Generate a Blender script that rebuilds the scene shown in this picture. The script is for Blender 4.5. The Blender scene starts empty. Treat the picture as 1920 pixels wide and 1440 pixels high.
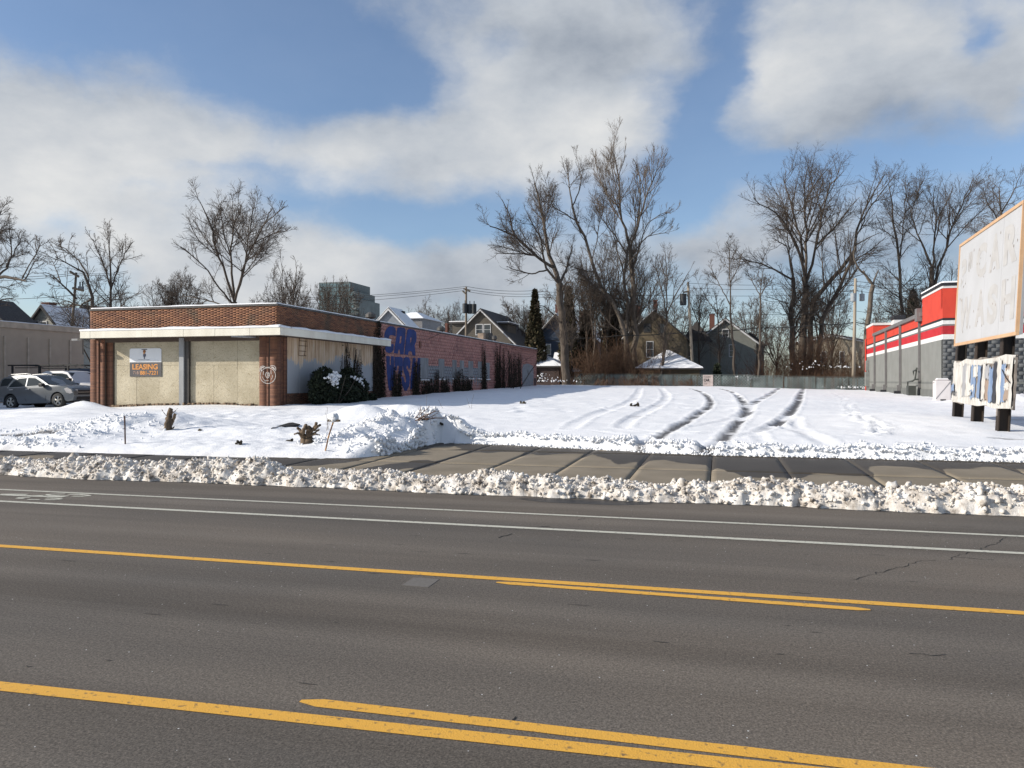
import bpy, bmesh, math, random
import numpy as np
from mathutils import Vector, Matrix
random.seed(7)
RNG = np.random.default_rng(11)
scene = bpy.context.scene
COL = scene.collection
R = math.radians
# ------------------------------------------------------------------ camera
F, CXP, HOR = 1442.0, 960.0, 714.0          # focal length, centre and horizon row of the 1920x1440 photograph
TH = R(15.0); CS, SN = math.cos(TH), math.sin(TH)
HCAM = 1.8
cam_d = bpy.data.cameras.new('camera'); cam = bpy.data.objects.new('camera', cam_d); COL.objects.link(cam)
cam_d.sensor_width = 36.0; cam_d.lens = 36.0 * F / 1920.0
cam_d.shift_y = -6.0 / 1920.0
cam_d.clip_start = 0.1; cam_d.clip_end = 6000.0
cam.location = (0, 0, HCAM); cam.rotation_euler = (R(90), 0, TH)
scene.camera = cam
scene.render.resolution_x = 1024; scene.render.resolution_y = 768
# ------------------------------------------------------------------ light
SUN_EL = R(24.0); SUN_PSI = R(25.0)          # sun stands to the left, a little in front of the facades
sun_dir = Vector((-math.cos(SUN_PSI) * math.cos(SUN_EL), -math.sin(SUN_PSI) * math.cos(SUN_EL), math.sin(SUN_EL)))
sl = bpy.data.lights.new('sun', 'SUN'); sl.energy = 4.6; sl.angle = R(0.5); sl.color = (1.0, 0.925, 0.82)
so = bpy.data.objects.new('sun', sl); COL.objects.link(so)
so.rotation_euler = sun_dir.to_track_quat('Z', 'Y').to_euler(); so.location = (-30, -10, 40)
scene.view_settings.view_transform = 'Standard'; scene.view_settings.look = 'None'
scene.view_settings.exposure = 0.36; scene.view_settings.gamma = 1.0
scene.view_settings.use_curve_mapping = False

def pray(x, y):
    cx = (x - CXP) / F; cz = (HOR - y) / F
    return Vector((cx * CS - SN, cx * SN + CS, cz))
def P(x, y, d):
    r = pray(x, y) * d
    return Vector((r.x, r.y, r.z + HCAM))
def onv(x, y, v0):
    r = pray(x, y); return P(x, y, v0 / r.y)
def onu(x, y, u0):
    r = pray(x, y); return P(x, y, u0 / r.x)

# world: daylight sky with soft broken cloud, laid out by compass direction and elevation
w = bpy.data.worlds.new('World'); scene.world = w; w.use_nodes = True
def build_world():
    nt = w.node_tree; N = nt.nodes; L = nt.links; N.clear()
    def nd(t, **k):
        n = N.new(t)
        for a, b in k.items(): setattr(n, a, b)
        return n
    def mth(op, a, b=None, c=None, clamp=False):
        n = nd('ShaderNodeMath', operation=op, use_clamp=clamp)
        for i, q in enumerate((a, b, c)):
            if q is None: continue
            if isinstance(q, (int, float)): n.inputs[i].default_value = q
            else: L.new(q, n.inputs[i])
        return n.outputs[0]
    out = nd('ShaderNodeOutputWorld'); bg = nd('ShaderNodeBackground'); bg.inputs[1].default_value = 0.1
    sky = nd('ShaderNodeTexSky', sky_type='NISHITA'); sky.sun_disc = False
    sky.sun_elevation = SUN_EL; sky.sun_rotation = math.atan2(sun_dir.x, sun_dir.y)
    sky.air_density = 1.0; sky.dust_density = 0.6; sky.ozone_density = 2.2
    tc = nd('ShaderNodeTexCoord')
    sx = nd('ShaderNodeSeparateXYZ'); L.new(tc.outputs['Generated'], sx.inputs[0])
    az = mth('ARCTAN2', sx.outputs[0], sx.outputs[1]); el = mth('ARCSINE', sx.outputs[2])
    cv = nd('ShaderNodeCombineXYZ'); L.new(az, cv.inputs[0]); L.new(mth('MULTIPLY', el, 1.7), cv.inputs[1])
    base = nd('ShaderNodeCombineXYZ'); L.new(az, base.inputs[0]); L.new(el, base.inputs[1])
    # ragged edges: warp by noise
    wn = nd('ShaderNodeTexNoise'); wn.inputs['Scale'].default_value = 4.5; wn.inputs['Detail'].default_value = 5.0; wn.inputs['Roughness'].default_value = 0.62
    L.new(cv.outputs[0], wn.inputs['Vector'])
    ws = nd('ShaderNodeVectorMath', operation='SUBTRACT'); L.new(wn.outputs['Color'], ws.inputs[0]); ws.inputs[1].default_value = (.5, .5, .5)
    wv = nd('ShaderNodeVectorMath', operation='MULTIPLY_ADD'); L.new(ws.outputs[0], wv.inputs[0]); wv.inputs[1].default_value = (.13, .09, 0); L.new(base.outputs[0], wv.inputs[2])
    def blobsum(blobs, start):
        acc = start
        for (x, y, rx, ry, wt) in blobs:
            d = pray(x, y); a0 = math.atan2(d.x, d.y); hyp = math.hypot(d.x, d.y); e0 = math.atan2(d.z, hyp)
            sa = rx / F / (1 + ((x - CXP) / F) ** 2); se = ry / F / hyp * 1.0
            m = nd('ShaderNodeVectorMath', operation='MULTIPLY_ADD'); L.new(wv.outputs[0], m.inputs[0])
            m.inputs[1].default_value = (1 / sa, 1 / se, 0); m.inputs[2].default_value = (-a0 / sa, -e0 / se, 0)
            dt = nd('ShaderNodeVectorMath', operation='DOT_PRODUCT'); L.new(m.outputs[0], dt.inputs[0]); L.new(m.outputs[0], dt.inputs[1])
            g = mth('EXPONENT', mth('MULTIPLY', dt.outputs['Value'], -1.0))
            acc = mth('MULTIPLY_ADD', g, wt, acc)
        return acc
    n1 = nd('ShaderNodeTexNoise'); n1.inputs['Scale'].default_value = 3.6; n1.inputs['Detail'].default_value = 7.0; n1.inputs['Roughness'].default_value = 0.55
    L.new(cv.outputs[0], n1.inputs['Vector'])
    n3 = nd('ShaderNodeTexNoise'); n3.inputs['Scale'].default_value = 12.0; n3.inputs['Detail'].default_value = 6.0; n3.inputs['Roughness'].default_value = 0.6; L.new(wv.outputs[0], n3.inputs['Vector'])
    d0 = mth('MULTIPLY_ADD', n1.outputs['Fac'], 1.25, mth('MULTIPLY_ADD', n3.outputs['Fac'], 0.75, -0.545))
    clouds = [(130,215,330,85,.5),(40,330,260,90,.5),(420,255,220,50,.3),(330,420,300,110,.42),(560,500,300,80,.3),
              (830,280,190,90,.62),(650,255,110,60,.3),(1000,110,170,150,.5),(1110,230,120,95,.62),(1150,60,170,90,.4),
              (1480,170,130,90,.55),(1700,140,240,100,.6),(1600,30,220,45,.4),(1905,140,50,100,.5),
              (930,500,90,40,.5),(700,530,380,60,.4),(1370,430,130,70,.3),(1290,480,180,60,.4),(1700,450,300,80,.25),
              (350,55,420,75,-.75),(660,130,150,80,-.6),(560,375,110,45,-.4),(800,425,170,40,-.6),(130,395,70,25,-.3),
              (1370,90,50,80,-.6),(1310,190,45,70,-.5),(1300,310,60,90,-.5),(1430,315,230,36,-.5),(1850,45,45,40,-.6),
              (955,85,45,26,-.45),(430,300,170,24,-.38),(520,235,55,70,-.3),(800,180,50,50,-.35),(230,330,130,16,-.2),(1250,390,110,45,-.4),(1800,290,200,26,-.4)]
    dens = blobsum(clouds, d0)
    mr = nd('ShaderNodeMapRange', interpolation_type='SMOOTHSTEP'); L.new(dens, mr.inputs[0])
    mr.inputs[1].default_value = 0.18; mr.inputs[2].default_value = 1.04; mr.inputs[3].default_value = 0.08
    # cloud tone: bright where it faces the sun and is thin, grey in its thick parts
    n2 = nd('ShaderNodeTexNoise'); n2.inputs['Scale'].default_value = 6.5; n2.inputs['Detail'].default_value = 7.0; n2.inputs['Roughness'].default_value = 0.58
    of = nd('ShaderNodeVectorMath', operation='ADD'); L.new(cv.outputs[0], of.inputs[0]); of.inputs[1].default_value = (3.1, 7.7, 0.4); L.new(of.outputs[0], n2.inputs['Vector'])
    tone = blobsum([(640,340,90,60,.35),(1110,250,120,90,.3),(1430,150,90,60,.35),(150,230,250,60,.2),(60,350,260,80,.3),(300,480,300,120,.2),
                    (1650,230,300,80,-.25),(1150,40,200,70,-.12),(880,300,120,80,-.05),(930,510,100,50,.15),(1500,520,700,90,-.25)], mth('MULTIPLY_ADD', n2.outputs['Fac'], 1.2, -0.1))
    cr = nd('ShaderNodeValToRGB'); L.new(tone, cr.inputs[0])
    e = cr.color_ramp.elements
    e[0].position = 0.1; e[0].color = (2.4, 2.75, 3.3, 1); e[1].position = 0.95; e[1].color = (6.0, 6.05, 6.05, 1)
    q = e.new(0.5); q.color = (4.1, 4.4, 4.8, 1)
    # clear sky: Nishita, a little more saturated
    mul = nd('ShaderNodeMix', data_type='RGBA', blend_type='MULTIPLY'); mul.inputs[0].default_value = 1.0
    L.new(sky.outputs[0], mul.inputs[6]); mul.inputs[7].default_value = (1.02, 1.06, 1.14, 1)
    mx = nd('ShaderNodeMix', data_type='RGBA'); L.new(mr.outputs[0], mx.inputs[0]); L.new(mul.outputs[2], mx.inputs[6]); L.new(cr.outputs[0], mx.inputs[7])
    L.new(mx.outputs[2], bg.inputs[0]); L.new(bg.outputs[0], out.inputs[0])
build_world()

# ------------------------------------------------------------------ helpers
def vnoise(x, y, seed=0):
    x = np.asarray(x, float); y = np.asarray(y, float)
    xi = np.floor(x).astype(np.int64); yi = np.floor(y).astype(np.int64)
    fx = x - xi; fy = y - yi; fx = fx * fx * (3 - 2 * fx); fy = fy * fy * (3 - 2 * fy)
    def h(a, b):
        n = (a * 374761393 + b * 668265263 + seed * 2147483647) & 0xffffffff
        n = ((n ^ (n >> 13)) * 1274126177) & 0xffffffff
        n = (n ^ (n >> 16)) & 0xffffff
        return n / float(0xffffff)
    return (h(xi, yi) * (1 - fx) + h(xi + 1, yi) * fx) * (1 - fy) + (h(xi, yi + 1) * (1 - fx) + h(xi + 1, yi + 1) * fx) * fy
def fbm(x, y, seed=0, octv=4, rough=.5):
    s = 0; a = 1; t = 0; f = 1
    for i in range(octv):
        s = s + a * (vnoise(np.asarray(x) * f + 17.3 * i, np.asarray(y) * f - 9.1 * i, seed + i) - .5); t += a; a *= rough; f *= 2.03
    return s / t * 2

def worley(x, y, seed=0):
    """distance to the nearest point of a jittered grid of unit cells"""
    x = np.asarray(x, float); y = np.asarray(y, float); xi = np.floor(x).astype(np.int64); yi = np.floor(y).astype(np.int64); best = np.full(x.shape, 9.0)
    def h(a, b, s):
        n = (a * 374761393 + b * 668265263 + s * 974634777) & 0xffffffff; n = ((n ^ (n >> 13)) * 1274126177) & 0xffffffff; return ((n ^ (n >> 16)) & 0xffffff) / float(0xffffff)
    for i in (-1, 0, 1):
        for j in (-1, 0, 1):
            cx = xi + i; cy = yi + j; best = np.minimum(best, np.hypot(cx + h(cx, cy, seed) - x, cy + h(cx, cy, seed + 7) - y))
    return best
def lumps(x, y, size, seed): return np.sqrt(np.clip(1 - (worley(x / size, y / size, seed) / .72) ** 2, 0, 1))
MATS = {}
def mat(name, col=(.5, .5, .5), rough=.7, col2=None, nscale=3.0, ndetail=5.0, lo=.35, hi=.65, bump=0.0, bscale=None, metal=0.0, stretch=(1, 1, 1), island=0.0, spec=.4, trans=0.0, coat=0.0):
    if name in MATS: return MATS[name]
    m = bpy.data.materials.new(name); m.use_nodes = True; MATS[name] = m
    nt = m.node_tree; N = nt.nodes; L = nt.links; b = N['Principled BSDF']
    b.inputs['Roughness'].default_value = rough; b.inputs['Metallic'].default_value = metal
    b.inputs['Specular IOR Level'].default_value = spec
    if trans: b.inputs['Transmission Weight'].default_value = trans
    if coat: b.inputs['Coat Weight'].default_value = coat
    tc = N.new('ShaderNodeTexCoord'); mp = N.new('ShaderNodeMapping'); mp.inputs['Scale'].default_value = stretch
    L.new(tc.outputs['Object'], mp.inputs[0])
    c2 = col2 if col2 else tuple(c * .78 for c in col)
    nz = N.new('ShaderNodeTexNoise'); nz.inputs['Scale'].default_value = nscale; nz.inputs['Detail'].default_value = ndetail
    L.new(mp.outputs[0], nz.inputs['Vector'])
    mr = N.new('ShaderNodeMapRange'); mr.inputs[1].default_value = lo; mr.inputs[2].default_value = hi; L.new(nz.outputs['Fac'], mr.inputs[0])
    mx = N.new('ShaderNodeMix'); mx.data_type = 'RGBA'; mx.inputs[6].default_value = (*col, 1); mx.inputs[7].default_value = (*c2, 1)
    L.new(mr.outputs[0], mx.inputs[0]); last = mx.outputs[2]
    if island:
        ge = N.new('ShaderNodeNewGeometry'); hs = N.new('ShaderNodeHueSaturation'); m2 = N.new('ShaderNodeMapRange')
        m2.inputs[3].default_value = 1 - island; m2.inputs[4].default_value = 1 + island
        L.new(ge.outputs['Random Per Island'], m2.inputs[0]); L.new(m2.outputs[0], hs.inputs['Value']); L.new(last, hs.inputs['Color']); last = hs.outputs[0]
    L.new(last, b.inputs['Base Color'])
    if bump:
        n3 = N.new('ShaderNodeTexNoise'); n3.inputs['Scale'].default_value = bscale or nscale * 6; n3.inputs['Detail'].default_value = 4
        L.new(mp.outputs[0], n3.inputs['Vector']); bp = N.new('ShaderNodeBump'); bp.inputs['Strength'].default_value = bump; bp.inputs['Distance'].default_value = .02
        L.new(n3.outputs['Fac'], bp.inputs['Height']); L.new(bp.outputs[0], b.inputs['Normal'])
    return m

ORI = {}
def tag(o, label=None, cat=None, group=None, kind=None):
    if label: o['label'] = label
    if cat: o['category'] = cat
    if group: o['group'] = group
    if kind: o['kind'] = kind
    return o
def thing(name, label, cat, loc=(0, 0, 0), group=None, rot=None):
    o = bpy.data.objects.new(name, None); COL.objects.link(o); o.location = loc; o.empty_display_size = .3
    if rot is not None: o.rotation_euler = rot
    ORI[o.name] = Vector(loc); return tag(o, label, cat, group)
def link(name, me, parent=None, loc=None):
    o = bpy.data.objects.new(name, me); COL.objects.link(o)
    if parent: o.parent = parent
    if loc is not None: o.location = loc
    return o
def np_mesh(name, V, Fc, smooth=False):
    """V (n,3); Fc list of int arrays (m,k), k constant in each"""
    me = bpy.data.meshes.new(name); V = np.asarray(V, np.float32)
    me.vertices.add(len(V)); me.vertices.foreach_set('co', V.ravel())
    if isinstance(Fc, np.ndarray): Fc = [Fc]
    tot = sum(f.size for f in Fc); nf = sum(len(f) for f in Fc)
    me.loops.add(tot); me.polygons.add(nf)
    me.loops.foreach_set('vertex_index', np.concatenate([f.ravel() for f in Fc]).astype(np.int32))
    ls = np.concatenate([[f.shape[1]] * len(f) for f in Fc]).astype(np.int32); st = np.concatenate([[0], np.cumsum(ls)[:-1]]).astype(np.int32)
    me.polygons.foreach_set('loop_start', st); me.polygons.foreach_set('loop_total', ls)
    if smooth: me.polygons.foreach_set('use_smooth', np.ones(nf, bool))
    me.update(calc_edges=True); me.validate(); return me
class MB:
    """collects boxes, prisms and tubes in world (or local) coordinates; obj() links them as one mesh"""
    def __init__(s, T=None): s.v = []; s.f = []; s.T = T
    def add(s, V, Fs):
        b = len(s.v)
        s.v += [tuple(s.T(*p)) if s.T else tuple(p) for p in V]; s.f += [tuple(i + b for i in f) for f in Fs]; return s
    def box(s, x0, x1, y0, y1, z0, z1):
        V = [(x0,y0,z0),(x1,y0,z0),(x1,y1,z0),(x0,y1,z0),(x0,y0,z1),(x1,y0,z1),(x1,y1,z1),(x0,y1,z1)]
        return s.add(V, [(0,3,2,1),(4,5,6,7),(0,1,5,4),(1,2,6,5),(2,3,7,6),(3,0,4,7)])
    def prism(s, poly, vec):
        n = len(poly); v = Vector(vec); A = [Vector(p) for p in poly]
        V = A + [a + v for a in A]
        return s.add(V, [tuple(range(n))[::-1], tuple(range(n, 2 * n))] + [(i, (i + 1) % n, (i + 1) % n + n, i + n) for i in range(n)])
    def tube(s, pts, rad, n=8, cap=True):
        pts = [Vector(p) for p in pts]; k = len(pts)
        if not hasattr(rad, '__len__'): rad = [rad] * k
        d = (pts[-1] - pts[0]); ref = Vector((1, 0, 0)) if abs(d.normalized().z) > .8 else Vector((0, 0, 1)); V = []
        for i, p in enumerate(pts):
            t = (pts[min(i + 1, k - 1)] - pts[max(i - 1, 0)]).normalized()
            a = t.cross(ref).normalized(); b = t.cross(a)
            for j in range(n):
                an = 2 * math.pi * j / n; V.append(p + (a * math.cos(an) + b * math.sin(an)) * rad[i])
        Fs = [(i * n + j, i * n + (j + 1) % n, (i + 1) * n + (j + 1) % n, (i + 1) * n + j) for i in range(k - 1) for j in range(n)]
        if cap: Fs += [tuple(range(n))[::-1], tuple(range((k - 1) * n, k * n))]
        return s.add(V, Fs)
    def lathe(s, c, prof, n=16):
        """prof: (radius, z) list round a vertical axis through c"""
        V = []; k = len(prof)
        for r, z in prof:
            for j in range(n):
                a = 2 * math.pi * j / n; V.append((c[0] + r * math.cos(a), c[1] + r * math.sin(a), c[2] + z))
        Fs = [(i * n + j, i * n + (j + 1) % n, (i + 1) * n + (j + 1) % n, (i + 1) * n + j) for i in range(k - 1) for j in range(n)]
        Fs += [tuple(range(n))[::-1], tuple(range((k - 1) * n, k * n))]
        return s.add(V, Fs)
    def obj(s, name, m, parent=None, smooth=False, bevel=0.0, local=False):
        me = bpy.data.meshes.new(name)
        off = Vector((0, 0, 0))
        if parent is not None and not local: off = ORI.get(parent.name, Vector((0, 0, 0)))
        me.from_pydata([(x - off.x, y - off.y, z - off.z) for x, y, z in s.v], [], s.f); 
        bm = bmesh.new(); bm.from_mesh(me); bmesh.ops.recalc_face_normals(bm, faces=bm.faces)
        if bevel: bmesh.ops.bevel(bm, geom=[e for e in bm.edges if e.is_manifold and e.calc_face_angle(0) > .6], offset=bevel, segments=2, affect='EDGES', profile=.6)
        bm.to_mesh(me); bm.free()
        if smooth: me.polygons.foreach_set('use_smooth', [True] * len(me.polygons))
        me.materials.append(m); o = link(name, me, parent)
        ORI[o.name] = off if parent is not None else Vector((0, 0, 0)); return o
def shade_angle(o, ang=35):
    me = o.data; me.polygons.foreach_set('use_smooth', [True] * len(me.polygons))
    bm = bmesh.new(); bm.from_mesh(me)
    for e in bm.edges: e.smooth = e.calc_face_angle(0) < R(ang)
    bm.to_mesh(me); bm.free()
def copy_tree(o, parent=None):
    c = o.copy(); COL.objects.link(c)
    c.parent = parent
    for ch in o.children: copy_tree(ch, c)
    return c
def shapes_mesh(loops, T, thick):
    """filled 2D outlines (holes allowed) given in (a,b), mapped by T(a,b,depth) to a thin solid"""
    cu = bpy.data.curves.new('tmp', 'CURVE'); cu.dimensions = '2D'; cu.fill_mode = 'BOTH'; cu.extrude = thick / 2
    for lp in loops:
        sp = cu.splines.new('POLY'); sp.points.add(len(lp) - 1)
        for i, p in enumerate(lp): sp.points[i].co = (p[0], p[1], 0, 1)
        sp.use_cyclic_u = True
    o = bpy.data.objects.new('tmp', cu); COL.objects.link(o)
    dg = bpy.context.evaluated_depsgraph_get(); me = bpy.data.meshes.new_from_object(o.evaluated_get(dg))
    bpy.data.objects.remove(o); bpy.data.curves.remove(cu)
    for v in me.vertices: v.co = T(v.co.x, v.co.y, v.co.z)
    me.update(); return me
def text_mesh(s, w_, h_, T, thick=.004, bold=.0, shear=0.0, spacing=1.0):
    """text fitted into a w_ x h_ rectangle whose lower left corner is the origin of T(a,b,depth)"""
    cu = bpy.data.curves.new('tmp', 'FONT'); cu.body = s; cu.size = 1; cu.extrude = thick / 2; cu.offset = bold; cu.shear = shear; cu.space_character = spacing
    o = bpy.data.objects.new('tmp', cu); COL.objects.link(o)
    dg = bpy.context.evaluated_depsgraph_get(); me = bpy.data.meshes.new_from_object(o.evaluated_get(dg))
    bpy.data.objects.remove(o); bpy.data.curves.remove(cu)
    xs = [v.co.x for v in me.vertices]; ys = [v.co.y for v in me.vertices]
    x0, x1, y0, y1 = min(xs), max(xs), min(ys), max(ys)
    for v in me.vertices: v.co = T((v.co.x - x0) / (x1 - x0) * w_, (v.co.y - y0) / (y1 - y0) * h_, v.co.z)
    me.update(); return me
def put_mesh(name, me, m, parent=None):
    off = ORI.get(parent.name, Vector((0, 0, 0))) if parent is not None else Vector((0, 0, 0))
    for v in me.vertices: v.co -= off
    me.materials.append(m); o = link(name, me, parent); ORI[o.name] = off; return o
def ribbon(pts, width, z=None, T=None):
    """flat strip along a polyline in the plane; returns verts, faces"""
    P2 = [Vector((p[0], p[1])) for p in pts]; V = []; n = len(P2)
    for i, p in enumerate(P2):
        t = (P2[min(i + 1, n - 1)] - P2[max(i - 1, 0)]).normalized(); q = Vector((-t.y, t.x))
        wd = width[i] if hasattr(width, '__len__') else width
        V += [p + q * wd / 2, p - q * wd / 2]
    Fs = [(2 * i, 2 * i + 1, 2 * i + 3, 2 * i + 2) for i in range(n - 1)]
    return V, Fs
def ellipse(cx, cy, rx, ry, n=24, a0=0, a1=2 * math.pi):
    return [(cx + rx * math.cos(a0 + (a1 - a0) * i / n), cy + ry * math.sin(a0 + (a1 - a0) * i / n)) for i in range(n)]

# ------------------------------------------------------------------ terrain heights
HU = np.array([-34., -20., 0., 12.])
HV = [np.array([14.3, 17, 27, 40, 76, 200]), np.array([14.3, 18, 27, 50, 76, 200]), np.array([17., 20, 27, 44, 76, 200]), np.array([17., 20.4, 27, 44, 76, 200])]
HZ = [np.array([.2, .26, .36, .5, 1.2, 1.3]), np.array([.2, .4, .74, 1.03, 1.33, 1.3]), np.array([.23, .42, .62, .92, 1.18, 1.3]), np.array([.2, .32, .48, .84, .9, 1.2])]
def hbase(u, v):
    u = np.asarray(u, float); v = np.asarray(v, float)
    H = [np.interp(v, HV[i], HZ[i]) for i in range(4)]
    uc = np.clip(u, -34, 12); i = np.clip(np.searchsorted(HU, uc, side='right') - 1, 0, 2)
    t = (uc - HU[i]) / (HU[i + 1] - HU[i]); t = t * t * (3 - 2 * t) * .5 + t * .5
    Hs = np.stack(np.broadcast_arrays(*H)); i, t = np.broadcast_arrays(i, t)
    a = np.take_along_axis(Hs, i[None], 0)[0]; b = np.take_along_axis(Hs, i[None] + 1, 0)[0]
    return a * (1 - t) + b * t
def G(x, y, dz=0.0):
    """pixel to the point where its ray meets the lot (at snow surface level dz)"""
    d = 20.0
    lo, hi = 8.0, 140.0
    for _ in range(60):
        m = (lo + hi) / 2; p = P(x, y, m)
        if p.z > float(hbase(p.x, p.y)) + dz: lo = m
        else: hi = m
    return P(x, y, (lo + hi) / 2)
def Gz(x, y, z=0.0):
    d = (HCAM - z) * F / (y - HOR); return P(x, y, d)
def zat(u, v): return float(hbase(u, v))
# ------------------------------------------------------------------ materials of the ground
def asphalt_mat():
    m = bpy.data.materials.new('asphalt'); m.use_nodes = True; nt = m.node_tree; N = nt.nodes; L = nt.links; b = N['Principled BSDF']
    tc = N.new('ShaderNodeTexCoord')
    def noise(sc, det, stretch=(1, 1, 1), rough=.5):
        mp = N.new('ShaderNodeMapping'); mp.inputs['Scale'].default_value = stretch; L.new(tc.outputs['Object'], mp.inputs[0])
        n = N.new('ShaderNodeTexNoise'); n.inputs['Scale'].default_value = sc; n.inputs['Detail'].default_value = det; n.inputs['Roughness'].default_value = rough
        L.new(mp.outputs[0], n.inputs['Vector']); return n.outputs['Fac'], mp
    def ramp(f, stops):
        r = N.new('ShaderNodeValToRGB'); L.new(f, r.inputs[0]); e = r.color_ramp.elements
        e[0].position, e[0].color = stops[0][0], (*stops[0][1], 1); e[1].position, e[1].color = stops[-1][0], (*stops[-1][1], 1)
        for p, c in stops[1:-1]: q = e.new(p); q.color = (*c, 1)
        return r.outputs[0]
    def mix(a, bb, f, mode='MIX'):
        x = N.new('ShaderNodeMix'); x.data_type = 'RGBA'; x.blend_type = mode
        for i, q in ((0, f), (6, a), (7, bb)):
            if isinstance(q, (int, float)): x.inputs[i].default_value = q
            elif isinstance(q, tuple): x.inputs[i].default_value = (*q, 1)
            else: L.new(q, x.inputs[i])
        return x.outputs[2]
    fine, _ = noise(75, 4, rough=.75); streak, _ = noise(1.0, 6, (.05, 1.6, 1)); big, _ = noise(.35, 4, (.35, 1, 1)); mid, _ = noise(34, 3)
    c = ramp(streak, [(.3, (.098, .085, .072)), (.5, (.13, .114, .098)), (.72, (.16, .141, .121))])
    c = mix(c, ramp(big, [(.35, (.76, .78, .80)), (.65, (1.18, 1.14, 1.08))]), 1.0, 'MULTIPLY')
    c = mix(c, ramp(fine, [(.3, (.42, .42, .42)), (.5, (.98, .98, .98)), (.7, (1.75, 1.72, 1.68))]), 1.0, 'MULTIPLY')
    c = mix(c, ramp(mid, [(.35, (.85, .85, .85)), (.65, (1.12, 1.12, 1.12))]), 1.0, 'MULTIPLY')
    # salt grains
    vo = N.new('ShaderNodeTexVoronoi'); vo.inputs['Scale'].default_value = 13; L.new(tc.outputs['Object'], vo.inputs['Vector'])
    near = N.new('ShaderNodeMath'); near.operation = 'LESS_THAN'; L.new(vo.outputs['Distance'], near.inputs[0]); near.inputs[1].default_value = .062
    sel = N.new('ShaderNodeSeparateColor'); L.new(vo.outputs['Color'], sel.inputs[0]); pk = N.new('ShaderNodeMath'); pk.operation = 'GREATER_THAN'; L.new(sel.outputs[0], pk.inputs[0]); pk.inputs[1].default_value = .74
    ml = N.new('ShaderNodeMath'); ml.operation = 'MULTIPLY'; L.new(near.outputs[0], ml.inputs[0]); L.new(pk.outputs[0], ml.inputs[1])
    c = mix(c, (.62, .62, .6), ml.outputs[0])
    L.new(c, b.inputs['Base Color']); b.inputs['Roughness'].default_value = .85; b.inputs['Specular IOR Level'].default_value = .25
    bp = N.new('ShaderNodeBump'); bp.inputs['Strength'].default_value = .55; bp.inputs['Distance'].default_value = .006; L.new(fine, bp.inputs['Height']); L.new(bp.outputs[0], b.inputs['Normal'])
    return m
M_ASPH = asphalt_mat()
def snow_mat(name, dirty=0.0, bare=False):
    m = bpy.data.materials.new(name); m.use_nodes = True; nt = m.node_tree; N = nt.nodes; L = nt.links; b = N['Principled BSDF']
    tc = N.new('ShaderNodeTexCoord')
    n = N.new('ShaderNodeTexNoise'); n.inputs['Scale'].default_value = 1.3 if not dirty else 5.0; n.inputs['Detail'].default_value = 7; n.inputs['Roughness'].default_value = .65; L.new(tc.outputs['Object'], n.inputs['Vector'])
    r = N.new('ShaderNodeValToRGB'); L.new(n.outputs['Fac'], r.inputs[0]); e = r.color_ramp.elements
    if dirty:
        e[0].position = .34; e[0].color = (.20, .17, .14, 1); e[1].position = .62; e[1].color = (.76, .73, .685, 1)
        q = e.new(.46); q.color = (.56, .515, .46, 1)
    else:
        e[0].position = .3; e[0].color = (.74, .755, .78, 1); e[1].position = .6; e[1].color = (.83, .835, .845, 1)
    last = r.outputs[0]
    if bare:
        at = N.new('ShaderNodeAttribute'); at.attribute_name = 'bare'
        rb = N.new('ShaderNodeTexNoise'); rb.inputs['Scale'].default_value = 9; rb.inputs['Detail'].default_value = 4; L.new(tc.outputs['Object'], rb.inputs['Vector'])
        rr = N.new('ShaderNodeValToRGB'); L.new(rb.outputs['Fac'], rr.inputs[0]); rr.color_ramp.elements[0].color = (.05, .05, .055, 1); rr.color_ramp.elements[1].color = (.16, .16, .165, 1)
        mx = N.new('ShaderNodeMix'); mx.data_type = 'RGBA'; L.new(at.outputs['Fac'], mx.inputs[0]); L.new(last, mx.inputs[6]); L.new(rr.outputs[0], mx.inputs[7]); last = mx.outputs[2]
        ad = N.new('ShaderNodeAttribute'); ad.attribute_name = 'dirt'
        m2 = N.new('ShaderNodeMix'); m2.data_type = 'RGBA'; L.new(ad.outputs['Fac'], m2.inputs[0]); L.new(last, m2.inputs[6]); m2.inputs[7].default_value = (.5, .46, .41, 1); last = m2.outputs[2]
    L.new(last, b.inputs['Base Color']); b.inputs['Roughness'].default_value = .75; b.inputs['Specular IOR Level'].default_value = .25
    n2 = N.new('ShaderNodeTexNoise'); n2.inputs['Scale'].default_value = 22; n2.inputs['Detail'].default_value = 6; n2.inputs['Roughness'].default_value = .6; L.new(tc.outputs['Object'], n2.inputs['Vector'])
    bp = N.new('ShaderNodeBump'); bp.inputs['Strength'].default_value = .5; bp.inputs['Distance'].default_value = .03; L.new(n2.outputs['Fac'], bp.inputs['Height']); L.new(bp.outputs[0], b.inputs['Normal'])
    return m
M_SNOW = snow_mat('snow'); M_LOT = snow_mat('snow_lot', bare=True); M_DIRTY = snow_mat('plowed_snow', dirty=1)
M_YEL = mat('yellow_paint', (.70, .375, .055), .75, (.24, .15, .06), 26, ndetail=8, lo=.58, hi=.72, bump=.25, bscale=120)
M_WHT = mat('white_road_paint', (.52, .51, .43), .75, (.18, .17, .15), 22, ndetail=8, lo=.56, hi=.72, bump=.25, bscale=120)
M_CRACK = mat('crack_tar', (.02, .02, .02), .9)
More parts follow.
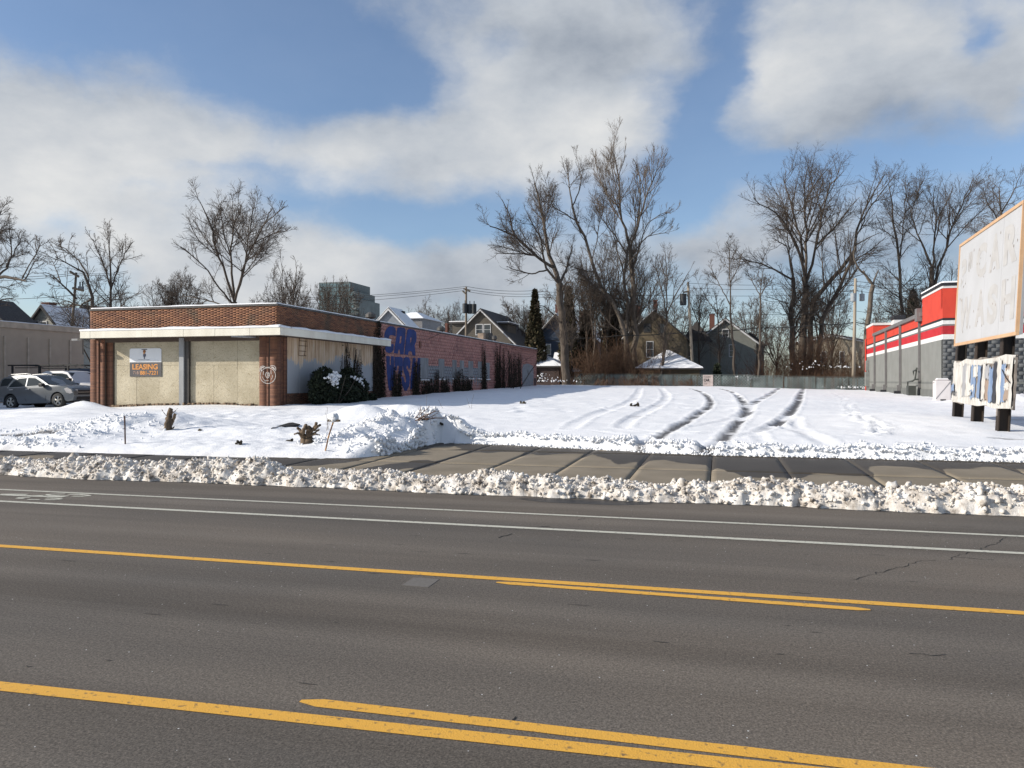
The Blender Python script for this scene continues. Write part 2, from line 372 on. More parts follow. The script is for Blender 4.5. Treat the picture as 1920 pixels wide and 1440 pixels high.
def concrete_mat():
    m = bpy.data.materials.new('sidewalk_concrete'); m.use_nodes = True; nt = m.node_tree; N = nt.nodes; L = nt.links; b = N['Principled BSDF']
    tc = N.new('ShaderNodeTexCoord'); n = N.new('ShaderNodeTexNoise'); n.inputs['Scale'].default_value = 1.4; n.inputs['Detail'].default_value = 8; L.new(tc.outputs['Object'], n.inputs['Vector'])
    r = N.new('ShaderNodeValToRGB'); L.new(n.outputs['Fac'], r.inputs[0]); e = r.color_ramp.elements; e[0].position = .3; e[0].color = (.185, .155, .112, 1); e[1].position = .7; e[1].color = (.25, .21, .155, 1)
    gr = N.new('ShaderNodeTexNoise'); gr.inputs['Scale'].default_value = 70; gr.inputs['Detail'].default_value = 3; L.new(tc.outputs['Object'], gr.inputs['Vector'])
    mg = N.new('ShaderNodeMapRange'); mg.inputs[3].default_value = .82; mg.inputs[4].default_value = 1.16; L.new(gr.outputs['Fac'], mg.inputs[0])
    mm = N.new('ShaderNodeMix'); mm.data_type = 'RGBA'; mm.blend_type = 'MULTIPLY'; mm.inputs[0].default_value = 1; L.new(r.outputs[0], mm.inputs[6]); L.new(mg.outputs[0], mm.inputs[7])
    # melt water spreading over the slabs from the snow edge and along the joints
    at = N.new('ShaderNodeAttribute'); at.attribute_name = 'wet'
    wn = N.new('ShaderNodeTexNoise'); wn.inputs['Scale'].default_value = .75; wn.inputs['Detail'].default_value = 6; wn.inputs['Roughness'].default_value = .45
    mp = N.new('ShaderNodeMapping'); mp.inputs['Scale'].default_value = (1, .8, 1); L.new(tc.outputs['Object'], mp.inputs[0]); L.new(mp.outputs[0], wn.inputs['Vector'])
    ad = N.new('ShaderNodeMath'); ad.operation = 'ADD'; L.new(at.outputs['Fac'], ad.inputs[0]); L.new(wn.outputs['Fac'], ad.inputs[1])
    st = N.new('ShaderNodeMapRange'); st.inputs[1].default_value = .985; st.inputs[2].default_value = 1.015; L.new(ad.outputs[0], st.inputs[0])
    mx = N.new('ShaderNodeMix'); mx.data_type = 'RGBA'; mx.blend_type = 'MULTIPLY'; L.new(st.outputs[0], mx.inputs[0]); L.new(mm.outputs[2], mx.inputs[6]); mx.inputs[7].default_value = (.25, .25, .265, 1)
    L.new(mx.outputs[2], b.inputs['Base Color'])
    rg = N.new('ShaderNodeMapRange'); L.new(st.outputs[0], rg.inputs[0]); rg.inputs[3].default_value = .85; rg.inputs[4].default_value = .6; L.new(rg.outputs[0], b.inputs['Roughness'])
    b.inputs['Specular IOR Level'].default_value = .3
    bp = N.new('ShaderNodeBump'); bp.inputs['Strength'].default_value = .25; bp.inputs['Distance'].default_value = .006; L.new(gr.outputs['Fac'], bp.inputs['Height']); L.new(bp.outputs[0], b.inputs['Normal'])
    return m
M_CONC = concrete_mat()

# ------------------------------------------------------------------ ground sheet, road, markings
def ground():
    us = np.concatenate([[-3000, -1500, -700, -300, -150], np.arange(-90, 91, 6.), [150, 300, 700, 1500, 3000]])
    vs = np.concatenate([[11.95], np.arange(13, 90, 3.), [110, 150, 250, 500, 1000, 2000, 4000]])
    U, Vv = np.meshgrid(us, vs); Z = hbase(U, np.maximum(Vv, 14.3)) - .16
    Z[Vv < 19] = np.minimum(Z[Vv < 19], .05)
    V = np.stack([U, Vv, Z], -1).reshape(-1, 3); nu = len(us)
    i = np.arange(len(vs) - 1)[:, None] * nu + np.arange(nu - 1)[None]; i = i.ravel()
    o = link('ground', np_mesh('ground', V, np.stack([i, i + 1, i + nu + 1, i + nu], 1), True)); o.data.materials.append(M_SNOW); tag(o, kind='structure')
ground()
road = MB().add([(-3000, -3000, 0), (3000, -3000, 0), (3000, 12.1, 0), (-3000, 12.1, 0)], [(0, 1, 2, 3)]).obj('road', M_ASPH); tag(road, kind='structure')
def flat(name, pts, width, m, parent, z=.004):
    V, Fs = ribbon(pts, width); return MB().add([(p.x, p.y, z) for p in V], Fs).obj(name, m, parent)
def road_line(name, x0, y0, x1, y1, width, m, ext0=0, ext1=0, tips=False):
    a = Gz(x0, y0); b = Gz(x1, y1); vm = (a.y + b.y) / 2
    n = 60; us = np.linspace(a.x - ext0, b.x + ext1, n); jit = lambda: random.uniform(-.006, .006)
    wd = [width + jit() for _ in us]
    if tips: us = np.concatenate([[us[0] - .12], us, [us[-1] + .1]]); wd = [.03] + wd + [.03]
    return flat(name, [(q, vm + (b.y - a.y) * ((q - a.x) / (b.x - a.x) - .5) + jit() * .4) for q in us], wd, m, road)
road_line('yellow_line', 0, 1024, 1920, 1150, .108, M_YEL, 40, 40)
road_line('yellow_line', 955, 1094, 1606, 1142, .092, M_YEL, tips=True)
road_line('yellow_line', 0, 1287, 1370, 1433, .112, M_YEL, 40, 40)
road_line('yellow_line', 600, 1319, 1640, 1438, .102, M_YEL, 0, 14, tips=True)
road_line('white_line', 0, 940, 1920, 1038, .105, M_WHT, 40, 40)
road_line('white_line', 0, 918, 1920, 1006, .085, M_WHT, 40, 40)
def bike_symbol():
    sc = 260 / 1920; t = lambda p: Gz(p[0] * sc, 860 + p[1] * sc)
    strokes = [([(635, 500), (700, 495), (900, 492)], .06), ([(640, 502), (700, 512), (820, 520), (950, 520)], .07),
               ([(950, 496), (1110, 500), (1200, 508), (1240, 517), (1150, 524), (1000, 523)], .07),
               ([(330, 556), (240, 550), (260, 542), (420, 540)], .07), ([(380, 569), (550, 571)], .06), ([(620, 573), (760, 573), (850, 564), (780, 553), (640, 549)], .07),
               ([(0, 497), (180, 496), (375, 500)], .08), ([(20, 503), (200, 512), (500, 524), (700, 530), (885, 535)], .10), ([(200, 518), (420, 520), (600, 513)], .06)]
    mb = MB()
    for pts, wd in strokes:
        q = [t(p) for p in pts]; V, Fs = ribbon(q, wd); mb.add([(p.x, p.y, .0045 + .0006 * len(mb.v) / 20) for p in V], Fs)
    mb.obj('bicycle_symbol', M_WHT, road)
bike_symbol()
def cracks():
    def crack(px, wd=.007):
        pts = []
        for (a, b) in zip(px[:-1], px[1:]):
            p, q = Gz(*a), Gz(*b); n = max(3, int((q - p).length / .07))
            for i in range(n): pts.append(p.lerp(q, i / n) + Vector((random.uniform(-.02, .02), random.uniform(-.03, .03), 0)))
        flat('road_crack', [(p.x, p.y) for p in pts], [wd * random.uniform(.5, 1.4) for _ in pts], M_CRACK, road, .003)
    crack([(1600, 1088), (1660, 1070), (1720, 1054), (1760, 1048)]); crack([(1775, 1050), (1800, 1040), (1870, 1020), (1885, 1005)]); crack([(1795, 1046), (1880, 1052)], .01)
    crack([(1010, 989), (1040, 985)], .02); crack([(1085, 975), (1105, 971)], .015); crack([(935, 1008), (968, 1000)], .02)
    crack([(960, 1348), (962, 1366)], .012); crack([(1700, 1225), (1800, 1230)], .008)
    # short dark scuffs left by tyres and plough along the lanes
    for i in range(46):
        x = random.uniform(0, 1920); y = random.choice([random.uniform(975, 1100), random.uniform(990, 1060), random.uniform(1110, 1330)])
        p = Gz(x, y); l = random.uniform(.04, .2); flat('road_crack', [(p.x - l / 2, p.y), (p.x, p.y + random.uniform(-.01, .01)), (p.x + l / 2, p.y)], [.004, random.uniform(.008, .018), .004], mat('scuff', (.05, .046, .042), .9), road, .0026)
cracks()
p = Gz(788, 1092); MB().box(p.x - .12, p.x + .13, p.y - .14, p.y + .14, -.02, .003).obj('utility_patch', mat('patch', (.15, .14, .128), .9, (.125, .115, .105), 30), road)
wp = Gz(1090, 941); pts = [(wp.x + .95 * math.cos(a) * (1 + .18 * math.sin(3 * a)), wp.y + .23 * math.sin(a) * (1 + .2 * math.cos(2 * a))) for a in np.linspace(0, 2 * math.pi, 40)[:-1]]
MB().add([(a, b, .0022) for a, b in pts], [tuple(range(39))]).obj('wet_spot', mat('wet_asphalt', (.034, .033, .034), .5, (.045, .043, .042), 20, spec=.2), road)

we = np.linspace(-20, 10, 220); wl = 11.62 + .13 * fbm(we * .9, we * 0, 81, 3) - .06 - .07 * np.abs(fbm(we * 2.2, we * 0 + 8, 91, 3)); MB().add([(a, 11.9, .0016) for a in we] + [(a, b, .0016) for a, b in zip(we, wl)], [(i + 220, i + 221, i + 1, i) for i in range(219)]).obj('melt_strip', mat('wet_asphalt'), road)
# ------------------------------------------------------------------ kerb and pavement slabs
kerb = MB().box(-200, 200, 11.98, 12.13, -.05, .15).obj('kerb', mat('kerb_stone', (.3, .28, .25), .85, (.2, .19, .17), 4), bevel=.012); tag(kerb, kind='structure')
VB_U = np.array([-60, -9.0, -7.5, -7.1, -7.0, -4.7, -1.0, 0, 4.7, 14, 60]); VB_V = np.array([14.45, 14.45, 14.6, 15.2, 18.7, 18.35, 17.35, 17.15, 17.3, 17.3, 17.3])
def slabz(v): return .15 + .008 * (np.asarray(v) - 12.13)
def sidewalk():
    sw = MB().box(-200, 200, 12.14, 19.4, -.1, .10).obj('sidewalk', mat('joint_dirt', (.05, .045, .04), .95)); tag(sw, kind='structure')
    js = [-.12 + 1.325 * k for k in range(-14, 9)]
    rows = [12.14, 14.42, 17.0, 19.38]
    for i in range(len(js) - 1):
        for j in range(3):
            if j > 0 and js[i] < -9.5: continue
            u0, u1 = js[i] + .007, js[i + 1] - .007; v0, v1 = rows[j] + .005, rows[j + 1] - .005
            n, k = 14, 14; us = np.linspace(u0, u1, n); vs = np.linspace(v0, v1, k); U, Vv = np.meshgrid(us, vs)
            tl = random.uniform(-.004, .004)
            Z = slabz(Vv) + tl + .002 * (U - u0); edge = np.minimum(np.minimum(U - u0, u1 - U), np.minimum(Vv - v0, v1 - Vv)); Z = Z - .01 * (edge < 1e-6)
            V = np.stack([U, Vv, Z], -1).reshape(-1, 3); ii = (np.arange(k - 1)[:, None] * n + np.arange(n - 1)[None]).ravel()
            Fq = np.stack([ii, ii + 1, ii + n + 1, ii + n], 1)
            rim = np.concatenate([np.arange(n), np.arange(1, k) * n + n - 1, (k - 1) * n + np.arange(n - 2, -1, -1), np.arange(k - 2, 0, -1) * n])
            b = len(V); V = np.concatenate([V, np.c_[V[rim, :2], np.full(len(rim), .08)]]); m = len(rim); a = np.arange(m)
            Fs = np.stack([rim[a], b + a, b + (a + 1) % m, rim[(a + 1) % m]], 1)
            me = np_mesh('slab', V, [Fq, Fs]); 
            jd = np.minimum(np.abs(V[:, 0] - js[i]), np.abs(js[i + 1] - V[:, 0]))
            back = np.interp(V[:, 0], VB_U, VB_V) - V[:, 1]
            wet = .62 * np.exp(-np.maximum(back - .7, 0) / 1.1) + .33 * np.exp(-jd / .04) + .15 * np.exp(-((V[:, 1] - 17.0) / .05) ** 2)
            for (px, py, rr, amt) in ((1160, 868, .45, .5), (1330, 860, .7, .38), (1415, 880, .75, .62), (1560, 875, .75, .6), (1490, 890, .2, .4), (740, 873, .9, .5), (900, 845, .8, .35), (330, 853, .9, .5), (200, 850, .8, .5), (1720, 862, 1., .35), (600, 866, .4, .4), (1010, 850, .5, .3)):
                q = Gz(px, py, .18); wet = wet + amt * np.exp(-(((V[:, 0] - q.x) / rr) ** 2 + ((V[:, 1] - q.y) / (rr * 2.0)) ** 2))
            at = me.attributes.new('wet', 'FLOAT', 'POINT'); at.data.foreach_set('value', wet.astype(np.float32))
            me.materials.append(M_CONC); link('slab', me, sw)
sidewalk()

# ------------------------------------------------------------------ snow on the lot: one sheet with mounds, tyre tracks, footprints
TR = [  # pixel polylines of wheel tracks: points, width, depth, bareness
    ([(1200,729),(1190,749),(1156,765),(1101,786),(1065,807)], .42, .05, .18),
    ([(1239,729),(1250,744),(1229,765),(1182,789),(1167,804)], .42, .06, .30),
    ([(1295,730),(1312,735),(1328,747),(1331,762),(1299,786),(1252,812),(1226,830),(1187,846)], .29, .08, .8),
    ([(1350,730),(1370,735),(1388,749),(1398,765),(1393,783),(1370,812),(1346,835),(1315,851)], .30, .08, .85),
    ([(1461,729),(1442,742),(1413,758),(1403,777),(1391,790)], .34, .07, .75),
    ([(1507,729),(1501,742),(1495,758),(1480,779),(1463,795),(1452,801)], .34, .07, .8),
    ([(1463,795),(1440,806),(1415,815),(1385,821)], .3, .05, .22),
    ([(1403,770),(1380,785),(1340,797),(1290,805)], .3, .04, .1), ([(1490,786),(1495,804),(1524,820),(1576,843)], .3, .04, .12),
    ([(1065,807),(1109,810),(1174,817),(1250,817)], .3, .035, .0), ([(1167,804),(1200,808),(1240,812),(1300,814)], .3, .035, .0),
    ([(1460,800),(1500,815),(1548,838)], .3, .04, .1), ([(1420,815),(1430,830),(1438,846)], .3, .04, .1)]
MOUNDS = [  # px of base point, radius u, radius v, height, roughness, dirt
    (285, 806, 1.4, 1.0, .26, .3, 0), (335, 802, 1.2, .8, .18, .2, 0), (190, 810, 1.6, .6, .2, 1, .1), (120, 822, 1.4, .5, .17, 1, .1), (420, 800, 1.0, .6, .10, .5, 0), (40, 838, 1.2, .5, .16, 1, .1),
    (470, 815, 2.5, 1.0, .12, .6, 0), (680, 790, 1.15, .8, .42, .1, 0), (755, 782, 1.25, .5, .36, .1, 0),
    (690, 832, .9, .8, .24, 1, .08), (735, 824, 1.0, .8, .26, 1, .05), (790, 817, 1.1, .7, .26, 1, .04), (835, 818, .9, .6, .16, 1, 0), (640, 840, .9, .5, .10, 1, .1), (705, 846, .5, .6, .26, 1, .05),
    (40, 784, 3.0, .8, .08, .5, 0), (95, 778, 2.0, .7, .13, .5, 0), (135, 774, 1.6, .6, .17, .5, 0), (166, 772, .9, .5, .2, .5, 0),
    (1500, 722, 3.2, 1.4, .5, .5, 0), (1430, 724, 2.5, 1.2, .3, .5, 0), (1565, 722, 3, 1.2, .3, .4, 0), (1060, 722, 4, 1.5, .15, .3, 0), (1200, 724, 5, 1.4, .12, .3, 0), (1300, 724, 5, 1.2, .15, .3, 0),
    (1740, 800, 3.0, 2.0, .08, .1, 0), (1640, 780, 3.0, 3.0, .05, .1, 0), (1900, 760, 2.5, 1.5, .4, .4, 0)]
def seg_dist(U, V, pts):
    best = np.full(U.shape, 1e9)
    for a, b in zip(pts[:-1], pts[1:]):
        d = np.array([b.x - a.x, b.y - a.y]); l2 = d @ d + 1e-9
        t = np.clip(((U - a.x) * d[0] + (V - a.y) * d[1]) / l2, 0, 1)
        best = np.minimum(best, np.hypot(U - a.x - t * d[0], V - a.y - t * d[1]))
    return best
def smooth_poly(pts, n=6):
    out = []; k = len(pts)
    for i in range(k - 1):
        p0, p1, p2, p3 = pts[max(i - 1, 0)], pts[i], pts[i + 1], pts[min(i + 2, k - 1)]
        for j in range(n):
            t = j / n; out.append(.5 * ((2 * p1) + (p2 - p0) * t + (2 * p0 - 5 * p1 + 4 * p2 - p3) * t * t + (3 * p1 - p0 - 3 * p2 + p3) * t ** 3))
    return out + [pts[-1]]
def vback(u): return np.interp(u, VB_U, VB_V) + .10 * fbm(np.asarray(u) * 1.3, np.asarray(u) * 0 + 3.3, 5, 4) + .07 * fbm(np.asarray(u) * 5.5, np.asarray(u) * 0 + 1.3, 6, 3)
def snow_h(U, V):
    """snow surface height above datum, plus bareness and dirt"""
    base = hbase(U, V); edge = V - vback(U)
    left = np.clip((-6.9 - U) / .6, 0, 1)
    s = .05 + .05 * fbm(U * .35, V * .35, 21, 3) + .025 * fbm(U * 1.1, V * .9, 22, 4)
    lumpy = .05 * np.abs(fbm(U * 2.2, V * 2.4, 23, 4)) + .03 * fbm(U * 5, V * 5, 29, 3)
    s = s + lumpy * (left * (V < 24)) + .012 * fbm(U * 3.5, V * 3.5, 24, 3)
    rut = np.clip((-9 - U) / 3, 0, 1) * np.clip((V - 21) / 2, 0, 1); s = s + rut * .03 * fbm(U * .7, V * 3.0, 41, 4)
    bare = np.zeros_like(U); dirt = np.zeros_like(U); LUMP = .7 * lumps(U, V, .34, 11) + .5 * lumps(U, V, .2, 12)
    for (x, y, ru, rv, h, rough, dr) in MOUNDS:
        c = G(x, y); d2 = ((U - c.x) / ru) ** 2 + ((V - c.y) / rv) ** 2
        g = np.exp(-d2 ** 1.2 * 1.1); n = 1 + rough * (.7 * fbm(U * 1.9, V * 1.9, 31, 4, .6) + .5 * LUMP - .2)
        s = s + h * g * n; dirt = np.maximum(dirt, dr * (g > .2) * g)
    # plough berm along the pavement
    berm = np.exp(-((edge - .25) / .25) ** 2); right = np.clip((U + 6.9) / .5, 0, 1)
    s = s + right * berm * (.05 + .11 * LUMP * (.4 + 1.1 * vnoise(U * 1.7, V * 1.7, 36))) + left * berm * .04
    # the cut face of the pile beside the driveway
    for (px, wd, dp, br) in TR:
        pts = smooth_poly([G(*q) for q in px], 5); d = seg_dist(U, V, pts) + .06 * fbm(U * 1.2, V * 1.2, 51, 3)
        tr = np.clip((wd / 2 + .07 - d) / .15, 0, 1); rid = np.exp(-((d - wd / 2 - .07) / .055) ** 2)
        s = s * (1 - tr * min(.8, dp * 11)) + rid * (.010 + .23 * dp + .025 * fbm(U * 3, V * 3, 52, 3)) * (1 - tr)
        if br: 
            k = np.clip(tr * 1.2 - .2, 0, 1) * np.clip((fbm(U * .55 + 5, V * .55, 53, 3) + br * 1.15 - .62 + .3 * fbm(U * 3, V * 3, 54, 2)) * 4, 0, 1) * min(1, br * 1.3)
            bare = np.maximum(bare, k)
    # footprints
    fp = [(1550,736),(1566,742),(1587,755),(1589,770),(1607,786),(1628,796),(1649,807),(1640,820)]
    path = smooth_poly([G(*q) for q in fp], 9); rr = random.Random(3)
    for q in path:
        cx, cy = q.x + rr.uniform(-.16, .16), q.y + rr.uniform(-.1, .1); d2 = ((U - cx) / .13) ** 2 + ((V - cy) / .17) ** 2
        s = s - .075 * np.exp(-d2 ** 1.5) + .03 * np.exp(-((np.sqrt(d2) - 1.5) / .5) ** 2)
    rr = random.Random(9)
    for k in range(160):
        c = G(rr.uniform(960, 1420), rr.uniform(745, 775)) if k < 90 else G(rr.uniform(0, 560), rr.uniform(768, 790))
        d2 = ((U - c.x) / rr.uniform(.12, .3)) ** 2 + ((V - c.y) / rr.uniform(.12, .25)) ** 2; s = s + rr.choice([-.05, .05, -.06]) * np.exp(-d2)
    # edge: falls away to the pavement, toe of the pile
    fall = np.clip(edge / (.12 + .5 * left), 0, 1); fall = fall ** (.5 + .15 * left)
    wall = np.clip((-6.95 - U + .12 * fbm(V * 2, U * 2, 61, 3)) / .10, 0, 1); inpile = (U < -6.4) & (V < 18.5)
    f2 = np.where((U < -6.5) & (V < 18.7), np.maximum(wall * fall, 0), fall)
    Z = base + np.maximum(s, -.02)
    sz = slabz(V)
    Z = np.where(f2 > 0, (sz - .06) * (1 - f2) + Z * f2, sz - .12)
    # bare strip of drive at far left and by the sign
    for (x, y, ru, rv) in ((30, 822, 1.6, .2), (110, 817, 1.2, .06), (1800, 842, 1.0, .07), (1716, 834, .35, .03), (1905, 826, .6, .2)):
        c = G(x, y); d2 = ((U - c.x) / ru) ** 2 + ((V - c.y) / rv) ** 2 + .5 * fbm(U * 2, V * 4, 71, 3); k = np.clip((1.1 - d2) * 3, 0, 1)
        bare = np.maximum(bare, k * .95); Z = Z - .05 * k
    far = Gz(1900, 790, .5); d2 = ((U - far.x - 1.5) / 2.6) ** 2 + ((V - far.y) / 2.2) ** 2
    k = np.clip((1 - d2) * 2, 0, 1) * np.clip(.35 + .8 * fbm(U * 2.5, V * 2.5, 73, 4), 0, 1); bare = np.maximum(bare, k * .6)
    dirt = np.maximum(dirt, np.clip(1 - edge / .35, 0, 1) * left * .45 * np.clip(fbm(U * 2, V * 2, 74, 3) + .6, 0, 1))
    return Z, bare, dirt
def snow_lot():
    us = np.concatenate([np.arange(-60, -18, .4), np.arange(-18, 13, .098), np.arange(13, 42, .4)])
    vs = np.concatenate([np.arange(14.1, 21, .075), np.arange(21, 34, .125), np.arange(34, 50, .2), np.arange(50, 79, .33)])
    U, V = np.meshgrid(us, vs); Z, bare, dirt = snow_h(U, V)
    nu = len(us); X = np.stack([U, V, Z], -1).reshape(-1, 3)
    i = (np.arange(len(vs) - 1)[:, None] * nu + np.arange(nu - 1)[None]).ravel()
    me = np_mesh('snow_cover', X, np.stack([i, i + 1, i + nu + 1, i + nu], 1), True)
    for nm, a in (('bare', bare), ('dirt', dirt)):
        at = me.attributes.new(nm, 'FLOAT', 'POINT'); at.data.foreach_set('value', a.ravel().astype(np.float32))
    me.materials.append(M_LOT); o = link('snow_covered_lot', me); tag(o, kind='structure')
    return us, vs, Z
SU, SV, SZ = snow_lot()
def zs(u, v):
    i = int(np.clip(np.searchsorted(SU, u), 1, len(SU) - 1)); j = int(np.clip(np.searchsorted(SV, v), 1, len(SV) - 1)); return float(SZ[j, i])
def GS(x, y):
    """pixel to snow surface"""
    lo, hi = 8.0, 120.0; p = G(x, y)
    for k in np.linspace(13, 110, 1200):
        q = P(x, y, float(k))
        if q.y > 14.2 and q.z < zs(q.x, q.y): return q
    return p

# chunky ploughed snow
def ico(sub):
    bm = bmesh.new(); bmesh.ops.create_icosphere(bm, subdivisions=sub, radius=1); bm.verts.ensure_lookup_table()
    V = np.array([v.co[:] for v in bm.verts]); Fc = np.array([[v.index for v in f.verts] for f in bm.faces]); bm.free(); return V, Fc
ICO1, ICO2 = ico(1), ico(2)
def chunks(name, pos, size, m, label=None, sub=1, seed=1, parent=None):
    rng = np.random.default_rng(seed); V0, F0 = ICO1 if sub == 1 else ICO2; n = len(pos)
    A = rng.normal(size=(n, 3, 3)); Q, _ = np.linalg.qr(A)
    sc = np.asarray(size)[:, None] * rng.uniform(.65, 1.3, (n, 3))
    V = V0[None] * (1 + rng.uniform(-.42, .28, (n, len(V0), 1))); V = V * sc[:, None, :]
    V = np.einsum('nij,nkj->nki', Q, V) + np.asarray(pos)[:, None, :]
    Fc = (F0[None] + (np.arange(n) * len(V0))[:, None, None]).reshape(-1, 3)
    me = np_mesh(name, V.reshape(-1, 3), Fc, False); me.materials.append(m); o = link(name, me, parent); return o
def snowbank():
    us = np.arange(-20, 10, .034); vs = np.arange(11.45, 12.75, .031); U, V = np.meshgrid(us, vs)
    lo = 11.62 + .13 * fbm(U * .9, U * 0, 81, 3) + .09 * fbm(U * 7, V * 7, 92, 3); hi = 12.52 + .14 * fbm(U * .9, U * 0 + 9, 82, 3) - .1 * (U > -3)
    t = np.clip((V - lo) / (hi - lo), 0, 1); prof = np.sin(np.pi * t) ** .75
    h = (.24 + .14 * fbm(U * .9, U * 0 + 4, 83, 3)) * prof
    h = h * (1 + .35 * fbm(U * 3.5, V * 3.5, 84, 3, .6)) + (.07 * lumps(U, V, .19, 3) * (.3 + .9 * vnoise(U * 2.3, V * 2.3, 88)) + .07 * lumps(U, V, .10, 4) * (.3 + .9 * vnoise(U * 5, V * 5, 89)) - .04) * np.clip(prof * 2.5, 0, 1)
    Z = np.where(prof > .02, np.maximum(h, .0), -.05)
    nu = len(us); X = np.stack([U, V, Z], -1).reshape(-1, 3); i = (np.arange(len(vs) - 1)[:, None] * nu + np.arange(nu - 1)[None]).ravel()
    me = np_mesh('snowbank', X, np.stack([i, i + 1, i + nu + 1, i + nu], 1), True); me.materials.append(M_DIRTY)
    o = link('plowed_snowbank', me); tag(o, 'dirty lumpy bank of ploughed snow along the kerb', 'snowbank', kind='stuff')
    rng = np.random.default_rng(5); n = 12500
    j = rng.integers(0, len(vs), n * 3); k = np.where(rng.random(n * 3) < .9, rng.integers(int(3 / .034), int(27 / .034), n * 3), rng.integers(0, nu, n * 3)); ok = prof[j, k] > .06; j, k = j[ok][:n], k[ok][:n]
    pos = np.stack([U[j, k] + rng.uniform(-.03, .03, len(j)), V[j, k] + rng.uniform(-.03, .03, len(j)), Z[j, k] + rng.uniform(-.012, .018, len(j))], 1)
    size = .012 + .034 * rng.random(len(j)) ** 2.8
    chunks('snow_lumps', pos, size, M_DIRTY, seed=6, parent=o).__setitem__('kind', 'stuff')
    n2 = 200; k = rng.integers(0, nu, n2); j = rng.integers(3, len(vs) - 3, n2); ok = prof[j, k] > .3
    pos = np.stack([U[j, k], V[j, k], Z[j, k] + .02], 1)[ok]; chunks('ice_lumps', pos, .035 + .05 * rng.random(len(pos)) ** 2.5, M_DIRTY, sub=2, seed=8, parent=o).__setitem__('kind', 'stuff')
    # lumps along the berm at the back of the pavement and on the rough piles
    us = rng.uniform(-6.8, 14, 3600); e = np.where(rng.random(len(us)) < .5, rng.uniform(-.02, .12, len(us)), np.abs(rng.normal(.2, .2, len(us)))); vv = vback(us) + e
    pos = [(a, b, zs(a, b) + rng.uniform(-.02, .02) - (.3 if zs(a, b) - zat(a, b) < .07 else 0)) for a, b in zip(us, vv)]; sz = .012 + .034 * rng.random(len(us)) ** 2.8
    ut = rng.uniform(-6.7, 13, 2600); et = rng.uniform(-.07, .16, 2600); pos += [(a, b, .19 + max(0, e_ + .05) * rng.uniform(.2, .8)) for a, b, e_ in zip(ut, vback(ut) + et, et)]; sz = np.concatenate([sz, .012 + .03 * rng.random(2600) ** 2.4])
    for (x, y, ru, rv, h, rough, dr) in MOUNDS:
        if rough < .9: continue
        c = G(x, y); m = int(420 * ru * rv)
        a = c.x + rng.normal(0, .62 * ru, m); b = c.y + rng.normal(0, .62 * rv, m); q = (a < -6.9) & (b > 14.6)
        pos += [(x_, y_, zs(x_, y_) + rng.uniform(-.02, .03)) for x_, y_ in zip(a[q], b[q])]; sz = np.concatenate([sz, .014 + .042 * rng.random(q.sum()) ** 2.6])
    # cut face beside the driveway
    for a in range(900):
        y_ = rng.uniform(15.2, 18.6); top = zs(-7.25, y_); z_ = rng.uniform(.18, top); pos.append((-7.02 + rng.normal(0, .04) - .25 * (z_ - .18), y_, z_)); sz = np.append(sz, .02 + .04 * rng.random() ** 2)
    o2 = chunks('snow_clods', np.array(pos), sz, M_SNOW, seed=9); tag(o2, 'loose white clods along the snow edge behind the pavement', 'snow', kind='stuff')
snowbank()
# ------------------------------------------------------------------ the closed brick car wash
M_MORT = mat('mortar', (.10, .075, .06), .95)
def brick_mat(name, c1, c2, stain):
    m = bpy.data.materials.new(name); m.use_nodes = True; nt = m.node_tree; N = nt.nodes; L = nt.links; b = N['Principled BSDF']; b.inputs['Roughness'].default_value = .8
    ge = N.new('ShaderNodeNewGeometry'); r = N.new('ShaderNodeValToRGB'); L.new(ge.outputs['Random Per Island'], r.inputs[0]); e = r.color_ramp.elements
    e[0].color = (*c1, 1); e[1].color = (*c2, 1); q = e.new(.35); q.color = (*(0.65 * a + .35 * bb for a, bb in zip(c1, c2)), 1); q = e.new(.93); q.color = (*c2, 1); e[-1].color = (c2[0] * .55, c2[1] * .5, c2[2] * .5, 1)
    tc = N.new('ShaderNodeTexCoord'); n = N.new('ShaderNodeTexNoise'); n.inputs['Scale'].default_value = 1.1; n.inputs['Detail'].default_value = 5; L.new(tc.outputs['Object'], n.inputs['Vector'])
    mr = N.new('ShaderNodeMapRange'); mr.inputs[1].default_value = .52; mr.inputs[2].default_value = .72; mr.inputs[4].default_value = stain; L.new(n.outputs['Fac'], mr.inputs[0])
    mx = N.new('ShaderNodeMix'); mx.data_type = 'RGBA'; L.new(mr.outputs[0], mx.inputs[0]); L.new(r.outputs[0], mx.inputs[6]); mx.inputs[7].default_value = (.075, .06, .04, 1)
    L.new(mx.outputs[2], b.inputs['Base Color']); return m
M_BRICK = brick_mat('roman_brick', (.27, .12, .058), (.145, .06, .034), .85)
M_BRICK2 = brick_mat('pier_brick', (.20, .088, .048), (.115, .05, .032), .35)
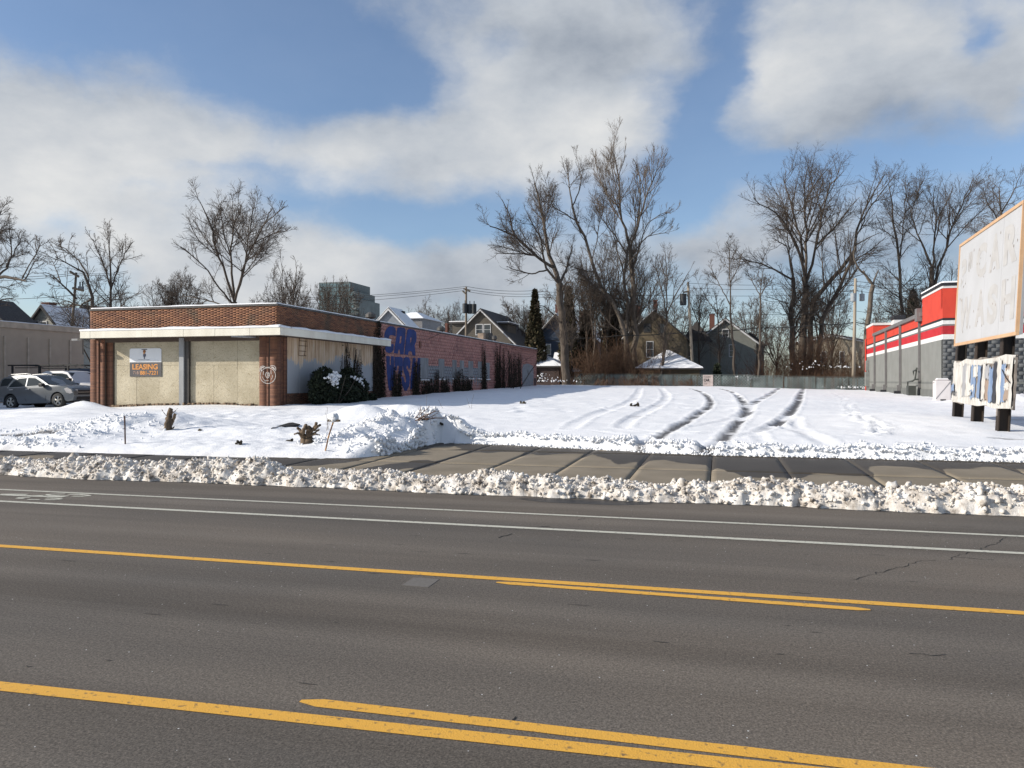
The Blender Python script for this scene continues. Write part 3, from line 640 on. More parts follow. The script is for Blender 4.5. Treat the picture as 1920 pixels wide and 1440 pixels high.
def bricks(name, T, length, z0, z1, bl, bh, m, parent, running=True, joint=.008, proud=.012, skip=None, seed=1):
    """individually laid bricks on a wall: T(along, out, up)"""
    rng = np.random.default_rng(seed); V = []; Fq = []; k = 0; nb = 0; row = 0; z = z0
    base = np.array([[0, 3, 2, 1], [4, 5, 6, 7], [0, 1, 5, 4], [1, 2, 6, 5], [3, 0, 4, 7]])
    while z < z1 - .01:
        a = -(bl / 2 if (running and row % 2) else 0); zt = min(z + bh - joint, z1)
        while a < length - .01:
            a0, a1 = max(a, 0), min(a + bl - joint, length)
            if a1 - a0 > .02 and not (skip and skip((a0 + a1) / 2, (z + zt) / 2)):
                o = proud + rng.uniform(-.003, .003)
                V += [T(a0, 0, z), T(a1, 0, z), T(a1, 0, zt), T(a0, 0, zt), T(a0, o, z), T(a1, o, z), T(a1, o, zt), T(a0, o, zt)]; Fq.append(base[[1, 0, 2, 3, 4]][[0, 2, 3, 4]] + k); 
                Fq.append(np.array([[2, 3, 7, 6]]) + k); k += 8
            a += bl
        z += bh; row += 1
    V = np.array([tuple(p) for p in V]); off = ORI.get(parent.name, Vector((0, 0, 0)))
    me = np_mesh(name, V - np.array(off[:]), np.concatenate(Fq)); bm = bmesh.new(); bm.from_mesh(me); bmesh.ops.recalc_face_normals(bm, faces=bm.faces); bm.to_mesh(me); bm.free()
    me.materials.append(m); o = link(name, me, parent); ORI[o.name] = off; o['kind'] = 'stuff'; return o
CR = P(520, 567, 31.0); BU, BV, BZ = CR.x, CR.y, CR.z
BUL = onv(169, 600, BV).x
def fu(x): return onv(x, 700, BV).x
def fz(x, y): return onv(x, y, BV).z
def sv(x): return onu(x, 660, BU).y
def szz(x, y): return onu(x, y, BU).z
BVB = sv(709); BVE = sv(1006)               # end of the brick part, end of the block part
Z_CT, Z_CB = 3.90, 3.60                    # canopy
wash = thing('car_wash', 'closed one-storey brick car wash with boarded bays and a pink block side wall', 'building', (BU, BV, .4))
ZB = .2
M_COPE = mat('coping_metal', (.085, .08, .075), .55, (.05, .05, .05), 3)
M_PINK_BACK = mat('pink_mortar', (.20, .11, .095), .9)
# core walls
MB().box(BUL + .02, BU - .02, BV + .30, BVB, ZB, BZ - .1).box(BUL + .02, BU - .02, BV + .02, BV + .3, 3.45, BZ - .1).obj('wall', M_MORT, wash)
MB().box(BUL + .02, BU - .02, BVB + .002, BVE, ZB, BZ - .12).obj('block_wall', M_PINK_BACK, wash)
Tf = lambda a, o, z: Vector((BUL + a, BV + .02 - o, z)); Ts = lambda a, o, z: Vector((BU - .02 + o, BV + .02 + a, z))
LF = BU - BUL; LS = BVB - BV - .02
bricks('brick_band', Tf, LF - .01, 3.86, BZ - .12, .302, .0515, M_BRICK, wash, seed=2)
bricks('side_brick_band', Ts, LS, 3.86, BZ - .12, .302, .0515, M_BRICK, wash, seed=3)
# piers
uP1, uP1g, uP1b, uC0, uC1, uR0, uRg = fu(196), fu(187), fu(209), fu(336), fu(352), fu(486), fu(505)
def pier(u0, u1, v0, v1, seed):
    MB().box(u0 + .015, u1 - .015, v0 + .016, v1, ZB, 3.62).obj('pier', M_MORT, wash)
    bricks('pier_bricks', lambda a, o, z: Vector((u0 + a, v0 + .016 - o, z)), u1 - u0, ZB + .2, 3.6, .34, .0515, M_BRICK2, wash, running=False, seed=seed)
pier(BUL, uP1g - .03, BV, BV + .35, 4); pier(uP1g + .03, uP1, BV, BV + .35, 5); pier(uP1 + .003, uP1b, BV + .10, BV + .4, 6)
pier(uR0, uRg - .025, BV, BV + .35, 7); pier(uRg + .025, BU - .012, BV, BV + .35, 8)
vP = sv(539)
bricks('pier_side_bricks', Ts, .42, ZB + .2, 3.6, .30, .0515, M_BRICK2, wash, running=False, seed=9)
MB().box(BU - .4, BU - .02, BV + .03, vP, ZB, 3.62).obj('side_pier', M_MORT, wash)
bricks('pier_side_bricks', lambda a, o, z: Ts(a + .46, o, z), vP - BV - .5, ZB + .2, 3.6, .40, .0515, M_BRICK2, wash, running=False, seed=10)
bricks('sill_wall_bricks', lambda a, o, z: Vector((BU - .02 + o, vP + a, z)), sv(700) - vP, ZB + .3, szz(560, 737), .302, .0515, M_BRICK2, wash, seed=11)
# boarded garage bays: sheets of flaking painted board
def osb_mat():
    m = bpy.data.materials.new('flaking_board'); m.use_nodes = True; nt = m.node_tree; N = nt.nodes; L = nt.links; b = N['Principled BSDF']; b.inputs['Roughness'].default_value = .85
    tc = N.new('ShaderNodeTexCoord'); n = N.new('ShaderNodeTexNoise'); n.inputs['Scale'].default_value = 1.0; n.inputs['Detail'].default_value = 6; L.new(tc.outputs['Object'], n.inputs['Vector'])
    r = N.new('ShaderNodeValToRGB'); L.new(n.outputs['Fac'], r.inputs[0]); e = r.color_ramp.elements; e[0].position = .3; e[0].color = (.37, .32, .22, 1); e[1].position = .66; e[1].color = (.53, .47, .345, 1)
    mp = N.new('ShaderNodeMapping'); mp.inputs['Scale'].default_value = (1, 1, 1.9); mp.inputs['Rotation'].default_value = (0, .5, 0); L.new(tc.outputs['Object'], mp.inputs[0])
    n2 = N.new('ShaderNodeTexNoise'); n2.inputs['Scale'].default_value = 9; n2.inputs['Detail'].default_value = 6; n2.inputs['Roughness'].default_value = .65; n2.inputs['Distortion'].default_value = 1.4; L.new(mp.outputs[0], n2.inputs['Vector'])
    r2 = N.new('ShaderNodeValToRGB'); L.new(n2.outputs['Fac'], r2.inputs[0]); e = r2.color_ramp.elements; e[0].position = .36; e[0].color = (.55, .5, .42, 1); e[1].position = .44; e[1].color = (1, 1, 1, 1)
    mx = N.new('ShaderNodeMix'); mx.data_type = 'RGBA'; mx.blend_type = 'MULTIPLY'; mx.inputs[0].default_value = .8; L.new(r.outputs[0], mx.inputs[6]); L.new(r2.outputs[0], mx.inputs[7])
    ge = N.new('ShaderNodeObjectInfo'); hv = N.new('ShaderNodeHueSaturation'); mr = N.new('ShaderNodeMapRange'); mr.inputs[3].default_value = .93; mr.inputs[4].default_value = 1.05; L.new(ge.outputs['Random'], mr.inputs[0]); L.new(mr.outputs[0], hv.inputs['Value']); L.new(mx.outputs[2], hv.inputs['Color'])
    L.new(hv.outputs[0], b.inputs['Base Color'])
    bp = N.new('ShaderNodeBump'); bp.inputs['Strength'].default_value = .9; bp.inputs['Distance'].default_value = .03; L.new(n2.outputs['Fac'], bp.inputs['Height']); L.new(bp.outputs[0], b.inputs['Normal'])
    return m
M_OSB = osb_mat()
VPAN = BV + .20
def bay(u0, u1):
    n = 3; zt = 3.50; zb = .45; zm = zb + 2.0
    for i in range(n):
        a0 = u0 + (u1 - u0) * i / n; a1 = u0 + (u1 - u0) * (i + 1) / n
        for (b0, b1) in ((zb, zm), (zm, zt)):
            d = random.uniform(0, .012)
            MB().box(a0 + .003, a1 - .003, VPAN - .02 - d, VPAN + .05, b0 + .003, b1 - .003).obj('board', M_OSB, wash)
    MB().box(u0, u1, VPAN - .03, VPAN + .06, zt + .004, 3.59).obj('header_board', mat('rotten_wood', (.16, .10, .06), .9, (.06, .045, .035), 6, stretch=(.4, 1, 3)), wash)
bay(uP1b + .004, uC0 - .004); bay(uC1 + .004, uR0 - .004)
M_GREYP = mat('grey_post_paint', (.30, .31, .32), .55, (.22, .225, .23), 2.5, stretch=(1, 1, .3))
MB().box(uC0, uC0 + (uC1 - uC0) * .55, BV - .02, VPAN + .1, ZB, 3.6).obj('bay_post', M_GREYP, wash, bevel=.006)
MB().box(uC0 + (uC1 - uC0) * .55 + .003, uC1, BV + .05, VPAN + .1, ZB, 3.6).obj('bay_post_channel', mat('post_dark', (.07, .065, .06), .6), wash)
M_BEAM = mat('soffit_beam', (.33, .35, .38), .6)
MB().add([(fu(452), BV - .68, 3.55), (fu(476), BV - .68, 3.55), (fu(480), VPAN, 3.55), (fu(470), VPAN, 3.55), (fu(452), BV - .68, 3.6), (fu(476), BV - .68, 3.6), (fu(480), VPAN, 3.6), (fu(470), VPAN, 3.6)], [(0,3,2,1),(4,5,6,7),(0,1,5,4),(1,2,6,5),(2,3,7,6),(3,0,4,7)]).obj('soffit_strip', M_BEAM, wash)
# base debris edge
rb = MB()
for i in range(150):
    a = random.uniform(uP1b, uR0); s = random.uniform(.02, .07); z = zs(a, BV - .05); rb.box(a - s, a + s, BV + .02 - random.uniform(0, .12), BV + .14, z - .05, z + random.uniform(.02, .09))
rb.obj('fallen_board_scraps', mat('scraps', (.10, .07, .045), .95, (.3, .22, .15), 7), wash)['kind'] = 'stuff'
# canopy
OF, OS = .78, .62
cu0, cu1, cv0, cv1 = onv(150, 622, BV - OF).x, BU + OS, BV - OF, onu(733, 640, BU + OS).y
M_FASC = mat('fascia_metal', (.76, .73, .62), .5, (.62, .58, .48), 1.2, lo=.3, hi=.75, stretch=(2, 2, .25)); 
M_SOFF = mat('soffit', (.12, .10, .085), .9, (.22, .17, .13), 2)
MB().box(cu0 + .02, cu1 - .02, cv0 + .02, BV - .003, Z_CB + .02, Z_CT - .01).box(BU + .003, cu1 - .02, BV, cv1 - .02, Z_CB + .02, Z_CT - .01).obj('canopy_slab', M_SOFF, wash)
fj = [cu0] + [onv(x, 620, cv0).x for x in (169, 284, 344, 403, 468)] + [cu1]
for a, b in zip(fj[:-1], fj[1:]):
    d = random.uniform(0, .006); MB().box(a + .006, b - .006, cv0 - .002 - d, cv0 + .017, Z_CB, Z_CT).obj('fascia_panel', M_FASC, wash, bevel=.004)
sj = [cv0 + .02] + [onu(x, 635, cu1).y for x in (600, 659, 695, 712)] + [cv1]
for a, b in zip(sj[:-1], sj[1:]):
    MB().box(cu1 - .017, cu1 + .002 + random.uniform(0, .006), a + .006, b - .006, Z_CB, Z_CT).obj('fascia_panel', M_FASC, wash, bevel=.004)
MB().box(BU + .02, cu1 - .02, cv1 - .018, cv1, Z_CB, Z_CT).obj('fascia_end', M_FASC, wash); MB().box(cu0, cu0 + .018, cv0 + .02, BV, Z_CB, Z_CT).obj('fascia_end', M_FASC, wash)
MB().box(fu(155), fu(166), BV - .6, BV - .4, 3.52, 3.6).obj('soffit_lamp', mat('lamp_box', (.25, .25, .25), .5), wash)
MB().tube([(BUL - .12, BV - .3, 3.6), (BUL - .11, BV - .3, 3.0), (BUL - .08, BV - .3, 2.92), (BUL - .05, BV - .3, 3.0), (BUL - .06, BV - .3, 3.6)], .012, 6).obj('hanging_cable', mat('black_rubber', (.02, .02, .02), .6), wash)
def snow_slab(name, u0, u1, v0, v1, z, th, parent, seed, du=.25, over=0.02, m=None):
    nu = max(3, int((u1 - u0) / du)); nv = max(3, int((v1 - v0) / du)); us = np.linspace(u0 - over, u1 + over, nu); vs = np.linspace(v0 - over, v1 + over, nv); U, V = np.meshgrid(us, vs)
    e = np.minimum(np.minimum(U - us[0], us[-1] - U), np.minimum(V - vs[0], vs[-1] - V)); Z = z + th * (.55 + .45 * np.clip(e / .2, 0, 1)) * (1 + .5 * fbm(U * 1.6, V * 1.6, seed, 4))
    X = np.stack([U, V, Z], -1).reshape(-1, 3); i = (np.arange(nv - 1)[:, None] * nu + np.arange(nu - 1)[None]).ravel(); Fq = np.stack([i, i + 1, i + nu + 1, i + nu], 1)
    rim = np.concatenate([np.arange(nu), np.arange(1, nv) * nu + nu - 1, (nv - 1) * nu + np.arange(nu - 2, -1, -1), np.arange(nv - 2, 0, -1) * nu]); b = len(X); m_ = len(rim); a = np.arange(m_)
    X = np.concatenate([X, np.c_[X[rim, :2], np.full(m_, z + .002)]]); off = ORI.get(parent.name, Vector((0, 0, 0)))
    me = np_mesh(name, X - np.array(off[:]), [Fq, np.stack([rim[a], b + a, b + (a + 1) % m_, rim[(a + 1) % m_]], 1)]); me.materials.append(m or M_SNOW); o = link(name, me, parent); ORI[o.name] = off; return o
snow_slab('canopy_snow', cu0, cu1, cv0, BV - .01, Z_CT, .10, wash, 101, .12); snow_slab('canopy_snow', BU + .01, cu1, BV - .009, cv1, Z_CT, .11, wash, 102, .12)
# coping and roof
M_ROOF = mat('tar_roof', (.06, .06, .06), .9)
cop = MB().box(BUL - .03, BU + .03, BV - .03, BV + .22, BZ - .12, BZ - .05).box(BU - .2, BU + .03, BV + .221, BVE, BZ - .121, BZ - .051).box(BUL - .03, BUL + .2, BV + .221, BVE, BZ - .121, BZ - .051).obj('coping', M_COPE, wash)
snow_slab('coping_snow', BUL + .12, BU + .03, BV - .03, BV + .2, BZ - .05, .07, wash, 103, .1); snow_slab('coping_snow', BU - .18, BU + .025, BV + .201, BVE, BZ - .051, .07, wash, 104, .1)
snow_slab('roof_snow', BUL + .3, BU - .3, BV + .3, BVE - .1, BZ - .25, .10, wash, 105, 1.0)
# ---- side: boarded shop windows
def side_board_mat():
    m = bpy.data.materials.new('peeled_board'); m.use_nodes = True; nt = m.node_tree; N = nt.nodes; L = nt.links; b = N['Principled BSDF']; b.inputs['Roughness'].default_value = .85
    ge = N.new('ShaderNodeNewGeometry'); sp = N.new('ShaderNodeSeparateXYZ'); L.new(ge.outputs['Position'], sp.inputs[0])
    mp = N.new('ShaderNodeMapping'); mp.inputs['Scale'].default_value = (1, 2.2, .22); L.new(ge.outputs['Position'], mp.inputs[0])
    n = N.new('ShaderNodeTexNoise'); n.inputs['Scale'].default_value = 2.6; n.inputs['Detail'].default_value = 7; n.inputs['Roughness'].default_value = .7; L.new(mp.outputs[0], n.inputs['Vector'])
    n2 = N.new('ShaderNodeTexNoise'); n2.inputs['Scale'].default_value = .8; n2.inputs['Detail'].default_value = 4; L.new(ge.outputs['Position'], n2.inputs['Vector'])
    r = N.new('ShaderNodeValToRGB'); L.new(n.outputs['Fac'], r.inputs[0]); e = r.color_ramp.elements; e[0].position = .3; e[0].color = (.24, .13, .06, 1); e[1].position = .7; e[1].color = (.66, .56, .45, 1); q = e.new(.48); q.color = (.52, .38, .25, 1)
    # grey paint below about door height, ragged edge, more of it worn to the right
    a = N.new('ShaderNodeMath'); a.operation = 'MULTIPLY_ADD'; L.new(n.outputs['Fac'], a.inputs[0]); a.inputs[1].default_value = 1.8; L.new(sp.outputs[2], a.inputs[2])
    a2 = N.new('ShaderNodeMath'); a2.operation = 'MULTIPLY_ADD'; L.new(n2.outputs['Fac'], a2.inputs[0]); a2.inputs[1].default_value = 1.3; L.new(a.outputs[0], a2.inputs[2])
    st = N.new('ShaderNodeMapRange'); st.inputs[1].default_value = 4.27; st.inputs[2].default_value = 4.23; L.new(a2.outputs[0], st.inputs[0])
    mx = N.new('ShaderNodeMix'); mx.data_type = 'RGBA'; L.new(st.outputs[0], mx.inputs[0]); L.new(r.outputs[0], mx.inputs[6]); mx.inputs[7].default_value = (.31, .325, .345, 1)
    L.new(mx.outputs[2], b.inputs['Base Color']); return m
M_PEEL = side_board_mat()
zsl = szz(560, 737); sb = [vP + .004] + [sv(x) for x in (561, 587, 621, 640, 668, 699)]
for a, b in zip(sb[:-1], sb[1:]):
    MB().box(BU - .06, BU - .008 + random.uniform(0, .015), a + .004, b - .004, zsl, 3.6).obj('board', M_PEEL, wash)
# faded ladder scribble on the boards
lad = MB(); px = lambda x, y: onu(x, y, BU + .012)
for pl in ([(562.5, 628), (561, 640), (560.5, 667)], [(574.5, 629), (573, 648), (571, 667)], [(560, 648), (576, 649)], [(561, 639), (575, 640)], [(562, 658), (574, 659)], [(562, 631), (577, 633)], [(561, 667), (574, 667)]):
    lad.tube([px(*q) for q in pl], .012, 4)
lad.obj('scribble', mat('rust_line', (.09, .045, .02), .9), wash)
# ---- the pink block wall, blocks laid one by one
def pink_mat():
    m = bpy.data.materials.new('pink_block'); m.use_nodes = True; nt = m.node_tree; N = nt.nodes; L = nt.links; b = N['Principled BSDF']; b.inputs['Roughness'].default_value = .85
    ge = N.new('ShaderNodeNewGeometry'); sp = N.new('ShaderNodeSeparateXYZ'); L.new(ge.outputs['Position'], sp.inputs[0])
    r = N.new('ShaderNodeValToRGB'); L.new(ge.outputs['Random Per Island'], r.inputs[0]); e = r.color_ramp.elements; e[0].color = (.43, .215, .18, 1); e[1].color = (.30, .135, .115, 1); q = e.new(.8); q.color = (.39, .19, .16, 1)
    n = N.new('ShaderNodeTexNoise'); n.inputs['Scale'].default_value = .9; n.inputs['Detail'].default_value = 6; L.new(ge.outputs['Position'], n.inputs['Vector'])
    mr = N.new('ShaderNodeMapRange'); mr.inputs[1].default_value = .5; mr.inputs[2].default_value = .75; mr.inputs[4].default_value = .55; L.new(n.outputs['Fac'], mr.inputs[0])
    m1 = N.new('ShaderNodeMix'); m1.data_type = 'RGBA'; L.new(mr.outputs[0], m1.inputs[0]); L.new(r.outputs[0], m1.inputs[6]); m1.inputs[7].default_value = (.19, .10, .09, 1)
    # grey overpaint running down below the window heads
    mp = N.new('ShaderNodeMapping'); mp.inputs['Scale'].default_value = (1, 2.4, .10); L.new(ge.outputs['Position'], mp.inputs[0])
    n2 = N.new('ShaderNodeTexNoise'); n2.inputs['Scale'].default_value = 2.2; n2.inputs['Detail'].default_value = 6; n2.inputs['Roughness'].default_value = .65; L.new(mp.outputs[0], n2.inputs['Vector'])
    def band(lo0, lo1, hi0, hi1, src):
        x = N.new('ShaderNodeMapRange'); x.inputs[1].default_value = lo0; x.inputs[2].default_value = lo1; L.new(src, x.inputs[0])
        y = N.new('ShaderNodeMapRange'); y.inputs[1].default_value = hi1; y.inputs[2].default_value = hi0; L.new(src, y.inputs[0])
        z = N.new('ShaderNodeMath'); z.operation = 'MULTIPLY'; L.new(x.outputs[0], z.inputs[0]); L.new(y.outputs[0], z.inputs[1]); return z.outputs[0]
    vb = band(sv(788), sv(790), sv(916), sv(918), sp.outputs[1])
    zn = N.new('ShaderNodeMath'); zn.operation = 'MULTIPLY_ADD'; L.new(n2.outputs['Fac'], zn.inputs[0]); zn.inputs[1].default_value = -3.4; L.new(sp.outputs[2], zn.inputs[2])
    zb = N.new('ShaderNodeMapRange'); zb.inputs[1].default_value = .02; zb.inputs[2].default_value = .06; L.new(zn.outputs[0], zb.inputs[0])
    zt = N.new('ShaderNodeMapRange'); zt.inputs[1].default_value = 2.76; zt.inputs[2].default_value = 2.72; L.new(sp.outputs[2], zt.inputs[0])
    k = N.new('ShaderNodeMath'); k.operation = 'MULTIPLY'; L.new(vb, k.inputs[0]); L.new(zb.outputs[0], k.inputs[1]); k2 = N.new('ShaderNodeMath'); k2.operation = 'MULTIPLY'; L.new(k.outputs[0], k2.inputs[0]); L.new(zt.outputs[0], k2.inputs[1])
    m2 = N.new('ShaderNodeMix'); m2.data_type = 'RGBA'; L.new(k2.outputs[0], m2.inputs[0]); L.new(m1.outputs[2], m2.inputs[6]); m2.inputs[7].default_value = (.22, .235, .25, 1)
    L.new(m2.outputs[2], b.inputs['Base Color']); return m
M_PINK = pink_mat()
Tp = lambda a, o, z: Vector((BU - .02 + o, BVB + .02 + a, z))
bricks('concrete_blocks', Tp, BVE - BVB - .02, ZB, BZ - .13, .405, .205, M_PINK, wash, seed=12, joint=.012, proud=.02)
# mural lettering
M_BLUE = mat('mural_blue', (.014, .04, .185), .7, (.009, .024, .11), 1.5)
S1 = 100 / 847
def wall_T(off): return lambda a, b, d: Vector((BU + off + d, a, b))
def mural(name, loops):
    out = []
    for lp in loops:
        out.append([(lambda q: (q.y, q.z))(onu(700 + x * S1, 590 + y * S1, BU + .004)) for x, y in lp])
    put_mesh(name, shapes_mesh(out, wall_T(.006), .004), M_BLUE, wash)
mural('letter_c', [[(172,330),(185,275),(215,215),(262,182),(310,185),(345,212),(358,260),(354,345),(325,332),(288,322),(258,330),(246,360),(256,420),(270,480),(290,468),(312,462),(325,485),(322,555),(295,598),(250,612),(212,598),(190,560),(186,450)]])
mural('letter_a', [[(325,610),(345,470),(365,350),(372,240),(390,205),(440,200),(490,208),(513,240),(505,400),(480,632),(425,630),(420,560),(400,556),(385,622)], [(425,340),(450,340),(440,455),(412,460)]])
mural('letter_r', [[(492,632),(515,400),(540,240),(570,228),(640,235),(680,280),(688,360),(680,430),(655,490),(665,560),(668,652),(622,648),(610,585),(580,575),(560,590),(550,640)], [(590,355),(606,365),(600,430),(582,455)]])
mural('letter_w', [[(205,655),(262,660),(262,800),(275,800),(280,660),(325,660),(330,800),(350,900),(340,1100),(300,1205),(250,1205),(232,1100),(212,900)]])
mural('letter_a', [[(335,670),(440,670),(470,690),(465,850),(430,1160),(385,1150),(395,980),(405,815),(380,810),(365,900),(345,860),(335,760)]])
mural('letter_s', [[(480,690),(520,670),(565,680),(590,740),(585,850),(560,865),(545,815),(530,805),(525,850),(560,910),(580,1000),(570,1130),(530,1210),(490,1205),(455,1110),(450,1000),(475,980),(490,1050),(510,1080),(520,1060),(510,980),(480,900),(468,800)]])
mural('letter_h', [[(605,900),(628,685),(672,685),(670,930),(688,930),(705,685),(748,690),(742,950),(712,1110),(690,1060),(665,1050),(650,1135),(585,1200),(590,1000)]])
# boarded windows, door and pipe on the block wall
M_WIN = mat('grey_window_board', (.245, .255, .265), .8, (.15, .155, .16), 1.6, stretch=(1, 2, .4))
for x0, x1, y0, y1 in ((788, 803, 671, 713), (822, 833, 673, 712), (848, 856, 675, 711), (862, 870, 676, 711), (878, 887, 677, 711), (896, 903, 678, 711), (910, 918, 680, 712)):
    va, vb = sv(x0), sv(x1); zt = szz((x0 + x1) / 2, y0); zb = szz((x0 + x1) / 2, y1)
    f = MB().box(BU - .01, BU + .012, va, vb, zb, zt).obj('boarded_window', M_WIN, wash)
    MB().box(BU - .01, BU + .07, va - .06, vb + .06, zb - .10, zb - .003).obj('sill', mat('sill', (.33, .25, .2), .9, (.2, .14, .11), 5), f)
    MB().box(BU, BU + .068, va - .03, vb + .03, zb, zb + .06).obj('sill_snow', M_SNOW, f)
va, vb = sv(979), sv(1000); zt, zb = szz(990, 682), szz(990, 724)
arch = [(va, zb), (vb, zb), (vb, zt - .5), (vb - .25 * (vb - va) * .3, zt - .15), ((va + vb) / 2 + .3, zt), ((va + vb) / 2 - .5, zt), (va + .25, zt - .15), (va, zt - .5)]
put_mesh('painted_door', shapes_mesh([arch], wall_T(.012), .014), mat('door_grey', (.25, .26, .275), .8), wash)
MB().box(BU - .01, BU + .016, sv(1001.5), sv(1004.5), szz(1003, 722), szz(1003, 709)).obj('vent_grille', mat('dark_vent', (.05, .04, .04), .8), wash)
MB().tube([onu(939, 700, BU + .06), onu(939, 648, BU + .06), onu(941, 646, BU + .06), onu(1008, 657, BU + .06)], .05, 8).obj('conduit', mat('pink_pipe', (.33, .16, .14), .7), wash, smooth=True)
MB().tube([onu(1008, 660, BU + .10), onu(960, 653, BU + .10)], .035, 6).obj('conduit', mat('pink_pipe'), wash, smooth=True)
MB().box(BU - .01, BU + .05, sv(786), sv(789), szz(788, 653), szz(788, 640)).obj('electrical_box', mat('rust_box', (.17, .07, .05), .7), wash)
MB().tube([onu(803, 636, BU + .03), onu(833, 622, BU + .03)], .012, 5).obj('loose_wire', mat('black_rubber'), wash)
# rooftop vents
def vent(x, y0, y1, off, r, name='roof_vent'):
    b = onu(x, y1, BU - off); z = onu(x, y0, BU - off).z; zr = BZ - .2
    MB().lathe((b.x, b.y, zr), [(r * .55, 0), (r * .55, (z - zr) * .55), (r, (z - zr) * .62), (r, (z - zr) * .85), (r * .5, z - zr)], 12).obj(name, M_COPE, wash)
vent(695, 586, 597, .8, .28); vent(827, 612, 619, 1.2, .3); vent(927, 629, 638, .9, .22)
p0 = onu(903, 630, BU - 2); MB().box(p0.x - .25, p0.x + .25, p0.y - .3, p0.y + .3, BZ - .3, onu(898, 624, BU - 2).z).obj('roof_flue', mat('flue', (.42, .33, .25), .8), wash)
p0 = onu(913, 630, BU - 2); MB().box(p0.x - .35, p0.x + .35, p0.y - .6, p0.y + .6, BZ - .3, onu(912, 624, BU - 2).z).obj('roof_fan', M_COPE, wash, bevel=.05)
# bear face sprayed on the corner pier
def bear():
    c = 160 / 1536; t = lambda x, y: onv(460 + x * c, 620 + y * c, BV - .004)
    mb = MB()
    def st(pts, wd):
        q = [t(*p) for p in pts]; V, Fs = ribbon([(p.x, p.z) for p in q], wd); mb.add([(p.x, BV - .005 - .0008 * (len(mb.v) % 7), p.y) for p in V], Fs)
    st(ellipse(405, 810, 138, 142, 40) + [(543, 810)], .022); st([(262, 740), (262, 690), (275, 650), (310, 636), (345, 645), (355, 660)], .022); st([(290, 720), (280, 690), (300, 662), (330, 660)], .05)
    st([(450, 640), (480, 628), (520, 632), (545, 660), (550, 700), (535, 730)], .022); st([(470, 655), (500, 665), (520, 690), (520, 705)], .055)
    st([(350, 658), (450, 656)], .016); st([(325, 725), (323, 795)], .022); st([(463, 715), (465, 785)], .022)
    st([(372, 760), (400, 745), (430, 765), (438, 800), (420, 840), (398, 858), (375, 830), (358, 800), (372, 760)], .022); st([(385, 775), (425, 778)], .03); st([(390, 800), (430, 802)], .03); st([(392, 832), (418, 832)], .03)
    st([(310, 830), (325, 870), (350, 895), (420, 898)], .016); st([(487, 800), (490, 840), (465, 880)], .016); st([(345, 900), (362, 930), (380, 902)], .012)
    mb.obj('sprayed_bear_face', mat('spray_white', (.62, .6, .57), .8, (.4, .36, .33), 20), wash)
bear()

# ---- leasing sign
sg = thing('leasing_sign', 'white and dark grey leasing sign with orange lettering on the left boarded bay', 'sign', (fu(272), VPAN - .06, fz(272, 706)))
VS = VPAN - .05
def sT(x, y): q = onv(x, y, VS); return q.x, q.z
u0, z1 = sT(243, 653.5); u1, zm = sT(302.5, 679); _, z0 = sT(300, 706)
rc = .06; MB().prism([(u0, VS, zm), (u1, VS, zm), (u1, VS, z1 - rc), (u1 - rc, VS, z1), (u0 + rc, VS, z1), (u0, VS, z1 - rc)], (0, .012, 0)).obj('upper_panel', mat('sign_white', (.74, .76, .78), .4, (.7, .72, .74), 2), sg)
MB().box(u0 + .01, u1 + .01, VS - .004, VS + .012, z0, zm - .003).obj('lower_panel', mat('sign_grey', (.085, .08, .085), .5), sg)
M_OR = mat('sign_orange', (.68, .29, .07), .6)
def sign_text(s, xa, ya, xb, yb, bold, m, nm, dv=.0085):
    a, za = sT(xa, yb); b, zb = sT(xb, ya); put_mesh(nm, text_mesh(s, b - a, zb - za, lambda p, q, d: Vector((a + p, VS - dv - d, za + q)), .004, bold), m, sg)
sign_text('LEASING', 248.6, 682.5, 296, 693, .028, M_OR, 'lettering'); sign_text('718/', 250, 696.2, 262, 701.8, 0, mat('sign_pale', (.5, .33, .25), .6), 'phone_prefix'); sign_text('881-7221', 263, 695.2, 296, 702.8, .02, M_OR, 'phone_number')
lg = MB(); c = 80 / 1646; lt = lambda x, y: sT(235 + x * c, 645 + y * c)
def lpoly(pts, m, nm, k): put_mesh(nm, shapes_mesh([[lt(*q) for q in pts]], lambda a, b, d: Vector((a, VS - .004 - .002 * k + d, b)), .003), m, sg)
lpoly([(615, 205), (645, 228), (830, 228), (860, 205)], mat('logo_dark', (.02, .022, .03), .6), 'emblem_bar', 1); lpoly(ellipse(738, 290, 55, 60), mat('logo_brown', (.3, .12, .04), .6), 'emblem_disc', 1); lpoly([(700, 370), (775, 370), (800, 400), (795, 470), (760, 505), (755, 575), (720, 575), (720, 505), (690, 470), (690, 400)], mat('logo_slate', (.10, .11, .15), .6), 'emblem_shaft', 1); lpoly([(700, 330), (745, 300), (745, 370), (710, 400)], M_OR, 'emblem_wing', 2)
lpoly([(490, 600), (940, 600), (930, 622), (520, 622)], mat('logo_line', (.4, .42, .45), .6), 'emblem_caption', 1)
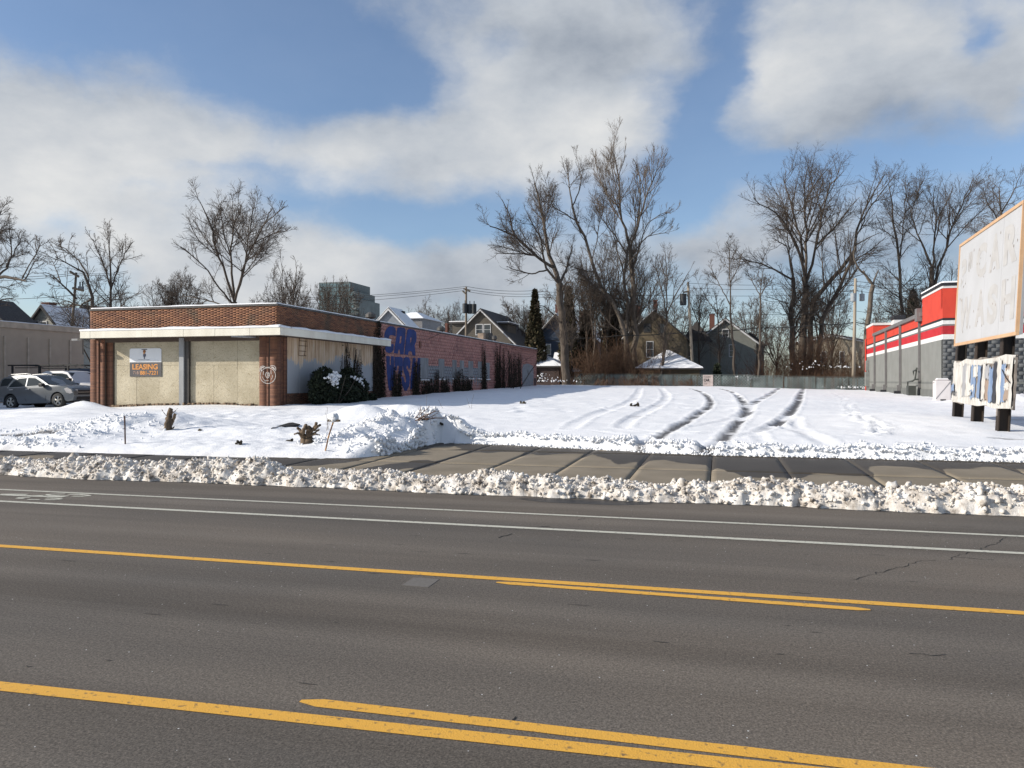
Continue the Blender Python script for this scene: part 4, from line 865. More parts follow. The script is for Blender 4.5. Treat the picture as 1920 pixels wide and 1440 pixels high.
# ------------------------------------------------------------------ red and grey store on the right
N3 = P(1768, 747, 40.0); F3 = P(1625, 733, 70.5); NX = Vector((N3.x, N3.y)); DX = Vector((F3.x - N3.x, F3.y - N3.y)); SL = DX.length; DX.normalize(); OX = Vector((-DX.y, DX.x))   # OX points to the lot side
if OX.x > 0: OX = -OX
def TS(a, o, z): q = NX + DX * a + OX * o; return Vector((q.x, q.y, z))         # along the wall, outwards, up
FXD = -OX                                                                           # front face runs this way
def TF(a, o, z): q = NX + FXD * a - DX * o; return Vector((q.x, q.y, z))
def zN(y): return HCAM + (HOR - y) * 40.0 / F
store = thing('retail_store', 'grey block store with red, white and orange painted bands', 'building', (N3.x, N3.y, N3.z))
def wallpos(x):
    r = pray(x, 700); A = np.array([[DX.x, -r.x], [DX.y, -r.y]]); s = np.linalg.solve(A, np.array([-NX.x, -NX.y])); return float(s[0])
zW0, zW1, zR1, zG1, zU1, zK1 = zN(636.3), zN(627), zN(611), zN(608), zN(600.5), zN(596.5)
zT = zN(569); zPar = zN(540.5); zPt = zN(536); zPc = zN(530.5)
M_SG = mat('store_grey', (.185, .19, .18), .85, (.16, .165, .155), 1.2, bump=.15, bscale=40); M_SG2 = mat('store_plinth', (.13, .137, .13), .85, (.11, .115, .11), 1.2)
M_SW = mat('store_white', (.60, .60, .59), .7, (.55, .55, .54), 2); M_SR = mat('store_red', (.45, .018, .026), .65, (.38, .014, .02), 1.5); M_SO = mat('store_orange', (.53, .052, .028), .65, (.46, .042, .024), 1.2)
M_SK = mat('store_black', (.018, .018, .022), .6); M_SD = mat('store_trim', (.15, .145, .145), .6, (.12, .115, .115), 2)
zb = N3.z - .6; D = 20.0
def wall_band(nm, z0, z1, m, out=0.0): MB(lambda a, o, z: TS(a, o, z)).box(0, SL, -D, out, z0, z1).obj(nm, m, store)
wall_band('plinth', zb, zN(728) - .1, M_SG2, .05); wall_band('wall', zN(728) - .099, zW0, M_SG); wall_band('belt_course', zN(716) - .12, zN(716), M_SG2, .006)
wall_band('white_band', zW0 + .001, zW1, M_SW, .004); wall_band('red_band', zW1 + .001, zR1, M_SR, .004); wall_band('grey_band', zR1 + .001, zG1, M_SD, .004); wall_band('white_band', zG1 + .001, zU1, M_SW, .004); wall_band('black_band', zU1 + .001, zK1, M_SK, .008)
wall_band('upper_wall', zK1 + .001, zT - .25, M_SO)
aP = wallpos(1730); aE = wallpos(1641)
MB(TS).box(0, aP, -D, .02, zT - .249, zPar).box(0, aP, -D, .018, zK1 + .01, zT - .25).obj('parapet', M_SO, store)
MB(TS).box(0, aP + .05, -D, .05, zPar + .001, zPt).obj('parapet_trim', M_SW, store); MB(TS).box(-.02, aP + .1, -D, .09, zPt + .001, zPc).obj('parapet_cap', M_SK, store)
MB(TS).box(0, aP, -.4, .09, zPc + .001, zPc + .07).obj('parapet_snow', M_SNOW, store)
MB(TS).box(aP - .02, aE + .6, -.1, .16, zT - .24, zT).obj('gutter', M_SD, store, bevel=.02); MB(TS).box(aP + .1, aE, -D, -.6, zT - .1, zT - .02).obj('roof', M_SNOW, store)
MB(TS).box(aE + 1.2, SL, -D, .02, zT - .25, zT + .75).obj('rear_parapet', M_SO, store); MB(TS).box(aE + 1.1, SL + .02, -D, .06, zT + .751, zT + .95).obj('rear_parapet_cap', M_SW, store)
MB(TS).box(aE - .1, aE + 1.15, -2.2, -1.4, zT - .3, zT + 1.1).obj('roof_stack', M_SW, store); MB(TS).box(aE - .2, aE + 1.25, -2.3, -1.3, zT + 1.101, zT + 1.45).obj('roof_stack_cap', M_SK, store, bevel=.1)
q = TS(aP + .5, .02, 0); MB(TS).box(aP + .05, aP + .75, .02, .3, zT - .5, zT + .25).obj('scupper_box', M_SD, store)
for x in (1641.6, 1663, 1690):
    a = wallpos(x); d = MB(TS).box(a - .09, a + .09, .012, .15, zN(728) + .1, zT - .24).box(a - .09, a + .09, .06, .28, zN(728) - .3, zN(728) + .1).obj('downspout', M_SD, store)
    MB(TS).box(a - .12, a + .12, .055, .45, N3.z - .2, zN(728) - .301).obj('shoe', M_SK, d)
a = wallpos(1726); MB(TS).box(a - .08, a + .08, .012, .13, N3.z, zT - .5).obj('downspout', M_SD, store)
g = MB(TS).tube([(a - .3, .15, N3.z + 1.0), (a - .3, .35, N3.z + 1.0), (a - .1, .45, N3.z + .9), (a + 1.2, .5, N3.z + .85), (a + 1.2, .5, N3.z - .1)], .05, 8)
g.tube([(a, .2, N3.z + 1.7), (a, .3, N3.z + 1.0)], .045, 8).box(a - .35, a + .4, .3, .7, N3.z, N3.z + .62).tube([(a + .5, .3, N3.z + 1.2), (a + .5, .3, N3.z + 1.5), (a - .2, .3, N3.z + 1.55)], .05, 8).obj('gas_meter', mat('meter_grey', (.05, .055, .05), .6), store)
a = wallpos(1629); MB(TS).box(a - .5, a + .4, .01, .3, zN(728) - .1, zN(728) + 1.2).box(a - .3, a + .3, .01, .25, zN(728) + 1.3, zN(728) + 2.2).obj('meter_cabinet', mat('cabinet', (.20, .21, .2), .6), store)
MB(TS).tube([(SL - .15, .1, zb + .6), (SL - .15, .1, zT - .2)], .06, 6).obj('corner_pipe', M_SO, store)
# front: split-faced block, laid one by one
M_SPLIT = mat('split_block', (.105, .112, .118), .9, (.07, .075, .08), 6, island=.18, bump=1.0, bscale=14)
M_SPR = mat('split_red', (.38, .02, .03), .8, (.30, .015, .02), 6, bump=1.0, bscale=14); M_SPW = mat('split_white', (.66, .66, .65), .8, (.58, .58, .57), 6, bump=.8, bscale=14)
FL = 16.0
MB(TF).box(0, FL, -.4, .0, zb, zW0 - .01).obj('front_wall', mat('front_mortar', (.06, .065, .07), .9), store)
bricks('split_face_blocks', TF, FL, zb, zW0 - .005, .40, .20, M_SPLIT, store, joint=.012, proud=.03, seed=21)
for nm, z0, z1, m, o in (('front_white_band', zW0, zW1, M_SPW, .03), ('front_red_band', zW1 + .001, zR1, M_SPR, .03), ('front_grey_band', zR1 + .001, zG1, M_SD, .03), ('front_white_band', zG1 + .001, zU1, M_SPW, .03), ('front_black_band', zU1 + .001, zK1, M_SK, .05), ('front_parapet', zK1 + .001, zPar, M_SO, .03), ('front_trim', zPar + .001, zPt, M_SW, .05), ('front_cap', zPt + .001, zPc, M_SK, .09)):
    MB(TF).box(-.02, FL, -.4, o, z0, z1).obj(nm, m, store)
MB(TF).box(0, FL, -.3, .08, zPc + .001, zPc + .08).obj('parapet_snow', M_SNOW, store)
MB(TF).box(0, FL, .031, .05, N3.z + .75, N3.z + .87).obj('front_belt_course', M_SG2, store)
# white cabinet by the corner of the store
q = P(1766, 748, 37.5); zq = zs(q.x, q.y); wc = thing('tall_white_cabinet', 'tall white plastic cabinet with rounded top beside the grey store wall', 'cabinet', (q.x, q.y, zq - .05))
M_TANK = mat('tank_white', (.60, .57, .57), .55, (.54, .51, .51), 2); hw = .36
MB(TS).box(0, 0, 0, 0, 0, 0)
def TQ(a, o, z): return Vector((q.x, q.y, zq)) + Vector((DX.x, DX.y, 0)) * a + Vector((OX.x, OX.y, 0)) * o + Vector((0, 0, z))
MB(TQ).box(-.3, .3, -.35, .35, -.1, .98).obj('body', M_TANK, wc, bevel=.05); MB(TQ).box(-.22, .22, -.27, .27, .981, 1.07).obj('cap', M_TANK, wc, bevel=.04); MB(TQ).box(-.2, .2, -.22, .22, 1.071, 1.1).obj('snow_cap', M_SNOW, wc)
MB(TQ).box(-.305, -.29, -.12, .12, -.06, .08).obj('drain_recess', M_SK, wc); MB(TQ).tube([(-.312, -.3, .92), (-.312, .32, .1)], .008, 5).obj('strap', M_SD, wc); MB(TQ).box(-.1, .1, .351, .356, .86, .9).obj('label_plate', M_SD, wc)

# ------------------------------------------------------------------ big blank signboard on three steel posts
ZR_, ZL_ = 18.5, 24.6
def lerp_depth(x):  # plane through both edges
    xr, xl = (1905 - CXP) / F, (1789 - CXP) / F; pr = Vector((xr * ZR_, ZR_)); pl = Vector((xl * ZL_, ZL_)); c = (x - CXP) / F
    d = pl - pr; t = (c * pr.y - pr.x) / (d.x - c * d.y); return (pr + d * t).y
def SP(x, y): return P(x, y, lerp_depth(x))
e0 = SP(1789, 700); e1 = SP(1905, 700); bd = Vector((e0.x - e1.x, e0.y - e1.y)); BW = bd.length; bd.normalize(); bo = Vector((-bd.y, bd.x)); bo = bo if bo.x < 0 else -bo
def TB(a, o, z): o = o - (z - 2.0) * .05; return Vector((e1.x + bd.x * a + bo.x * o, e1.y + bd.y * a + bo.y * o, z))   # the old posts lean a little
def bz(x, y): return SP(x, y).z
bb = thing('billboard', 'large white blank signboard with faded car wash lettering on three steel posts', 'sign', (e1.x, e1.y, .4))
zB0, zB1 = (bz(1786, 652) + bz(1904, 626)) / 2, (bz(1794, 459) + bz(1905, 371)) / 2
M_PW = mat('board_white', (.415, .42, .435), .65, (.38, .385, .395), .8); M_PEACH = mat('board_edge', (.52, .34, .2), .6, (.46, .29, .17), 3)
npan = 4
for i in range(npan):
    MB(TB).box(BW * i / npan + .003, BW * (i + 1) / npan - .003, .0, .03 + random.uniform(0, .004), zB0 + .09, zB1 - .09).obj('face_panel', M_PW, bb)
MB(TB).box(-.0, BW, -.02, .06, zB0, zB0 + .088).obj('bottom_rail', M_PEACH, bb, bevel=.008); MB(TB).box(0, BW, -.02, .06, zB1 - .088, zB1).obj('top_rail', M_PEACH, bb, bevel=.008)
MB(TB).box(-.0, .05, -.02, .058, zB0 + .089, zB1 - .089).obj('side_rail', M_PEACH, bb); MB(TB).box(BW - .06, BW, -.02, .058, zB0 + .089, zB1 - .089).obj('side_rail', M_PEACH, bb)
MB(TB).box(-.02, BW, -.09, -.021, zB0 + .02, zB1 - .02).obj('cabinet', mat('cabinet_grey', (.30, .31, .32), .5, (.24, .25, .26), 2), bb)
M_GHOST = mat('ghost_lettering', (.355, .345, .338), .7, (.40, .395, .39), 3); M_STAIN = mat('bolt_stain', (.28, .24, .21), .8)
def ghost(s, f0, f1, g0, g1, nm, m=M_GHOST):
    h = zB1 - zB0; a0 = BW * (1 - f0); put_mesh(nm, text_mesh(s, BW * (f1 - f0), h * (g1 - g0), lambda p, q_, d: TB(a0 - p, .0355 + d, zB0 + h * g0 + q_), .002, .05), m, bb)
ghost('C', .34, .51, .57, .87, 'faded_letter'); ghost('A', .56, .72, .57, .88, 'faded_letter'); ghost('R', .77, .95, .57, .88, 'faded_letter'); ghost('W', .07, .30, .14, .45, 'faded_letter'); ghost('A', .37, .53, .14, .46, 'faded_letter'); ghost('S', .57, .72, .13, .46, 'faded_letter'); ghost('H', .77, .95, .13, .46, 'faded_letter'); ghost('3', .06, .16, .55, .83, 'faded_letter'); ghost('MIN', .19, .27, .70, .86, 'faded_letter')
st = MB(TB)
for i in range(34):
    a = random.uniform(.05, .95) * BW; z = zB0 + random.choice([.16, .3, .44, .58, .72, .86]) * (zB1 - zB0) + random.uniform(-.1, .1); st.box(a - .012, a + .012, .036, .04, z - random.uniform(.02, .07), z + .015)
st.obj('bolt_stains', M_STAIN, bb)['kind'] = 'stuff'
M_STEEL = mat('rusty_steel', (.014, .012, .011), .7, (.04, .025, .016), 3, stretch=(1, 1, .2))
for x, wpx in ((1800, 12), (1837, 16), (1886, 18)):
    r_ = pray(x, 700); o_ = -.24; sol = np.linalg.solve(np.array([[bd.x, -r_.x], [bd.y, -r_.y]]), -np.array([e1.x + bo.x * o_, e1.y + bo.y * o_])); a = float(sol[0]); pt = TB(a, o_, 0); zt = zB0 + .4; zg = zs(pt.x, pt.y) - .3
    MB(TB).box(a - .13, a + .13, -.10 - .28, -.10 - .255, zg, zt).box(a - .13, a + .13, -.125, -.10, zg, zt).box(a - .012, a + .012, -.356, -.124, zg, zt).obj('steel_post', M_STEEL, bb)
# torn lower board in layers of old paper
zL0, zL1 = (bz(1786, 757) + bz(1903, 763)) / 2, (bz(1787, 682) + bz(1903, 659)) / 2
tb = thing('torn_signboard', 'smaller weathered signboard with peeling white and blue paper below the blank sign', 'sign', TB(BW / 2, 0, zL0))
def ragged(a0, a1, z0, z1, n, amp, seed):
    r = random.Random(seed); pts = []
    for i in range(n): t = i / n; pts.append((a0 + (a1 - a0) * t, z0 + r.uniform(-amp, amp)))
    for i in range(n): t = i / n; pts.append((a1 + r.uniform(-amp, amp), z0 + (z1 - z0) * t))
    for i in range(n): t = i / n; pts.append((a1 - (a1 - a0) * t, z1 + r.uniform(-amp, amp)))
    for i in range(n): t = i / n; pts.append((a0 + r.uniform(-amp, amp), z1 - (z1 - z0) * t))
    return pts
h = zL1 - zL0
put_mesh('backing_board', shapes_mesh([ragged(.0, BW - .02, zL0, zL1, 16, .03, 1)], lambda a, b, d: TB(a, .0 + d, b), .05), mat('old_ply', (.25, .22, .19), .9, (.12, .10, .09), 3, stretch=(3, 3, .4)), tb)
PAPER = [((.56, .55, .52), (.36, .34, .31)), ((.12, .18, .30), (.2, .26, .36)), ((.30, .23, .18), (.2, .15, .12)), ((.02, .025, .035), (.04, .04, .05)), ((.33, .33, .34), (.22, .22, .23))]
PM = [mat('paper_%d' % i, a, .85, b, 4, stretch=(4, 4, .5)) for i, (a, b) in enumerate(PAPER)]
L_ = [(0, 1, 0, .16, 0), (0, 1, .86, 1, 0), (.9, 1, .05, .98, 0), (.80, .9, .1, .9, 0), (.73, .80, .14, .9, 4), (.66, .73, .15, .9, 0), (.55, .64, .12, .86, 1), (.58, .66, .3, .45, 0), (.52, .60, .6, .86, 0), (.47, .52, .15, .85, 1), (.42, .46, .1, .86, 3), (.39, .44, .12, .9, 0), (.32, .39, .12, .55, 2), (.33, .40, .55, .85, 4), (.26, .33, .1, .8, 1), (.21, .27, .1, .9, 3), (.15, .21, .05, .95, 0), (.09, .15, .12, .85, 1), (.02, .10, .15, .8, 2), (.0, .04, .03, .97, 0), (.04, .10, .35, .48, 0), (.03, .1, .62, .74, 0), (.93, .99, .25, .45, 1), (.60, .64, .18, .3, 0)]
for i, (f0, f1, g0, g1, c) in enumerate(L_):
    put_mesh('torn_paper', shapes_mesh([ragged(BW * f0 + .01, BW * f1 - .01, zL0 + h * g0 + .01, zL0 + h * g1 - .01, 8, .05, 30 + i)], lambda a, b, d: TB(a, .028 + .0022 * i + d, b), .002), PM[c], tb)
put_mesh('lettering', text_mesh('WED', .55, .15, lambda p, q_, d: TB(BW * .97 - p, .09 + d, zL0 + h * .17 + q_), .003, .03), PM[3], tb)
MB(TB).tube([(BW * .22, .0, zL0 + .02), (BW * .22, 0, zL0 - .22)], .02, 5).obj('loose_strip', M_STAIN, tb)
MB(TB).tube([(BW * .12, .10, zL1 - .35), (BW * .06, .11, zL1 - .55), (BW * .01, .10, zL1 - .68)], .012, 5).obj('loose_wire', M_SK, tb)

# ------------------------------------------------------------------ taupe block building at far left
LW = thing('taupe_building', 'low taupe painted block building with vertical strips beside the parked cars', 'building', (-40.7, 41.5, .4))
uW = -40.7; zt = 5.3; vE = onu(157, 650, uW).y; M_TP = mat('taupe_block', (.45, .355, .265), .85, (.41, .32, .24), 1.5); M_TP2 = mat('taupe_strip', (.52, .42, .32), .8)
MB().box(uW - 14, uW, 18, vE, -.2, zt - .35).obj('wall', M_TP, LW); MB().box(uW - 14.1, uW + .08, 17.9, vE + .05, zt - .349, zt).obj('roof_fascia', M_TP2, LW)
for x in (8, 52, 93, 131): v = onu(x, 680, uW).y; MB().box(uW, uW + .07, v - .06, v + .06, .0, zt - .36 - .5).obj('strip', M_TP2, LW)
snow_slab('roof_snow', uW - 14, uW + .06, 18, vE, zt, .07, LW, 111, .8)
# ------------------------------------------------------------------ vehicles
M_GLASS = mat('car_glass', (.025, .035, .04), .1, (.02, .028, .032), 1, spec=.25); M_TYRE = mat('tyre', (.02, .02, .02), .85, (.035, .035, .035), 6); M_RIM = mat('alloy', (.55, .54, .5), .3, (.45, .44, .41), 3, metal=.7)
M_CHR = mat('chrome', (.45, .45, .44), .3, metal=.9); M_BLK = mat('black_plastic', (.02, .02, .022), .5)
def arc(cx, cz, r, a0, a1, n): return [(cx + r * math.cos(R(a0 + (a1 - a0) * i / n)), cz + r * math.sin(R(a0 + (a1 - a0) * i / n))) for i in range(n + 1)]
def car_body(name, outline, hw, m, parent, zc=(), xc=(), cols=5):
    """closed side outline (x,z) -> body whose half width at (x,z) is hw(x,z)"""
    bm = bmesh.new(); vs = [bm.verts.new((x, 0, z)) for x, z in outline]; bm.faces.new(vs)
    for z in zc: bmesh.ops.bisect_plane(bm, geom=bm.verts[:] + bm.edges[:] + bm.faces[:], plane_co=(0, 0, z), plane_no=(0, 0, 1))
    for x in xc: bmesh.ops.bisect_plane(bm, geom=bm.verts[:] + bm.edges[:] + bm.faces[:], plane_co=(x, 0, 0), plane_no=(1, 0, 0))
    bm.verts.ensure_lookup_table(); bm.verts.index_update()
    V0 = [(v.co.x, v.co.z) for v in bm.verts]; F0 = [[v.index for v in f.verts] for f in bm.faces]; B = [(e.verts[0].index, e.verts[1].index) for e in bm.edges if e.is_boundary]; bm.free()
    n = len(V0); V = []
    fr = np.linspace(1, -1, cols); fr[1:-1] = np.linspace(.9, -.9, cols - 2)
    for k in fr:
        for x, z in V0:
            dz = 0.03 * (1 - abs(k)) if z > .9 else 0
            V.append((x, k * hw(x, z), z + dz))
    Fs = [tuple(f) for f in F0] + [tuple(i + n * (cols - 1) for i in f[::-1]) for f in F0]
    for a, b in B:
        for c in range(cols - 1): Fs.append((a + n * c, b + n * c, b + n * (c + 1), a + n * (c + 1)))
    mb = MB(); mb.v = V; mb.f = Fs; o = mb.obj(name, m, parent, local=True); shade_angle(o, 32); return o
def side_panel(name, pts, hw, m, parent, out=.006, th=.0, side=-1):
    V = [(x, side * (hw(x, z) + out), z) for x, z in pts]; mb = MB().add(V, [tuple(range(len(V)))]); return mb.obj(name, m, parent, local=True)
def side_line(name, pts, hw, m, parent, r=.012, out=.008, side=-1): return MB().tube([(x, side * (hw(x, z) + out), z) for x, z in pts], r, 5).obj(name, m, parent, local=True)
def wheel(parent, x, y, r, side, spokes=5):
    t = MB(); V = []; n = 24
    prof = [(r * .62, -.1), (r * .95, -.11), (r, -.07), (r, .07), (r * .95, .11), (r * .62, .1)]
    for rr, yy in prof:
        for j in range(n): a = 2 * math.pi * j / n; V.append((x + rr * math.cos(a), y + yy, r + rr * math.sin(a)))
    t.add(V, [(i * n + j, i * n + (j + 1) % n, (i + 1) * n + (j + 1) % n, (i + 1) * n + j) for i in range(5) for j in range(n)])
    ty = t.obj('wheel', M_TYRE, parent, local=True, smooth=True); rm = MB(); yo = y + side * .085
    for k in range(spokes):
        a = 2 * math.pi * k / spokes + .3
        for s in (-.16, .16):
            p0 = Vector((x + .05 * math.cos(a + s), yo, r + .05 * math.sin(a + s))); p1 = Vector((x + r * .62 * math.cos(a + s * .9), yo, r + r * .62 * math.sin(a + s * .9))); rm.tube([p0, p1], .022, 4)
    rm.tube([(x, yo - .02, r), (x, yo + .02, r)], .07, 10)
    for j in range(20):
        a0, a1 = 2 * math.pi * j / 20, 2 * math.pi * (j + 1) / 20; rm.tube([(x + r * .63 * math.cos(a0), yo, r + r * .63 * math.sin(a0)), (x + r * .63 * math.cos(a1), yo, r + r * .63 * math.sin(a1))], .018, 4, cap=False)
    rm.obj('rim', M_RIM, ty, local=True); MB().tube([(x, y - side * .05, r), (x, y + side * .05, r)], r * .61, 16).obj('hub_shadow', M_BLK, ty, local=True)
def suv():
    ra = P(20.2, 754, 38.0); u_r, v_r = ra.x, ra.y + .9; zr, zf = ra.z - .36, P(109.7, 750.8, 37.25).z - .36
    xr, xf = -1.33, 1.53; pitch = math.atan2(zf - zr, xf - xr)
    t = thing('parked_suv', 'grey compact sport utility vehicle parked left of the brick car wash', 'car', (u_r - xr * math.cos(pitch), v_r, zr - xr * math.sin(pitch)), rot=(0, -pitch, 0))
    m = mat('suv_paint', (.145, .155, .165), .32, (.13, .14, .15), 2, metal=.35, coat=.5)
    hw = lambda x, z: .915 - .30 * max(0, z - 1.02) - (.10 * ((abs(x) - 1.75) / .6) ** 2 if abs(x) > 1.75 else 0) - .25 * max(0, .42 - z) + .02 * math.exp(-((z - .72) / .2) ** 2)
    o = [(-2.28, .42), (-1.78, .36)] + arc(xr, .36, .43, 180, 0, 10) + [(-.85, .26), (1.05, .26)] + arc(xf, .36, .43, 180, 0, 10) + [(2.05, .3), (2.34, .34), (2.42, .55), (2.40, .80), (2.30, .93), (2.05, 1.01), (1.55, 1.08), (1.02, 1.13), (.6, 1.36), (.12, 1.595), (-.4, 1.665), (-1.2, 1.665), (-1.85, 1.60), (-2.0, 1.52), (-2.28, 1.13), (-2.36, .95), (-2.38, .6)]
    car_body('body', o, hw, m, t, zc=(.5, .62, .75, .88, .98, 1.05, 1.15, 1.3, 1.45, 1.58), xc=(-2.2, -1.95, -1.6, -1.0, -.4, .2, .6, 1.1, 1.8, 2.1, 2.3))
    MB().box(-2.0, 2.1, -.72, .72, .22, .5).obj('underbody', M_BLK, t, local=True)
    for x in (xr, xf):
        for s in (-1, 1): wheel(t, x, s * .80, .36, s)
    # glazing
    side_panel('rear_door_window', [(-1.42, 1.09), (-.42, 1.11), (-.42, 1.52), (-.9, 1.51), (-1.2, 1.36)], hw, M_GLASS, t); side_panel('front_door_window', [(-.34, 1.11), (.78, 1.13), (.45, 1.33), (.1, 1.50), (-.34, 1.53)], hw, M_GLASS, t)
    side_panel('quarter_window', [(-1.98, 1.16), (-1.52, 1.18), (-1.25, 1.53), (-1.80, 1.54), (-1.95, 1.46)], hw, M_GLASS, t)
    side_line('window_trim', [(-1.50, 1.06), (.86, 1.10), (.48, 1.36), (.08, 1.545), (-.4, 1.575), (-.95, 1.555), (-1.25, 1.40), (-1.50, 1.06)], hw, M_CHR, t, .011)
    ws = lambda x, z, k: (x, k * (hw(x, z) - .06), z)
    MB().add([ws(1.0, 1.165, -1), ws(1.0, 1.165, 1), ws(.18, 1.60, 1), ws(.18, 1.60, -1)], [(0, 1, 2, 3)]).obj('windscreen', M_GLASS, t, local=True)
    MB().add([(-2.29, -.68, 1.16), (-2.29, .68, 1.16), (-2.03, .62, 1.53), (-2.03, -.62, 1.53)], [(0, 1, 2, 3)]).obj('rear_window', M_GLASS, t, local=True)
    for s in (-1, 1):
        MB().box(.62, .85, s * .93, s * 1.12, 1.05, 1.22).obj('mirror', M_BLK, t, local=True, bevel=.04)
        MB().tube([(-1.75, s * .60, 1.66), (-1.5, s * .60, 1.73), (-.6, s * .60, 1.74), (-.3, s * .60, 1.68)], .025, 6).obj('roof_rail', M_CHR, t, local=True)
        V = [(1.95, .92), (2.12, .97), (2.30, .86), (2.37, .70), (2.25, .67), (2.08, .73)]
        MB().add([(x, s * (hw(x, z) + .012), z) for x, z in V] + [(2.41, s * .55, .72), (2.40, s * .55, .86)], [(0, 1, 2, 3, 4, 5), (2, 7, 6, 3)]).obj('headlight', mat('headlamp', (.55, .52, .5), .15, (.45, .42, .4), 6), t, local=True)
        MB().add([(x, s * (hw(x, z) + .012), z) for x, z in [(-2.18, .86), (-2.05, 1.02), (-2.18, 1.12), (-2.30, 1.10), (-2.375, .9), (-2.385, .75)]] , [(0, 1, 2, 3, 4, 5)]).obj('tail_light', mat('tail_red', (.45, .02, .02), .2), t, local=True)
        for x in (-1.22, -.22): MB().tube([(x - .11, s * (hw(x, .98) + .03), .965), (x + .11, s * (hw(x, .98) + .03), .965)], .02, 6).obj('door_handle', M_CHR, t, local=True)
    MB().box(2.36, 2.425, -.55, .55, .62, .84).obj('grille', M_BLK, t, local=True); MB().box(2.42, 2.435, -.55, .55, .71, .745).obj('grille_bar', M_CHR, t, local=True); MB().box(2.33, 2.43, -.6, .6, .36, .5).obj('lower_intake', M_BLK, t, local=True)
    for pl in ([(-.40, 1.06), (-.42, .5), (-.36, .34)], [(.84, 1.08), (.86, .6), (.8, .36)], [(-1.42, 1.06), (-1.15, .75), (-.93, .4)]): side_line('door_seam', pl, hw, M_BLK, t, .005, .0)
    return t
suv()
def pickup():
    p = P(118, 724, 41.6); zg = .42
    t = thing('pickup_truck', 'white pickup truck with black ladder rack behind the grey car', 'truck', (p.x, p.y + .2, zg))
    m = mat('truck_white', (.66, .66, .67), .4, (.6, .6, .61), 2, coat=.3)
    hw = lambda x, z: .98 - .24 * max(0, z - 1.2)
    o = [(-2.9, .5), (-2.2, .5)] + arc(-1.75, .42, .47, 170, 10, 8) + [(-1.2, .45), (1.4, .45)] + arc(1.95, .42, .47, 170, 10, 8) + [(2.5, .5), (2.75, .55), (2.8, 1.05), (2.65, 1.2), (1.55, 1.3), (.95, 1.83), (.6, 1.9), (-.5, 1.9), (-.72, 1.8), (-.8, 1.3), (-2.92, 1.3)]
    car_body('body', o, hw, m, t, zc=(.8, 1.1, 1.25, 1.5, 1.7), xc=(-2, -1, 0, 1, 2))
    side_panel('door_window', [(-.05, 1.34), (1.32, 1.36), (.92, 1.72), (.6, 1.78), (-.05, 1.78)], hw, M_GLASS, t); side_panel('rear_cab_window', [(-.65, 1.36), (-.15, 1.36), (-.15, 1.76), (-.55, 1.76)], hw, M_GLASS, t)
    MB().add([(1.5, -.85, 1.33), (1.5, .85, 1.33), (.99, .78, 1.81), (.99, -.78, 1.81)], [(0, 1, 2, 3)]).obj('windscreen', M_GLASS, t, local=True)
    for x in (-1.75, 1.95):
        for s in (-1, 1): wheel(t, x, s * .86, .42, s)
    MB().box(1.2, 1.4, -1.2, -1.0, 1.3, 1.52).obj('mirror', M_BLK, t, local=True, bevel=.03)
    rk = MB()
    for s in (-.85, .85):
        rk.box(-3.0, 1.9, s - .03, s + .03, 2.18, 2.25).box(-2.5, 1.5, s - .025, s + .025, 2.06, 2.10)
        for x in (-2.7, -.85, 1.0): rk.box(x - .04, x + .04, s - .04, s + .04, 1.28 if x < 0 else 1.9, 2.18)
        rk.tube([(1.9, s, 2.22), (2.2, s, 2.08)], .03, 5)
    for x in (-2.9, -2.0, -1.1, -.2, .7, 1.6): rk.box(x - .03, x + .03, -.88, .88, 2.20, 2.24)
    rk.obj('ladder_rack', M_BLK, t, local=True)
pickup()
def van():
    p = P(170, 720, 46.0); t = thing('blue_van', 'dark blue van mostly hidden behind the brick car wash corner', 'van', (p.x + 1.6, p.y, .5))
    hw = lambda x, z: .98 - .12 * max(0, z - 1.2)
    o = [(-2.6, .4), (-1.9, .4)] + arc(-1.45, .35, .42, 170, 10, 8) + [(1.1, .35)] + arc(1.6, .35, .42, 170, 10, 8) + [(2.4, .45), (2.5, .9), (1.9, 1.25), (1.3, 1.9), (.8, 2.02), (-2.4, 2.05), (-2.62, 1.2)]
    car_body('body', o, hw, mat('van_blue', (.06, .085, .13), .35, coat=.4), t, zc=(.7, 1.0, 1.2, 1.6, 1.9), xc=(-2, -1, 0, 1, 2)); side_panel('side_window', [(-2.3, 1.3), (1.3, 1.3), (1.0, 1.8), (-2.2, 1.85)], hw, M_GLASS, t)
    for x in (-1.45, 1.6):
        for s in (-1, 1): wheel(t, x, s * .85, .36, s)
van()

# ------------------------------------------------------------------ houses beyond the lot
M_SHING = mat('shingle', (.055, .05, .05), .9, (.09, .085, .08), 6, stretch=(1, 1, 3)); M_TRIM = mat('white_trim', (.6, .6, .6), .6); M_PANE = mat('window_pane', (.05, .055, .06), .12, spec=.6); M_CHIM = mat('chimney_brick', (.17, .075, .055), .9, (.11, .05, .04), 8)
def siding(name, col):
    m = mat(name, col, .8, tuple(c * .85 for c in col), 2)
    if 'sided' not in m:
        m['sided'] = 1; nt = m.node_tree; N = nt.nodes; L = nt.links; ge = N.new('ShaderNodeNewGeometry'); sp = N.new('ShaderNodeSeparateXYZ'); L.new(ge.outputs['Position'], sp.inputs[0])
        mm = N.new('ShaderNodeMath'); mm.operation = 'MULTIPLY'; mm.inputs[1].default_value = 6.5; L.new(sp.outputs[2], mm.inputs[0]); fr = N.new('ShaderNodeMath'); fr.operation = 'FRACT'; L.new(mm.outputs[0], fr.inputs[0])
        bp = N.new('ShaderNodeBump'); bp.inputs['Strength'].default_value = .8; bp.inputs['Distance'].default_value = .03; L.new(fr.outputs[0], bp.inputs['Height']); L.new(bp.outputs[0], N['Principled BSDF'].inputs['Normal'])
    return m
